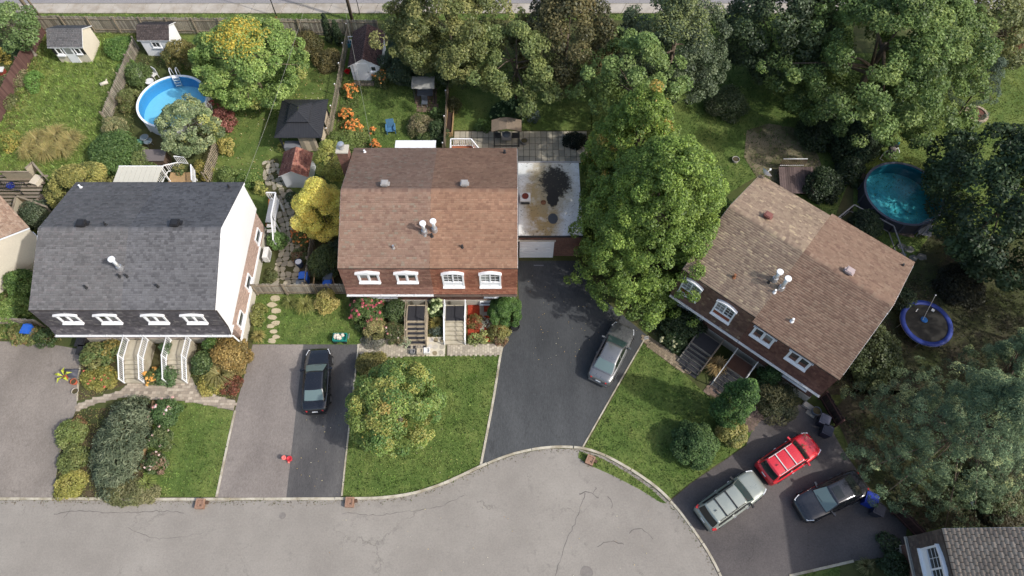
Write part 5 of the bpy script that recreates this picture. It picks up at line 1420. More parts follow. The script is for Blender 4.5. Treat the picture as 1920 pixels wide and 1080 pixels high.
# ------------------------------------------------------------------ front steps
def steps(label, origin, rz, w, land, rise, n, run, body_m, tread_m, rails, rail_m, mat_m=None, baluster=True, open_risers=False, zoff=0.0):
    """origin: middle of the landing's back edge; local -y goes down the steps"""
    t = thing('front_steps', label, 'steps', origin, rz)
    H = rise * n
    b = MB().box(0, -land / 2, (H - .02) / 2, w, land, H - .02)
    b.build('landing', body_m, t)
    if mat_m: MB().box(0, -land / 2 - .02, H + .005, w - .22, land - .16, .03).build('door_mat', mat_m, t)
    for k in range(1, n):
        y = -land - run * (k - .5); z = H - rise * k
        MB().box(0, y, z / 2 + .0, w - .02, run - .006, z).build('step', body_m, t)
        if tread_m: MB().box(0, y - .01, z + .015, w - .24, run * .72, .025).build('tread', tread_m, t)
    if tread_m: MB().box(0, -land - run * (n - .4), .03, w - .1, run * .8, .03).build('tread', tread_m, t)
    if rails:
        for s in rails:
            x = s * (w / 2 - .03)
            r = MB()
            ends = [(x, -.05, H), (x, -land, H), (x, -land - run * (n - 1), rise * .9)]
            rh_ = .78
            for a, c in zip(ends[:-1], ends[1:]):
                r.bar(Vector(a) + Vector((0, 0, rh_)), Vector(c) + Vector((0, 0, rh_)), .05, .045)
                r.bar(Vector(a) + Vector((0, 0, .1)), Vector(c) + Vector((0, 0, .1)), .05, .04)
            ro = r.build('railing', rail_m, t)
            for a in ends:
                MB().box(a[0], a[1], a[2] + .41, .07, .07, .86).build('post', rail_m, ro)
            if baluster:
                bm_ = None
                for a, c in zip(ends[:-1], ends[1:]):
                    L = (Vector(c) - Vector(a)).length; k = int(L / .14)
                    for i in range(1, k):
                        p = Vector(a).lerp(Vector(c), i / k)
                        if bm_ is None:
                            o = MB().box(0, 0, .43, .026, .026, .68).build('baluster', rail_m, ro); o.location = p; bm_ = o.data
                        else: inst('baluster', bm_, ro, p)
    return t
fy = 18.33 + .2
steps('concrete front steps with white rails, left of the charcoal house pair', (survey(256, 655, 1.0).x, fy + .3, 0), 0, 1.4, 1.45, .17, 6, .27, STEPC, None, (-1, 1), WHITE)
steps('concrete front steps with white rails, right of the charcoal house pair', (survey(336, 655, 1.0).x, fy + .3, 0), 0, 1.4, 1.45, .17, 6, .27, STEPC, None, (-1, 1), WHITE, mat_m=None)
fy = 21.32 + .2
steps('black-treaded steps with bare wooden rails at the middle house', (survey(782, 580, 1.0).x, fy, 0), 0, 1.45, 1.3, .17, 6, .27, mat('grey_step_timber', lin(190, 176, 152, .8), .85, .15), RUBBER, (-1, 1), WOOD, mat_m=RUBBER, baluster=False)
steps('pale concrete steps with white rails at the middle house', (survey(854, 580, 1.0).x, fy, 0), 0, 1.5, 1.3, .17, 6, .27, STEPC, None, (-1, 1), WHITE, mat_m=RUBBER, baluster=False)
def local_pt(h, x, y, z=0):
    return Matrix.Rotation(h.rotation_euler.z, 3, 'Z') @ Vector((x, y, z)) + h.location
GREYSTEP = mat('grey_step_concrete', lin(138, 132, 122, .8), .9, .15, 1.6, 22, .2)
x, y = on(rh, 1326, 640, .9)
steps('dark-treaded grey steps further from the cedar at the right house', local_pt(rh, x, .2), rzr, 1.75, 1.25, .16, 6, .27, GREYSTEP, RUBBER, (1,), mat('dull_wood_rail', lin(120, 108, 96, .8), .8, .2), mat_m=RUBBER, baluster=False)
x, y = on(rh, 1390, 682, .9)
steps('dark-treaded grey steps beside the cedar at the right house', local_pt(rh, x, .2), rzr, 1.6, 1.25, .16, 6, .27, GREYSTEP, RUBBER, (-1, 1), WHITE_W, mat_m=mat('brown_mat', lin(84, 60, 50, .8), .9, .2), baluster=False)

# ------------------------------------------------------------------ paved paths
PAVE = mat('paver', (1, 1, 1), .9, .16, 3, 24, .3, attr=True)
def paver_field(name, poly, du, dv, pal_, seed, rz=0.0, joint=.016, h=.05, bond=True):
    """small setts clipped to a ground polygon, joined"""
    r = random.Random(seed); xs = [p[0] for p in poly]; ys = [p[1] for p in poly]
    cx, cy = sum(xs) / len(xs), sum(ys) / len(ys); R = max(max(xs) - min(xs), max(ys) - min(ys)) * .75
    o = thing(name, None, None, kind='structure')
    MB().prism(poly, -.02, .036).build('bedding', mat(name + '_joint_sand', tuple(a * .62 for a in pal_[1]), .95, .2), o)
    b = MB(); row = 0; v = -R; c, s = cos(rz), sin(rz)
    cand = []
    while v < R:
        u = -R + (du / 2 if bond and row % 2 else 0)
        while u < R:
            cand.append((u, v)); u += du
        v += dv; row += 1
    P = np.array([(cx + u * c - w * s, cy + u * s + w * c) for u, w in cand])
    ok = inside(P, poly)
    for (x, y), k in zip(P, ok):
        if k:
            q = r.choice(pal_); g = r.uniform(.86, 1.14)
            b.box(x, y, .02 + r.uniform(-.004, .004), du - joint, dv - joint, h, rz, col=tuple(a * g for a in q))
    b.build('pavers', PAVE, o, kind='stuff')
    return o
P_BEIGE = pal((196, 184, 160), (186, 174, 152), (204, 192, 168), (176, 164, 145), k=.72)
paver_field('front_walkway', ground_poly([(672, 645), (700, 640), (765, 632), (797, 632), (797, 668), (740, 669), (676, 669), (672, 655)]), .21, .17, P_BEIGE, 1, pi / 2)
paver_field('front_walkway', ground_poly([(838, 632), (866, 632), (872, 645), (942, 645), (940, 666), (838, 667)]), .21, .17, P_BEIGE, 2, pi / 2)
paver_field('front_walkway', ground_poly([(144, 758), (180, 746), (225, 733), (240, 720), (240, 708), (360, 708), (366, 722), (392, 738), (442, 752), (438, 770), (390, 760), (345, 752), (300, 751), (262, 744), (225, 746), (180, 757), (142, 772)]), .28, .2, pal((190, 174, 152), (180, 164, 143), (198, 183, 161), (168, 153, 134), k=.72), 3, 0)
paver_field('side_walkway', ground_poly([(1202, 628), (1214, 630), (1240, 648), (1278, 672), (1300, 690), (1290, 702), (1268, 692), (1232, 664), (1206, 642)]), .24, .2, pal((160, 140, 110), (146, 128, 102), (172, 152, 122), k=.72), 4, rzr)
paver_field('side_walkway', ground_poly([(1318, 734), (1338, 708), (1362, 722), (1345, 748)]), .24, .2, pal((136, 112, 96), (122, 100, 88), (148, 124, 106), k=.72), 5, rzr)
paver_field('side_walkway', ground_poly([(1384, 792), (1416, 764), (1432, 782), (1406, 812)]), .24, .2, pal((130, 108, 96), (118, 98, 88), (140, 118, 104), k=.72), 6, rzr)
# flat stone slab between the steps
fs = thing('flagstone_pad', 'pale irregular flagstone pad between the two walkways', 'paving', survey(818, 650))
rg_ = random.Random(5)
q0 = survey(799, 668) - survey(818, 650); q1 = survey(836, 632) - survey(818, 650)
MB().box((q0.x + q1.x) / 2, (q0.y + q1.y) / 2, .005, q1.x - q0.x, q1.y - q0.y, .03).build('mortar', mat('pale_mortar', lin(204, 196, 176, .85), .9, .1), fs)
STONE = mat('flagstone', (1, 1, 1), .9, .16, 2.5, 24, .3, attr=True)
for i_ in range(3):
    for j_ in range(3):
        cx = q0.x + (q1.x - q0.x) * (i_ + .5) / 3 + rg_.uniform(-.06, .06); cy = q0.y + (q1.y - q0.y) * (j_ + .5) / 3 + rg_.uniform(-.06, .06)
        n = 7; R = .19
        pts = [(cx + R * rg_.uniform(.75, 1.15) * cos(2 * pi * k / n), cy + R * 1.05 * rg_.uniform(.75, 1.15) * sin(2 * pi * k / n)) for k in range(n)]
        MB().prism(pts, 0, .032, col=rg_.choice(pal((196, 188, 172), (176, 168, 150), (206, 200, 190), (150, 136, 104), k=.8))).build('flagstone', STONE, fs)

# slab patio behind the garage
patio = thing('slab_patio', None, None, kind='structure')
pr = random.Random(9)
pa, pb = survey(852, 247), survey(1100, 247); pc = survey(970, 306)
pw = (pb.x - pa.x) / 23
nrow = 5; ph = (pa.y - pc.y) / nrow
MB().box((pa.x + pb.x) / 2, (pa.y + pc.y) / 2, 0, pb.x - pa.x, pa.y - pc.y, .036).build('bedding', SOIL, patio)
sm = [MB().box(0, 0, 0, pw - .035, ph - .035, .06, col=lin(*c_, .72)).build('paving_slab', PAVE, patio) for c_ in ((188, 180, 160), (176, 168, 150), (164, 158, 142), (196, 186, 164))]
for i_ in range(23):
    for j_ in range(nrow):
        q = (pa.x + pw * (i_ + .5), pc.y + ph * (j_ + .5), .03 + pr.uniform(-.006, .006))
        k = i_ * nrow + j_
        if k < 4: sm[k].location = q
        else: inst('paving_slab', sm[pr.randrange(4)].data, patio, q, pr.uniform(-.008, .008))
# crazy-paved side path: centre line with widths, stones in jittered cells
path = thing('flagstone_path', None, None, kind='structure')
ctr = [(507, 300, 13), (508, 318, 16), (515, 338, 20), (522, 358, 23), (533, 380, 25), (541, 402, 26), (546, 424, 22), (546, 446, 17), (543, 466, 19), (541, 486, 21), (538, 506, 23), (534, 526, 25), (532, 542, 26)]
cl_ = [survey(a, b) for a, b, w in ctr]; wl_ = [w * mpp(a, b) for a, b, w in ctr]
fr_ = random.Random(21)
rows = 26; cols_ = 4; grid = []
for i_ in range(rows + 1):
    s = i_ / rows * (len(ctr) - 1); k = min(int(s), len(ctr) - 2); f = s - k
    c_ = cl_[k].lerp(cl_[k + 1], f); w = wl_[k] * (1 - f) + wl_[k + 1] * f
    d = (cl_[k + 1] - cl_[k]).normalized(); nx = Vector((-d.y, d.x, 0))
    grid.append([c_ + nx * w * (2 * j_ / cols_ - 1 + fr_.uniform(-.16, .16)) + d * fr_.uniform(-.14, .14) for j_ in range(cols_ + 1)])
MB().add([tuple(p[:2]) + (.012,) for rw in (grid) for p in (rw[0], rw[-1])], [(2 * i_, 2 * i_ + 1, 2 * i_ + 3, 2 * i_ + 2) for i_ in range(rows)]).build('joint_soil', mat('mossy_joint', lin(84, 82, 52, .8), .95, .3), path)
for i_ in range(rows):
    for j_ in range(cols_):
        q = [grid[i_][j_], grid[i_][j_ + 1], grid[i_ + 1][j_ + 1], grid[i_ + 1][j_]]
        if (i_ + j_) % 2 and fr_.random() < .25: continue
        c_ = sum(q, Vector()) / 4
        pts = []
        for a in range(4):
            A, B = q[a], q[(a + 1) % 4]
            pts.append(A.lerp(B, .22)); pts.append(A.lerp(B, .78))
        pts = [c_ + (p - c_) * (.93 + fr_.uniform(-.05, .03)) for p in pts]
        MB().prism([tuple(p[:2]) for p in pts], 0, .05 + fr_.uniform(-.01, .012), col=shade(lin(*fr_.choice([(174, 164, 142), (162, 152, 132), (182, 172, 152), (152, 144, 128)]), .95), fr_)).build('stone', STONE, path)
step_st = thing('stepping_stones', None, None, kind='structure')
for px, py, r_ in ((516, 560, .34), (510, 572, .3), (518, 583, .3), (511, 596, .28), (518, 606, .26), (508, 612, .24), (514, 622, .26), (517, 632, .24), (510, 640, .26)):
    c_ = survey(px, py); n = 8
    MB().prism([(c_.x + r_ * fr_.uniform(.75, 1.15) * cos(2 * pi * k / n) * 1.2, c_.y + r_ * fr_.uniform(.75, 1.15) * .75 * sin(2 * pi * k / n)) for k in range(n)], 0, .07, col=lin(190, 178, 150, .8)).build('stone', STONE, step_st)
# mulch beds and soil
MULCH = mat('red_mulch', lin(168, 66, 44, .85), .95, .35, 5, 30, .6)
sheet('mulch_bed', [(877, 566), (918, 566), (920, 590), (950, 600), (944, 640), (905, 641), (877, 634)], .02, MULCH)
for pxs in ([(899, 565), (907, 565), (908, 622), (900, 622)], [(907, 585), (935, 585), (935, 592), (907, 592)]):
    sheet('bed_path', pxs, .03, CONC)
sheet('garden_bed', [(150, 690), (152, 640), (236, 636), (242, 708), (238, 720), (180, 742), (146, 752)], .009, SOIL)
sheet('garden_bed', [(112, 850), (142, 772), (290, 752), (275, 860), (262, 931), (100, 933)], .009, SOIL)
sheet('garden_bed', [(360, 708), (355, 636), (470, 640), (442, 752), (392, 738)], .009, SOIL)
sheet('garden_bed', [(655, 556), (764, 556), (764, 632), (690, 646), (660, 600)], .01, SOIL)
sheet('garden_bed', [(803, 556), (834, 556), (834, 632), (803, 632)], .01, SOIL)
sheet('garden_bed', [(560, 445), (650, 445), (650, 548), (560, 548)], .009, SOIL)
tb = thing('bed_timber', 'long thin timber edging beside the juniper', 'edging', (0, 0, 0))
for a, b in (((288, 752), (278, 800)), ((278, 800), (266, 876))):
    MB().bar(survey(*a, .1), survey(*b, .1), .12, .18).build('board', WOODT, tb)

# ------------------------------------------------------------------ fences
FENCE_G = pal((168, 158, 142), (150, 140, 124), (180, 170, 152), (136, 126, 112), k=.8)
def fence(name, label, a, b, h, spacing, bw, pal_, seed, rails=2, posts=2.4, m=None, face=1, lean=.0, rail_m=None, cap=None, gap_skip=0):
    A, B = survey(*a), survey(*b); d = B - A; L = d.length; rz = atan2(d.y, d.x)
    t = thing(name, label, 'fence', A, rz)
    r = random.Random(seed); m = m or WOODV
    meshes = []
    for c in pal_:
        o = MB().box(0, 0, h / 2 + .03, bw, .022, h).build('picket', m, t)
        a_ = o.data.attributes.new('col', 'FLOAT_COLOR', 'POINT')
        for q in a_.data: q.color = (*c, 1)
        meshes.append(o)
    n = int(L / spacing); used = 0
    for i in range(n):
        if gap_skip and r.random() < gap_skip: continue
        p = ((i + .5) * spacing, face * .035, r.uniform(-.03, .03)); k = r.randrange(len(meshes))
        rot = (0, r.uniform(-.012, .012), 0)
        if used < len(meshes):
            meshes[used].location = p; meshes[used].rotation_euler = rot
        else: inst('picket', meshes[k].data, t, p, rot=rot, scale=(1, 1, r.uniform(.97, 1.03)))
        used += 1
    rm = rail_m or WOOD
    for k in range(rails):
        MB().box(L / 2, 0, h * (.2 + .65 * k / max(1, rails - 1)), L, .045, .08).build('rail', rm, t)
    np_ = max(1, int(round(L / posts)))
    pm = None
    for i in range(np_ + 1):
        p = (L * i / np_, -face * .05, 0)
        if pm is None:
            o = MB().box(0, 0, (h + .1) / 2, .1, .1, h + .1).build('post', rm, t); o.location = p; pm = o.data
        else: inst('post', pm, t, p)
        if cap: MB().lathe(p[0], p[1], [(.001, h + .2), (.06, h + .14), (.05, h + .08)], 8).build('post_cap', cap, t)
    return t
fence('picket_fence', 'long weathered grey back fence along the north verge', (84, 60), (712, 68), 1.75, .165, .135, FENCE_G, 1)
fence('picket_fence', 'grey slat fence between rough lawn and left pool', (262, 92), (205, 232), 1.35, .15, .085, FENCE_G, 2)
fence('picket_fence', 'short slatted fence piece beside the yellow shrub', (412, 282), (393, 345), 1.4, .2, .1, pal((176, 160, 136), (160, 146, 124), k=.8), 3)
fence('picket_fence', 'grey fence and gate closing the flagstone path', (484, 552), (652, 552), 1.5, .15, .125, FENCE_G, 4)
fence('picket_fence', 'low dividing fence from path to middle house hedge', (590, 452), (577, 546), 1.2, .16, .09, FENCE_G, 5)
fence('lattice_fence', 'thin fence with white post caps left of the orange flowers', (656, 68), (620, 262), 1.3, .2, .06, pal((172, 160, 140), (156, 146, 128), k=.8), 6, cap=WHITE)
fence('board_fence', 'dim wooden fence between swing garden and patio lawn', (842, 150), (834, 292), 1.5, .16, .14, pal((128, 114, 94), (112, 100, 84), k=.8), 7, cap=WHITE)
fence('picket_fence', 'slanting grey fence at far left by the blue bin', (-40, 606), (86, 614), 1.2, .17, .13, FENCE_G, 8)
MAROON = pal((106, 74, 68), (96, 66, 62), (114, 82, 74), k=.8)
MARM = mat('maroon_paint', lin(104, 72, 66, .85), .7, .15)
fence('board_fence', 'maroon board fence dividing the left gardens', (-30, 290), (86, 62), 1.5, .15, .145, MAROON, 9, rail_m=MARM, face=-1)
fence('board_fence', 'short maroon fence return at the top left pole', (56, 62), (86, 62), 1.5, .15, .145, MAROON, 10, rail_m=MARM)
fence('board_fence', 'dark brown fence behind the black bins', (1536, 748), (1566, 800), 1.4, .15, .145, pal((70, 52, 46), (62, 46, 42), k=.8), 11, rail_m=MARM)
fence('board_fence', 'dark red-brown fence by the bottom right house', (1672, 962), (1724, 1016), 1.4, .15, .145, pal((78, 52, 46), (70, 46, 42), k=.8), 12, rail_m=MARM)
# timber corral round the bins beside the middle house
br = thing('bin_corral', 'timber frame round the bins beside the middle house', 'frame', (0, 0, 0))
pp_ = [survey(592, 548), survey(596, 512), survey(624, 508), survey(632, 548)]
for a, b in zip(pp_[:-1], pp_[1:]):
    MB().bar(a + Vector((0, 0, .75)), b + Vector((0, 0, .75)), .09, .06).build('rail', WOODT, br)
for a in pp_: MB().box(a.x, a.y, .39, .09, .09, .78).build('post', WOODT, br)

# utility poles and wires
POLE = mat('pole_wood', lin(150, 138, 118, .8), .9, .2, 2, 20, .3, stretch=(1, 1, .2))
POLED = mat('pole_wood_dark', lin(110, 98, 86, .8), .9, .2, 2, 20, .3, stretch=(1, 1, .2))
def pole(label, px, py, h, r, m, crossarm=True):
    p = survey(px, py); t = thing('utility_pole', label, 'pole', p)
    MB().tube([(0, 0, -.2), (0, 0, h)], r, 12, r * .7).build('shaft', m, t, True)
    if crossarm:
        MB().box(0, -.2, h - .5, 2.2, .1, .12).build('crossarm', m, t)
        for s in (-.9, .9, .4): MB().cyl(s, -.2, h - .44, h - .28, .05, n=8).build('insulator', WHITE_W, t)
    return p + Vector((0, 0, h))
p1 = pole('pale wooden utility pole at the top left corner', 74, 46, 9.0, .17, POLE)
pole('thin pale pole standing beside the top left utility pole', 82, 40, 7.0, .1, POLE, False)
p2 = pole('dark wooden utility pole above the brown-roofed shed', 661, 40, 9.5, .16, POLED)
pole('thin dark street pole by the north pavement above golden tree', 519, 32, 6.0, .05, DARKMET, False)
pole('short thin signpost by the north verge', 675, 28, 3.0, .04, DARKMET, False)
WIRE = mat('cable', lin(150, 150, 140, .8), .6, .05)
def wire(label, a, b, sag, r=.009):
    pts = [a.lerp(b, i / 14) - Vector((0, 0, sag * 4 * (i / 14) * (1 - i / 14))) for i in range(15)]
    tag(MB().tube(pts, r, 5).build('overhead_cable', WIRE), label, 'cable')
wire('overhead cable from dark pole to middle house roof', p2, Vector((survey(698, 280, 5.9).x, 31.4, 5.85)), .5)
wire('overhead cable from dark pole to charcoal-roofed house', p2, Vector((GX1 - .1, 28.2, 5.8)), .6)

# drain boxes on the kerb
RUST = mat('rusty_cast_iron', lin(160, 128, 108, .9), .85, .25, 3, 24, .4, lin(128, 98, 80, .9), 3)
RUST_D = mat('rusty_cast_iron_dark', lin(90, 72, 60, .9), .85, .25, 3, 24, .4)
def drain(label, px, py, rz):
    t = thing('drain_box', label, 'drain', survey(px, py, .3) * 1.0 - Vector((0, 0, .3)), rz, 'rusty drain boxes along the kerb')
    b = MB(); w, d, h = .52, .6, .32
    b.box(-w / 2 + .05, 0, h / 2, .1, d, h); b.box(w / 2 - .05, 0, h / 2, .1, d, h); b.box(0, d / 2 - .05, h / 2, w - .2, .1, h); b.box(0, -d / 2 + .05, h / 2, w - .2, .1, h)
    b.build('frame', RUST, t)
    MB().box(0, 0, h - .06, w - .22, d - .22, .04).build('lid', RUST, t)
    MB().cyl(.06, -.1, h - .045, h - .03, .05, n=10).build('pick_hole', RUST_D, t)
    MB().box(w / 2 + .1, .1, .08, .16, .2, .16).build('side_inlet', RUST_D, t)
drain('rusty drain box at the kerb under the west lawn', 374, 944, 0)
drain('rusty drain box at the kerb below the dark driveway corner', 655, 941, 0)
drain('rusty drain box in the verge on the curved kerb', 1107, 862, -.42)
mh = thing('manhole_cover', 'small round iron cover in the street near the kerb', 'manhole', survey(530, 967))
MB().lathe(0, 0, [(.001, .014), (.16, .014), (.17, .02), (.2, .02), (.2, 0)], 20).build('cover', mat('worn_iron', lin(138, 132, 126, .72), .8, .2, 6, 30), mh)
mh = thing('manhole_cover', 'round iron manhole cover at the bottom edge of the street', 'manhole', survey(1100, 1074))
MB().lathe(0, 0, [(.001, .014), (.32, .014), (.33, .02), (.38, .02), (.38, 0)], 24).build('cover', mat('worn_iron', lin(138, 132, 126, .72), .8, .2, 6, 30), mh)

# cracks and patches in the street
CRK = mat('crack_fill', lin(116, 111, 106, .74), .95, .3)
def crack(pxs, w, seed):
    r = random.Random(seed); pts = [survey(*q) for q in pxs]
    ln = smooth_line(pts, .22)
    ln = [p + Vector((r.uniform(-.05, .05), r.uniform(-.05, .05), 0)) for p in ln]
    vs = []; fs = []
    for i, p in enumerate(ln):
        d = (ln[min(i + 1, len(ln) - 1)] - ln[max(i - 1, 0)]).normalized(); s = Vector((-d.y, d.x, 0)) * w * r.uniform(.3, 1.2) / 2
        vs += [(p.x + s.x, p.y + s.y, .0105), (p.x - s.x, p.y - s.y, .0105)]
        if i: fs.append((2 * i - 2, 2 * i - 1, 2 * i + 1, 2 * i))
    tag(MB().add(vs, fs).build('road_crack', CRK), kind='structure')
crack([(1098, 925), (1090, 945), (1078, 980), (1064, 1010), (1050, 1050), (1038, 1085)], .045, 1)
crack([(1085, 928), (1098, 922), (1112, 926), (1122, 935)], .09, 2)
crack([(1112, 926), (1118, 914)], .05, 3)
crack([(1140, 930), (1148, 940), (1146, 952)], .08, 4)
crack([(640, 965), (660, 962), (700, 966), (760, 960), (820, 950), (870, 930)], .035, 5)
crack([(100, 965), (150, 958), (220, 962), (300, 958), (345, 962)], .05, 6)
crack([(120, 970), (135, 952)], .05, 7)
crack([(240, 990), (300, 1010), (380, 1000)], .03, 8)
crack([(1180, 1000), (1200, 990), (1225, 1010)], .05, 9)
crack([(1120, 1025), (1140, 1015), (1170, 1020)], .05, 10)
crack([(60, 650), (50, 700), (60, 760), (48, 830), (40, 900)], .04, 11)
# ------------------------------------------------------------------ cars
def paint(name, c, metallic=.3, rough=.32):
    if name in MATS: return MATS[name]
    m, n, l, out = new_mat(name)
    p = n.new('ShaderNodeBsdfPrincipled')
    p.inputs['Base Color'].default_value = (*c, 1); p.inputs['Metallic'].default_value = metallic
    p.inputs['Roughness'].default_value = rough; p.inputs['Coat Weight'].default_value = .8; p.inputs['Coat Roughness'].default_value = .06
    nz = n.new('ShaderNodeTexNoise'); nz.inputs['Scale'].default_value = 1.5; nz.inputs['Detail'].default_value = 6
    tc = n.new('ShaderNodeTexCoord'); l.new(tc.outputs['Object'], nz.inputs['Vector'])
    mr = n.new('ShaderNodeMapRange'); mr.inputs['From Min'].default_value = .35; mr.inputs['From Max'].default_value = .7
    mr.inputs['To Min'].default_value = rough * .75; mr.inputs['To Max'].default_value = rough * 1.5
    l.new(nz.outputs['Fac'], mr.inputs['Value']); l.new(mr.outputs[0], p.inputs['Roughness'])
    l.new(p.outputs[0], out.inputs[0]); MATS[name] = m
    return m
CGLASS = glass_mat('car_glass', (.03, .055, .052), .03, .7)
CGLASS_D = glass_mat('car_glass_dark', (.012, .016, .016), .05, .6)
CGLASS_S = glass_mat('car_glass_painted_reflection', (.12, .17, .165), .05, .8)  # paler base colour paints in the reflected sky
TYRE = mat('tyre', (.02, .02, .021), .85, .2)
RIM = mat('alloy_rim', (.5, .51, .53), .3, .1, metallic=.9)
TAIL = mat('tail_lamp', (.45, .02, .02), .25, .1, spec=.6)
LAMP = mat('head_lamp', (.62, .64, .66), .15, .08, spec=.8)
PLATE = mat('licence_plate', (.72, .74, .78), .5, .1)
TRIM = mat('black_trim', (.02, .02, .022), .55, .15)

def interp(x, xs, ys):
    return float(np.interp(x, xs, ys))

def car(label, px, py, px2, py2, L, W, kind, pm, glass_f, glass_r, roof_m=None, rails=None, sunroof=False, group='parked cars'):
    """(px,py): tail, (px2,py2): nose, both read at 0.6 m; local +x is forward"""
    a, b = survey(px, py, .6), survey(px2, py2, .6)
    d = b - a; rz = atan2(d.y, d.x); c = (a + b) / 2
    t = thing('parked_car', label, 'car', (c.x, c.y, 0), rz, group)
    hl = L / 2
    if kind == 'sedan':
        sx = [-1, -.985, -.93, -.75, -.55, -.3, 0, .3, .42, .6, .8, .93, .985, 1.0]
        zs = [.62, .80, .92, .98, .97, .96, .95, .93, .91, .86, .79, .70, .60, .46]
        ww = [.66, .80, .90, .965, .985, .995, 1, .995, .985, .965, .92, .84, .70, .50]
        cab = dict(xb_r=-.74, xr_r=-.42, xr_f=.10, xb_f=.43, zr=1.44, wb=.86, wr=.64)
    else:
        sx = [-1, -.99, -.95, -.75, -.5, -.3, 0, .3, .46, .62, .8, .93, .985, 1.0]
        zs = [.70, .95, 1.03, 1.06, 1.05, 1.04, 1.03, 1.02, 1.0, .97, .91, .82, .70, .52]
        ww = [.72, .86, .93, .975, .99, 1, 1, .995, .985, .965, .92, .85, .72, .54]
        cab = dict(xb_r=-.955, xr_r=-.80, xr_f=.14, xb_f=.46, zr=1.64, wb=.88, wr=.70)
    sx = [s * hl for s in sx]
    fine = np.unique(np.concatenate([np.linspace(-hl, hl, 34), sx]))
    sec = [(.80, .0), (.93, .10), (.985, .28), (1.0, .5), (.985, .74), (.945, .90), (.86, .975), (.62, 1.0), (.3, 1.012), (0, 1.016)]
    vs = []; m = len(sec)
    full = [(y, z) for y, z in sec] + [(-y, z) for y, z in reversed(sec[:-1])]
    for x in fine:
        w = interp(x, sx, ww) * W / 2; z1 = interp(x, sx, zs); z0 = .20 + .10 * max(0, abs(x) / hl - .9) * 10
        vs += [(x, y * w, z0 + (z1 - z0) * z) for y, z in full]
    k = len(full); fsx = []
    for i in range(len(fine) - 1):
        for j in range(k - 1):
            fsx.append((i * k + j, i * k + j + 1, (i + 1) * k + j + 1, (i + 1) * k + j))
    fsx += [tuple(range(k)), tuple((len(fine) - 1) * k + j for j in reversed(range(k)))]
    body = MB().add(vs, fsx).build('body', pm, t, True)
    # cabin surface
    q = {kk: (v * hl if kk[0] == 'x' else v) for kk, v in cab.items()}
    def top(x):
        zb = interp(x, sx, zs)
        zz = interp(x, [q['xb_r'], q['xr_r'], (q['xr_r'] + q['xr_f']) / 2, q['xr_f'], q['xb_f']], [interp(q['xb_r'], sx, zs), q['zr'] - .03, q['zr'], q['zr'] - .02, interp(q['xb_f'], sx, zs)])
        return zb, max(zz, zb)
    def wid(x):
        f = interp(x, [q['xb_r'], q['xr_r'], q['xr_f'], q['xb_f']], [.90, 1, 1, .94])
        zb, zt = top(x); r = (zt - zb) / (q['zr'] - zb) if q['zr'] > zb else 0
        wb = q['wb'] * W / 2 * f; wr = q['wr'] * W / 2 * (.97 + .03 * f)
        return wb, wb + (wr - wb) * max(0, min(1, r))
    def S(x, v, off=0.0):
        """v in [-1,1] over the roof, 1..2 / -2..-1 down the sides"""
        zb, zt = top(x); wb, wr = wid(x); av = abs(v); sg = 1 if v >= 0 else -1
        if av <= 1:
            y = av * wr; z = zt + .035 * (1 - av ** 2)
            n = Vector((0, .12 * sg * av, 1))
        else:
            f = av - 1; e = f ** .92
            y = wr + (wb - wr) * e; z = zt - (zt - zb + .02) * f
            n = Vector((0, sg * .9, .35))
        # slope along x for the screens
        if x > q['xr_f'] and av <= 1: n = Vector((.6, n.y, .8))
        if x < q['xr_r'] and av <= 1: n = Vector((-.6, n.y, .8))
        n.normalize()
        return Vector((x, sg * y, z)) + n * off
    def patch(x0, x1, v0, v1, nx, nv, off, name, m_, parent, taper0=1.0, taper1=1.0, sm=True, bow=0.0):
        vs = []; fs_ = []
        for i in range(nx + 1):
            f = i / nx
            for j in range(nv + 1):
                v = v0 + (v1 - v0) * j / nv
                xx = x0 + (x1 - x0) * f
                xx += bow * (1 - v * v) if abs(v0) <= 1 and abs(v1) <= 1 else 0
                vs.append(S(xx, v * (taper0 + (taper1 - taper0) * f), off))
        for i in range(nx):
            for j in range(nv):
                a_ = i * (nv + 1) + j
                fs_.append((a_, a_ + 1, a_ + nv + 2, a_ + nv + 1))
        return MB().add(vs, fs_).build(name, m_, parent, sm, recalc=False)
    xs = np.unique(np.concatenate([np.linspace(q['xb_r'], q['xb_f'], 26), [q['xr_r'], q['xr_f']]]))
    vv = [-2, -1.8, -1.5, -1.2, -1.05, -1, -.8, -.5, 0, .5, .8, 1, 1.05, 1.2, 1.5, 1.8, 2]
    vs = [S(x, v) for x in xs for v in vv]; kk = len(vv)
    fs_ = [(i * kk + j, i * kk + j + 1, (i + 1) * kk + j + 1, (i + 1) * kk + j) for i in range(len(xs) - 1) for j in range(kk - 1)]
    MB().add(vs, fs_).build('cabin', roof_m or pm, t, True, recalc=False)
    o = .008
    e = .05
    patch(q['xr_f'] + e, q['xb_f'] - .06, -.94, .94, 6, 10, o, 'windscreen', glass_f, t, .97, 1.0, bow=.05)
    patch(q['xb_r'] + (.10 if kind == 'sedan' else .05), q['xr_r'] - .03, -.92, .92, 6, 10, o, 'rear_window', glass_r, t, .97, .97, bow=-.04 if kind == 'sedan' else -.05)
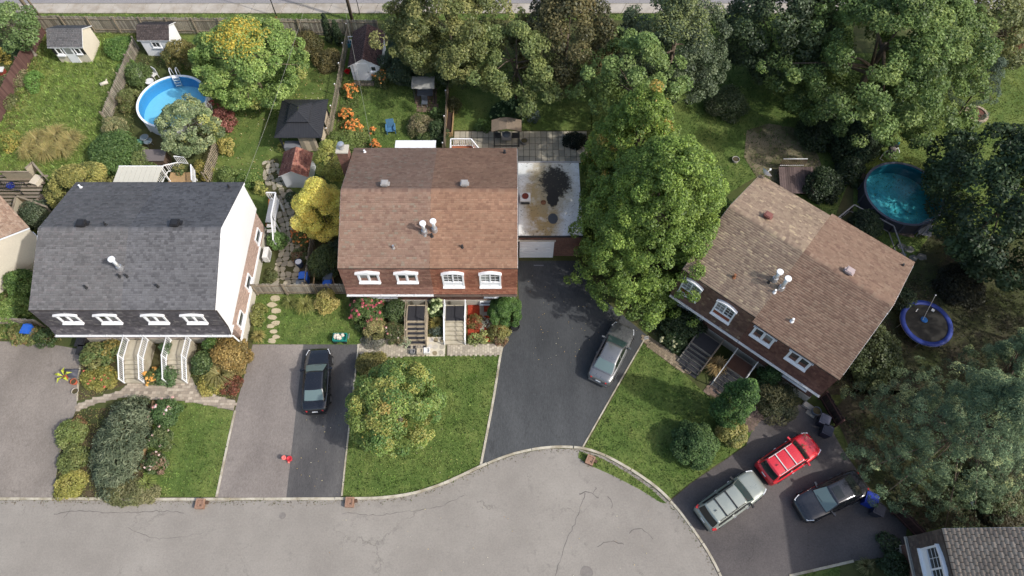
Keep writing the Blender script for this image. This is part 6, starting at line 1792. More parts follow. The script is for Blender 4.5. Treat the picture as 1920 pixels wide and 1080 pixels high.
    for sg in (-1, 1):
        mid = (q['xr_r'] + q['xr_f']) / 2 + .05
        patch(mid + .05, q['xr_f'] + (q['xb_f'] - q['xr_f']) * .42, sg * 1.14, sg * 1.84, 6, 3, o, 'side_window', CGLASS_D, t)
        xr = q['xr_r'] - (.1 if kind == 'sedan' else 0)
        patch(xr, mid - .04, sg * 1.14, sg * 1.84, 6, 3, o, 'side_window', CGLASS_D, t)
        # mirrors
        x0 = q['xb_f'] - .38; wb, _ = wid(x0); zb = interp(x0, sx, zs)
        mb_ = MB().box(x0, sg * (W / 2 * .96 + .10), zb + .06, .12, .2, .13, rz=sg * .2)
        mb_.box(x0 + .02, sg * (W / 2 * .9), zb + .03, .06, .2, .05)
        mb_.build('mirror', TRIM if label.startswith('silver') else pm, t)
        # door handles and sill line
        for xx in (-.12 * L, .1 * L):
            MB().box(xx, sg * (W / 2 + .004), .80 if kind == 'sedan' else .86, .16, .025, .03).build('door_handle', RIM if kind != 'sedan' else pm, t)
        # lamps follow the corner
        hx = hl * .90; w = interp(hx, sx, ww) * W / 2; z1 = interp(hx, sx, zs)
        MB().bar((hx - .30, sg * (interp(hx - .3, sx, ww) * W / 2 * .93), z1 - .03), (hx + .1, sg * w * .80, z1 - .10), .1, .13).build('headlight', LAMP, t)
        tx = -hl * .955; w = interp(tx, sx, ww) * W / 2; z1 = interp(tx, sx, zs)
        if kind == 'sedan':
            MB().bar((tx + .22, sg * w * 1.0, z1 - .10), (tx - .09, sg * w * .62, z1 - .12), .1, .13).build('tail_light', TAIL, t)
        else:
            MB().bar((tx + .18, sg * w * .985, z1 - .04), (tx - .04, sg * w * .88, z1 - .06), .12, .28).build('tail_light', TAIL, t)
        for xx in (-.29 * L, .31 * L):
            wh = MB().cyl(0, 0, -.1, .1, .325, n=20, bottom=True).build('wheel', TYRE, t)
            wh.location = (xx, sg * (W / 2 - .09), .325); wh.rotation_euler = (pi / 2, 0, 0)
            MB().cyl(0, 0, -sg * .105, -sg * .11, .22, n=16, bottom=True).build('rim', RIM, wh)
    MB().box(-hl + .0, 0, .62 if kind == 'sedan' else .78, .02, .36, .13).build('licence_plate', PLATE, t)
    MB().box(-hl + .03, 0, .36, .14, W * .72, .2).build('rear_bumper', TRIM if kind != 'sedan' or 'black' in label else pm, t)
    MB().box(hl - .06, 0, .36, .16, W * .58, .2).build('front_bumper', TRIM, t)
    # shut lines: bonnet and boot
    def seam(pts, nm):
        MB().tube(pts, .006, 4).build(nm, TRIM, t)
    hx = q['xb_f'] + .04
    seam([(hx, y * W / 2, interp(hx, sx, zs) + (z_ - .0)) for y, z_ in ((-.8, -.01), (-.4, .008), (0, .012), (.4, .008), (.8, -.01))], 'bonnet_seam')
    if kind == 'sedan':
        bx = q['xb_r'] - .02
        seam([(bx, y * W / 2, interp(bx, sx, zs) + z_) for y, z_ in ((-.78, -.01), (-.4, .008), (0, .012), (.4, .008), (.78, -.01))], 'boot_seam')
    if rails:
        zt = q['zr']
        for sg in (-1, 1):
            MB().tube([S(x, sg * .93, .05) for x in np.linspace(q['xr_r'] + .1, q['xr_f'] - .05, 6)], .018, 6).build('roof_rail', rails, t)
        for f in (.30, .68):
            xx = q['xr_r'] + (q['xr_f'] - q['xr_r']) * f
            MB().bar(S(xx, -.96, .075), S(xx, .96, .075), .06, .035, up=(0, 0, 1)).build('crossbar', rails, t)
        MB().box(q['xr_r'] + .28, 0, zt + .07, .14, .03, .06).build('antenna', TRIM, t)
    if sunroof:
        f0 = q['xr_f'] - .62
        patch(f0, f0 + .5, -.62, .62, 3, 5, .012, 'sunroof', CGLASS_D, t)
    # wipers and rear brake lamp
    MB().bar(S(q['xb_f'] - .09, -.5, .02), S(q['xb_f'] - .12, .15, .02), .02, .015).build('wiper', TRIM, t)
    return t
P_BLACK = paint('paint_black', (.012, .013, .017), .2, .22)
P_GREY = paint('paint_grey', (.19, .195, .2), .6, .3)
P_SILV = paint('paint_silver_green', (.26, .285, .255), .25, .36)
P_RED = paint('paint_red', (.58, .018, .03), .05, .3)
P_DARK = paint('paint_dark_grey', (.022, .023, .028), .3, .24)
car('black sedan nose-up on the dark driveway', 591, 770, 598, 656, 4.55, 1.82, 'sedan', P_BLACK, CGLASS_S, CGLASS_S)
car('grey sedan at the top of the sealed driveway', 1122, 713, 1172, 611, 4.7, 1.84, 'sedan', P_GREY, CGLASS, CGLASS_S)
car('silver-green sport utility car nearest the street corner', 1316, 976, 1424, 899, 4.65, 1.86, 'suv', P_SILV, CGLASS, CGLASS_D, rails=TRIM)
car('bright red compact car with pale roof bars', 1426, 893, 1530, 825, 4.25, 1.78, 'suv', P_RED, CGLASS_D, CGLASS_D, rails=mat('silver_bar', (.6, .6, .58), .4, .05))
car('dark grey car with sunroof facing the street', 1612, 905, 1502, 956, 4.7, 1.86, 'sedan', P_DARK, CGLASS_S, CGLASS_D, sunroof=True)
# ------------------------------------------------------------------ sheds
DKBROWN = ([lin(98, 76, 72, .8), lin(88, 68, 65, .8), lin(108, 84, 78, .8)], [3, 3, 2])
def shed(label, px, py, w, d, hw_, rise, pal_, wall_m, ridge='x', rz=0.0, front=None, ov=.16):
    """(px,py): middle of the front wall's foot. ridge 'x' parallel to the front, 'y' = gable to the front"""
    p = survey(px, py); t = thing('garden_shed', label, 'shed', p, rz)
    b = MB()
    if ridge == 'x':
        prof = [(0, 0), (d, 0), (d, hw_), (d / 2, hw_ + rise), (0, hw_)]
        b.extrude([(-w / 2, y, z) for y, z in prof], (w, 0, 0))
        b.build('wall', wall_m, t)
        s = rise / (d / 2); z_ = hw_ - s * ov + .03
        q1 = ((-w / 2 - ov, -ov, z_), (w / 2 + ov, -ov, z_), (w / 2 + ov, d / 2, hw_ + rise + .03), (-w / 2 - ov, d / 2, hw_ + rise + .03))
        q2 = ((w / 2 + ov, d + ov, z_), (-w / 2 - ov, d + ov, z_), (-w / 2 - ov, d / 2, hw_ + rise + .03), (w / 2 + ov, d / 2, hw_ + rise + .03))
    else:
        prof = [(-w / 2, 0), (w / 2, 0), (w / 2, hw_), (0, hw_ + rise), (-w / 2, hw_)]
        b.extrude([(x, 0, z) for x, z in prof], (0, d, 0))
        b.build('wall', wall_m, t)
        s = rise / (w / 2); z_ = hw_ - s * ov + .03
        q1 = ((-w / 2 - ov, d + ov, z_), (-w / 2 - ov, -ov, z_), (0, -ov, hw_ + rise + .03), (0, d + ov, hw_ + rise + .03))
        q2 = ((w / 2 + ov, -ov, z_), (w / 2 + ov, d + ov, z_), (0, d + ov, hw_ + rise + .03), (0, -ov, hw_ + rise + .03))
    u = MB()
    for q in (q1, q2): u.extrude([(a[0], a[1], a[2] - .012) for a in q], (0, 0, -.06))
    u.build('roof_board', WHITE, t)
    shingle_part('roof_shingles', [q1, q2], pal_[0], t, int(px), pal_[1], course=.15, wmin=.2, wmax=.34)
    if front: front(t)
    return t
def front_a(t):
    d = MB().box(.0, -.03, .95, .85, .05, 1.9).build('door', WHITE, t)
    wd = MB().box(0, -.065, 1.4, .55, .03, .7).build('pane', PANE_L, d)
    for x in (-.82, .82):
        wi = wall_window(t, (x, 0, 1.35), 0, .5, .7)
        for s in (-.42, .42): MB().box(x + s, -.03, 1.35, .26, .04, .76).build('shutter', BLACK, wi)
    fb = MB().box(-.8, -.12, .9, .7, .16, .14).build('flower_box', WHITE, t)
def front_b(t):
    wall_window(t, (0.0, 0, 1.35), 0, .75, .65, 2)
    MB().box(.95, -.02, .92, .8, .05, 1.84).build('door', WHITE, t)
def front_c(t):
    d = MB().box(-.35, -.03, .95, 1.25, .05, 1.9).build('door', WHITE, t)
    MB().box(.2, -.07, .95, .04, .04, .16).build('handle', DARKMET, d)
    MB().box(-.98, -.06, .95, .03, .02, 1.9).build('door_seam', GREYMET, d)
    wall_window(t, (.72, 0, 1.35), 0, .5, .6, trim=WHITE)
shed('cream shed with grey roof, shutters and white door', 145, 117, 2.75, 2.4, 1.9, .75, PAL['charcoal_a'], CREAM, 'x', 0, front_a)
shed('white shed with dark grey-brown roof by the left pool', 306, 105, 2.5, 2.0, 1.95, .6, ([lin(84, 76, 74, .85), lin(76, 69, 68, .85), lin(93, 84, 82, .85)], [3, 3, 2]), WHITE, 'x', 0, front_b)
shed('white shed with brown roof and gable door by orange flowers', 690, 150, 2.45, 3.9, 1.75, .75, DKBROWN, WHITE, 'y', .0, front_c)
shed('small white shed with reddish roof beside the flagstone path', 561, 352, 2.0, 2.1, 1.65, .6, ([lin(160, 110, 96, .85), lin(148, 98, 86, .85), lin(176, 126, 108, .85), lin(132, 88, 80, .85)], [3, 3, 2, 1]), WHITE, 'y', -.03)
st = thing('shed_step', 'stone-clad step in front of the brown-roofed shed', 'step', survey(683, 158))
srr = random.Random(4)
for i_ in range(6):
    for j_ in range(2):
        MB().box(-.75 + i_ * .3, -.12 + j_ * .28, .06, .27, .25, .12 + srr.uniform(0, .02), srr.uniform(-.05, .05), col=lin(*srr.choice([(128, 118, 100), (146, 134, 114), (110, 104, 90)]), .8)).build('stone', STONE, st)

# ------------------------------------------------------------------ gazebo with two-tier black metal roof
gp = survey(570, 262)
gz_ = thing('gazebo', 'gazebo with two-tier black ribbed metal roof', 'gazebo', (survey(561, 216, 2.5).x + .1, survey(561, 216, 2.5).y, 0))
gw, gd, zb, zt = 3.75, 4.0, 2.15, 2.75
RIB = mat('black_ribbed_metal', (.035, .036, .04), .5, .12, 2, 18, metallic=.3, spec=.5)
def hip(w0, d0, z0, w1, d1, z1, nm, m, par):
    a = [(-w0 / 2, -d0 / 2, z0), (w0 / 2, -d0 / 2, z0), (w0 / 2, d0 / 2, z0), (-w0 / 2, d0 / 2, z0)]
    b = [(-w1 / 2, -d1 / 2, z1), (w1 / 2, -d1 / 2, z1), (w1 / 2, d1 / 2, z1), (-w1 / 2, d1 / 2, z1)]
    o = None
    for i in range(4):
        j = (i + 1) % 4
        f = MB().extrude([a[i], a[j], b[j], b[i]], (0, 0, -.04)).build(nm, m, par)
        A0, A1, B0, B1 = Vector(a[i]), Vector(a[j]), Vector(b[i]), Vector(b[j])
        L = (A1 - A0).length; n = int(L / .19); u = (A1 - A0).normalized()
        rb = MB()
        for k in range(1, n):
            P = A0 + u * (L * k / n)
            # run of the rib up to the hip line
            t0 = (L * k / n); tl = (B0 - A0).dot(u); tr_ = (A1 - B1).dot(u)
            f_ = 1.0
            if t0 < tl: f_ = t0 / tl
            elif t0 > L - tr_: f_ = (L - t0) / tr_
            up = ((B0 + B1) / 2 - (A0 + A1) / 2)
            if f_ > .03: rb.bar(P + Vector((0, 0, .012)), P + up * f_ + Vector((0, 0, .012)), .03, .024)
        rb.build('ribs', m, f, kind='stuff')
    r = MB()
    for i in range(4): r.bar(Vector(a[i]) + Vector((0, 0, .02)), Vector(b[i]) + Vector((0, 0, .02)), .08, .03)
    r.build('hip_caps', m, par, kind='stuff')
hip(gw, gd, zb, 1.3, 1.55, zt, 'roof_panel', RIB, gz_)
hip(1.75, 2.0, zt + .08, .05, .5, zt + .5, 'top_roof_panel', RIB, gz_)
for x in (-1.6, 1.6):
    for y in (-1.7, 1.7): MB().box(x, y, zb / 2, .12, .12, zb).build('post', DARKMET, gz_)
CURT = mat('beige_curtain', lin(196, 182, 160, .8), .9, .12, .8, 6)
for pts in (((1.58, -1.6), (1.64, -1.2), (1.56, -.8), (1.63, -.4), (1.57, -.05)), ((1.6, .3), (1.55, .8), (1.63, 1.2), (1.58, 1.6)), ((-.2, -1.66), (.2, -1.72), (.6, -1.64), (1.0, -1.71), (1.2, -1.66))):
    MB().add([(x, y, z) for x, y in pts for z in (.12, zb - .05)], [(2 * i, 2 * i + 2, 2 * i + 3, 2 * i + 1) for i in range(len(pts) - 1)]).build('curtain', CURT, gz_)
MB().box(-.9, -1.5, .4, 1.3, .7, .75).build('bench_box', mat('grey_vinyl', lin(132, 134, 140, .8), .6, .1), gz_)

# ------------------------------------------------------------------ pools
def water_mat(name, tint, rough, bump, scale):
    m, n, l, out = new_mat(name)
    tr = n.new('ShaderNodeBsdfTransparent'); tr.inputs['Color'].default_value = (*tint, 1)
    gl = n.new('ShaderNodeBsdfGlossy'); gl.inputs['Roughness'].default_value = rough
    fr = n.new('ShaderNodeFresnel'); fr.inputs['IOR'].default_value = 1.33
    tc = n.new('ShaderNodeTexCoord'); nz = n.new('ShaderNodeTexNoise'); nz.inputs['Scale'].default_value = scale; nz.inputs['Detail'].default_value = 3
    l.new(tc.outputs['Object'], nz.inputs['Vector'])
    bp = n.new('ShaderNodeBump'); bp.inputs['Strength'].default_value = bump; bp.inputs['Distance'].default_value = .05
    l.new(nz.outputs['Fac'], bp.inputs['Height']); l.new(bp.outputs[0], gl.inputs['Normal']); l.new(bp.outputs[0], fr.inputs['Normal'])
    mx = n.new('ShaderNodeMixShader'); l.new(fr.outputs[0], mx.inputs[0]); l.new(tr.outputs[0], mx.inputs[1]); l.new(gl.outputs[0], mx.inputs[2])
    l.new(mx.outputs[0], out.inputs[0]); MATS[name] = m
    return m
def pool(label, px, py, R, h, wl, wall_m, rim_m, liner_m, floor_m, water, rim_w=.17):
    p = survey(px, py, h); t = thing('above_ground_pool', label, 'pool', (p.x, p.y, 0))
    MB().lathe(0, 0, [(R, 0), (R, h - .02)], 72).build('wall', wall_m, t, True)
    MB().lathe(0, 0, [(R - .03, h - .03), (R - .03, .06)], 72).build('liner', liner_m, t, True)
    MB().lathe(0, 0, [(R + rim_w * .5, h - .04), (R + rim_w * .5, h + .03), (R - rim_w * .5, h + .03), (R - rim_w * .5, h - .04)], 72).build('rim', rim_m, t)
    MB().cyl(0, 0, .02, .05, R - .02, n=72).build('floor', floor_m, t)
    MB().lathe(0, 0, [(R - .031, wl), (R * .66, wl), (R * .33, wl), (.01, wl)], 72).build('water', water, t)
    n = 14
    um = None
    for i in range(n):
        a = 2 * pi * i / n; q = ((R + .04) * cos(a), (R + .04) * sin(a), 0)
        if um is None:
            o = MB().box(0, 0, h / 2 - .02, .1, .14, h - .06).build('upright', rim_m, t); o.location = q; o.rotation_euler = (0, 0, a); um = o.data
        else: inst('upright', um, t, q, a)
    return t
def ladder(label, px, py, h, rz, m, wl, treads=4):
    p = survey(px, py, h); t = thing('pool_ladder', label, 'ladder', (p.x, p.y, 0), rz)
    for s in (-.26, .26):
        MB().tube([(s, .45, .1), (s, .42, h + .35), (s, .36, h + .62), (s, .18, h + .72), (s, .0, h + .62), (s, -.08, h + .3), (s, -.3, wl - .75)], .035, 8).build('side_rail', m, t, True)
    for k in range(treads):
        z = h - .05 - k * .24
        MB().box(0, -.1 - .22 * (h - z) / .9, z, .5, .12, .04).build('tread', m, t)
    return t
LINER = mat('blue_liner', lin(84, 168, 224, 1.0), .5, .06, 1.5, 10)
LFLOOR = mat('blue_floor_liner', lin(150, 224, 244, 1.0), .5, .05, 1.2, 8)
pool('round blue above-ground pool with white rim at the left', 323, 189, 2.82, 1.22, 1.02, WHITE, WHITE, LINER, LFLOOR, water_mat('pool_water', (.86, .97, 1.0), .03, .05, 2.5))
ladder('white ladder hooked over the left pool rim', 329, 143, 1.22, .12, WHITE, 1.0)
TLIN = mat('teal_liner', lin(60, 148, 168, 1.0), .5, .1, 1.5, 10)
TFLO = mat('teal_floor_liner', lin(120, 224, 230, 1.0), .5, .2, .8, 4, color2=lin(76, 180, 194, 1.0), patch=.6)
SLATE = mat('slate_wall', lin(74, 74, 84, .8), .6, .12, 2, 12)
pool('large teal above-ground pool with dark grey wall', 1695, 362, 2.9, 1.3, 1.1, SLATE, mat('slate_rim', lin(96, 98, 112, .8), .45, .1), TLIN, TFLO, water_mat('teal_water', (.82, .97, .98), .03, .35, 3.2))
ladder('grey A-frame ladder at the right pool', 1738, 418, 1.3, -2.9, mat('dull_white_plastic', lin(172, 172, 176, .8), .5, .1), 1.1)
lb = thing('ladder_platform', 'tilted grey entry step panel beside the right pool', 'platform', survey(1728, 438), -.25)
MB().box(0, 0, .55, .95, .9, .06, M=Matrix.Rotation(.35, 3, 'X')).build('panel', mat('dull_white_plastic', (.4, .4, .4)), lb)
for x in (-.42, .42):
    for y in (-.36, .36): MB().box(x, y, .26, .06, .06, .52 + .25 * y).build('leg', mat('dull_white_plastic', (.4, .4, .4)), lb)
pv = thing('pool_surround', None, None, kind='structure')
pc_ = survey(1695, 362); srr = random.Random(8)
for i_ in range(26):
    a = pi * .78 + i_ * .085
    MB().box(pc_.x + 3.45 * cos(a), pc_.y - .5 + 3.45 * sin(a), .03, .42, .27, .07, a, col=shade(lin(140, 122, 108, .75), srr, .85, 1.1)).build('edging_stone', STONE, pv)
pf = thing('pool_pump', 'black and beige pool filter tank behind the right pool', 'pump', survey(1665, 292))
MB().cyl(0, 0, 0, .75, .3, n=18).lathe(0, 0, [(.3, .75), (.24, .92), (.1, .98), (.001, .98)], 18).build('tank', mat('pump_tank', lin(128, 120, 116, .8), .5, .15), pf)
MB().box(.05, .3, .9, .7, .35, .28).build('motor', BLACK, pf)
MB().box(.4, .35, 1.1, .14, .1, .2).build('valve', mat('teal_plastic', lin(50, 130, 150, .8), .4), pf)
for s, q in ((-1, [(-.2, 0, .8), (-.6, -.1, .5), (-.9, -.5, .25), (-.8, -.8, .4)]), (1, [(.2, 0, .8), (.5, .2, .75), (.6, -.1, .6), (.3, -.5, .9)])):
    MB().tube(q, .04, 7).build('hose', WHITE_W, pf, True)
# posts-and-glass railing between the right house and its pool
rl = thing('deck_railing', 'angled grey railing between right house and teal pool', 'railing', (0, 0, 0))
RAILM = mat('grey_rail', lin(150, 146, 142, .8), .6, .1)
rp = [survey(1572, 408, 1.0), survey(1602, 384, 1.0), survey(1676, 424, 1.0), survey(1697, 482, 1.0)]
for a, b in zip(rp[:-1], rp[1:]):
    MB().bar(a, b, .09, .06).build('handrail', RAILM, rl)
    MB().bar(a - Vector((0, 0, .8)), b - Vector((0, 0, .8)), .06, .05).build('bottom_rail', RAILM, rl)
    n = max(2, int((b - a).length / 1.1))
    for k in range(n + 1):
        q = a.lerp(b, k / n); MB().box(q.x, q.y, .5, .06, .06, 1.0).build('post', DARKMET, rl)
sp_ = thing('slab_pieces', 'pale broken paving slabs near the angled railing', 'paving', (0, 0, 0))
for px, py, w, r_ in ((1690, 462, .8, .3), (1705, 468, .9, -.2), (1712, 484, .8, .1), (1728, 482, .9, .5), (1692, 478, .7, .2)):
    c_ = survey(px, py)
    MB().prism([(c_.x + w * .45 * cos(r_ + k * 1.26) * (1 + .15 * (k % 2)), c_.y + w * .36 * sin(r_ + k * 1.26)) for k in range(5)], 0, .05, col=lin(128, 124, 116, .8)).build('slab', STONE, sp_)

# ------------------------------------------------------------------ trampoline with a mast in the middle
tp = survey(1737, 606, .75)
tr = thing('trampoline', 'round trampoline with blue safety pad', 'trampoline', (tp.x, tp.y, 0))
PAD = mat('blue_pad', lin(48, 66, 140, .8), .55, .12, 1.2, 8)
MB().lathe(0, 0, [(1.78, .72), (1.78, .80), (1.45, .81), (1.45, .74)], 56).build('safety_pad', PAD, tr, True)
MB().cyl(0, 0, .74, .765, 1.47, n=56).build('jumping_mat', mat('black_mesh', lin(52, 50, 46, .8), .9, .2, 2, 20), tr)
MB().lathe(0, 0, [(1.74, .66), (1.78, .70), (1.74, .74), (1.70, .70)], 48, True).build('frame', GALV, tr)
for i_ in range(6):
    a = 2 * pi * i_ / 6
    MB().tube([(1.72 * cos(a), 1.72 * sin(a), .7), (1.75 * cos(a), 1.75 * sin(a), 0)], .03, 7).build('leg', GALV, tr)
lt = thing('trampoline_toy', 'blue plastic disc lying on the trampoline', 'toy', tp + Vector((-.1, .25, .02)))
MB().lathe(0, 0, [(.001, .06), (.2, .06), (.24, .02), (.22, 0)], 16).build('disc', mat('sky_blue_plastic', lin(46, 108, 176, .85), .4), lt)
for px, py, lab in ((1719, 582, 'small white stick on the trampoline mat'), (1749, 582, 'crumpled white rag on the trampoline mat')):
    q = survey(px, py, .79); o_ = thing('litter_piece', lab, 'litter', q)
    MB().box(0, 0, .02, .3 if 'stick' in lab else .22, .06 if 'stick' in lab else .2, .04, .8).build('piece', WHITE_W, o_)
cw = thing('clothes_pole', 'thin leaning white pole over the trampoline', 'pole', survey(1730, 600, .8))
MB().tube([(0, 0, 0), (-.35, .6, 2.6)], .018, 6).build('shaft', WHITE_W, cw); MB().lathe(-.35, .6, [(.001, 2.68), (.05, 2.62), (.001, 2.56)], 8).build('knob', WHITE, cw)
fpit = thing('fire_ring', 'ring of pale stones filled with brown mulch', 'fire ring', survey(1830, 215))
MB().cyl(0, 0, 0, .06, .78, n=24).build('mulch', mat('brown_mulch', lin(108, 72, 62, .8), .95, .3, 4, 24, .4), fpit)
for i_ in range(18):
    a = 2 * pi * i_ / 18; MB().box(.85 * cos(a), .85 * sin(a), .07, .2, .27, .15, a, col=lin(176, 160, 140, .75)).build('stone', STONE, fpit)

# ------------------------------------------------------------------ bins
def bin_(label, px, py, m, lid_m, rz=0, w=.58, d=.62, h=1.0, group='wheeled bins', ring=False):
    t = thing('wheeled_bin', label, 'bin', survey(px, py, h) - Vector((0, 0, h)), rz, group)
    a, b = w / 2, d / 2; s = .8
    MB().add([(-a * s, -b * s, .05), (a * s, -b * s, .05), (a * s, b * s, .05), (-a * s, b * s, .05), (-a, -b, h - .06), (a, -b, h - .06), (a, b, h - .06), (-a, b, h - .06)],
             [(3, 2, 1, 0), (4, 5, 6, 7), (0, 1, 5, 4), (1, 2, 6, 5), (2, 3, 7, 6), (3, 0, 4, 7)]).build('body', m, t)
    l_ = MB().box(0, -.02, h - .03, w + .06, d + .06, .06); l_.box(0, -.02, h + .01, w * .8, d * .75, .04)
    l_.build('lid', lid_m, t)
    MB().tube([(-a * .8, b + .08, h - .08), (a * .8, b + .08, h - .08)], .025, 6).build('handle', m, t)
    for s_ in (-1, 1):
        w_ = MB().cyl(0, 0, -.03, .03, .1, n=12, bottom=True).build('wheel', TYRE, t); w_.location = (s_ * a * .8, b * .85, .1); w_.rotation_euler = (0, pi / 2, 0)
bin_('blue bin inside the path gate', 568, 517, BLUEP, BLUEP, .05)
bin_('grey bin beside the blue bin inside the gate', 563, 530, GREYP, GREYP, .05)
bin_('blue bin in the timber corral', 613, 530, BLUEP, BLUEP, -.05)
bin_('dark grey bin behind the corral blue bin', 614, 519, GREYP, GREYP)
bin_('blue bin among weeds at the far left', 48, 616, BLUEP, BLUEP, -.1)
bin_('upper black bin beneath the charcoal house eave', 150, 640, BLACK, BLACK)
bin_('lower black bin beneath the charcoal house eave', 152, 655, BLACK, BLACK)
bin_('black bin with pale lid behind the red car', 1548, 786, mat('dark_bin', lin(58, 60, 72, .8), .5, .15), mat('dusty_lid', lin(98, 98, 110, .8), .5, .2), -.5)
bin_('lower black bin behind the red car', 1553, 806, mat('dark_bin', (.05, .05, .06)), mat('dark_bin', (.05, .05, .06)), -.5)
bin_('bright blue bin behind the dark grey car', 1636, 936, mat('royal_blue', lin(36, 62, 160, .85), .4, .12), mat('royal_blue', (.02, .05, .3)), -.5, .7, .7)
bin_('dark grey bin under the spruce beside the bright blue bin', 1650, 955, mat('dark_bin', (.05, .05, .06)), mat('dark_bin', (.05, .05, .06)), -.5)
def pot(label, px, py, r, h, m, soil=None, z=0):
    t = thing('plant_pot', label, 'pot', survey(px, py, h + z) - Vector((0, 0, h)))
    MB().lathe(0, 0, [(r * .72, 0), (r, h), (r * .88, h), (r * .85, h - .06)], 18).build('vessel', m, t, True)
    MB().cyl(0, 0, h - .1, h - .06, r * .86, n=16).build('contents', soil or SOIL, t)
pot('round grey tub behind the right house bins', 1532, 770, .3, .5, GREYP)
pot('dark blue barrel holding white bags by the path', 559, 490, .28, .7, mat('navy_plastic', lin(52, 62, 84, .8), .4), mat('white_bag', (.7, .7, .72), .5, .2))
pot('round tub of green water by the rough hedge', 272, 281, .28, .25, mat('green_tub', lin(120, 140, 90, .8), .5), SOIL)
pot('round stone planter beside the grill shelter', 983, 263, .3, .45, mat('stone_planter', lin(140, 136, 128, .8), .9, .2))
pot('black ring planter at the sealed driveway edge', 966, 612, .34, .3, BLACK, BLACK)
# low white tub on bare dirt
pot('whitish round tub on the edge of the bare patch', 1380, 298, .3, .3, mat('grey_white_tub', lin(176, 172, 164, .8), .6))

# ------------------------------------------------------------------ garden furniture
sw = thing('canopy_swing', 'garden swing with pale fabric canopy', 'swing', survey(798, 185))
FAB = mat('pale_canvas', lin(178, 176, 168, .8), .9, .15, 1.2, 8, 0, lin(150, 148, 140, .8), 1.0)
pts = []
nx, ny = 6, 6
for i_ in range(nx + 1):
    for j_ in range(ny + 1):
        pts.append((-.95 + 1.9 * i_ / nx, -.55 + 1.3 * j_ / ny, 1.85 + .12 * sin(pi * j_ / ny) - .04 * sin(pi * i_ / nx) ** 2 + (-.12 + .04 * (i_ % 2) if j_ == 0 else 0)))
cf = [(i_ * (ny + 1) + j_, (i_ + 1) * (ny + 1) + j_, (i_ + 1) * (ny + 1) + j_ + 1, i_ * (ny + 1) + j_ + 1) for i_ in range(nx) for j_ in range(ny)]
n0 = len(pts)
MB().add(pts + [(a, b, c - .015) for a, b, c in pts], cf + [tuple(n0 + q for q in reversed(f)) for f in cf]).build('canopy', FAB, sw, True)
MB().box(0, .1, .5, 1.3, .5, .1).build('seat', GREYP, sw); MB().box(0, .36, .8, 1.3, .1, .55).build('backrest', GREYP, sw)
for x in (-.85, .85):
    for y in (-.6, .6): MB().tube([(x, y, 0), (x, y * .2, 1.82)], .03, 6).build('leg', DARKMET, sw)
ct = thing('garden_chair', 'grey metal chair standing under the swing canopy edge', 'chair', survey(797, 198))
MB().box(0, 0, .4, .5, .45, .06).build('seat', GREYP, ct); MB().box(0, .24, .68, .5, .05, .5).build('backrest', GREYP, ct)
for x in (-.22, .22):
    for y in (-.2, .2): MB().box(x, y, .19, .04, .04, .38).build('leg', GREYMET, ct)
tr_ = thing('swing_terrace', None, None, kind='structure')
ter_r = random.Random(6)
for i_ in range(4):
    for j_ in range(7):
        a, b = survey(783 + i_ * 10.5 + (3 if j_ < 2 else 0), 207 - j_ * 8)[:2]
        MB().box(a, b, .02, .42, .42, .06, 0, col=shade(lin(128, 106, 92, .75), ter_r, .85, 1.1)).build('paving_slab', STONE, tr_)
ad = thing('adirondack_chair', 'blue slatted garden chair on the flower lawn', 'chair', survey(734, 246), .15)
BLC = mat('blue_grey_paint', lin(78, 122, 158, .85), .5, .12)
for k in range(6): MB().box(-.27 + k * .108, .32, .62, .095, .03, .8, M=Matrix.Rotation(-.35, 3, 'X')).build('back_slat', BLC, ad)
for k in range(6): MB().box(0, -.3 + k * .1, .34 - k * .012, .6, .085, .025).build('seat_slat', BLC, ad)
for x in (-.35, .35):
    MB().box(x, -.05, .55, .12, .75, .03).build('arm', BLC, ad); MB().box(x, -.3, .27, .05, .1, .54).build('leg', BLC, ad); MB().bar((x * .85, -.3, .3), (x * .85, .45, .03), .04, .12).build('leg', BLC, ad)
awd = survey(779, 264, 2.6).y - 31.5
aw = thing('patio_awning', 'white retractable awning behind the middle house', 'awning', (survey(779, 271, 2.6).x, 31.5, 0))
ww_ = (survey(817, 271, 2.6).x - survey(741, 271, 2.6).x)
MB().box(0, awd / 2, 2.64, ww_, awd, .05, M=Matrix.Rotation(-.04, 3, 'X')).build('fabric', WHITE, aw)
MB().box(0, awd + .02, 2.52, ww_, .06, .14).build('valance', WHITE, aw)
for x in (-ww_ / 2 + .1, ww_ / 2 - .1): MB().tube([(x, awd - .1, 0), (x, awd - .1, 2.5)], .035, 6).build('post', WHITE, aw)
# rear balcony of the middle house
bc = thing('rear_balcony', 'small rear balcony with white railing behind the middle house', 'balcony', (survey(868, 270, 2.0).x, survey(868, 262, 2.1).y - 1.2, 0))
MB().box(0, .6, 1.25, 1.9, 1.3, .1).build('deck', mat('rust_deck', lin(176, 104, 72, .85), .8, .12), bc)
for a, b in (((-.95, -.1, 1.3), (-.95, 1.2, 1.3)), ((-.95, 1.2, 1.3), (.65, 1.2, 1.3)), ((.65, 1.2, 1.3), (1.9, -.1, .5))):
    a, b = Vector(a), Vector(b); r = MB().bar(a + Vector((0, 0, .9)), b + Vector((0, 0, .9)), .08, .06).build('railing', WHITE, bc); MB().bar(a + Vector((0, 0, .1)), b + Vector((0, 0, .1)), .05, .05).build('bottom_rail', WHITE, r)
    n = int((b - a).length / .16); bmsh = None
    for k in range(n + 1):
        q = a.lerp(b, k / n)
        if bmsh is None: o = MB().box(0, 0, .5, .045, .045, .85).build('baluster', WHITE, r); o.location = q; bmsh = o.data
        else: inst('baluster', bmsh, r, q)
for x, y in ((-.9, 1.15), (.6, 1.15)): MB().box(x, y, .6, .1, .1, 1.2).build('post', WHITE, bc)
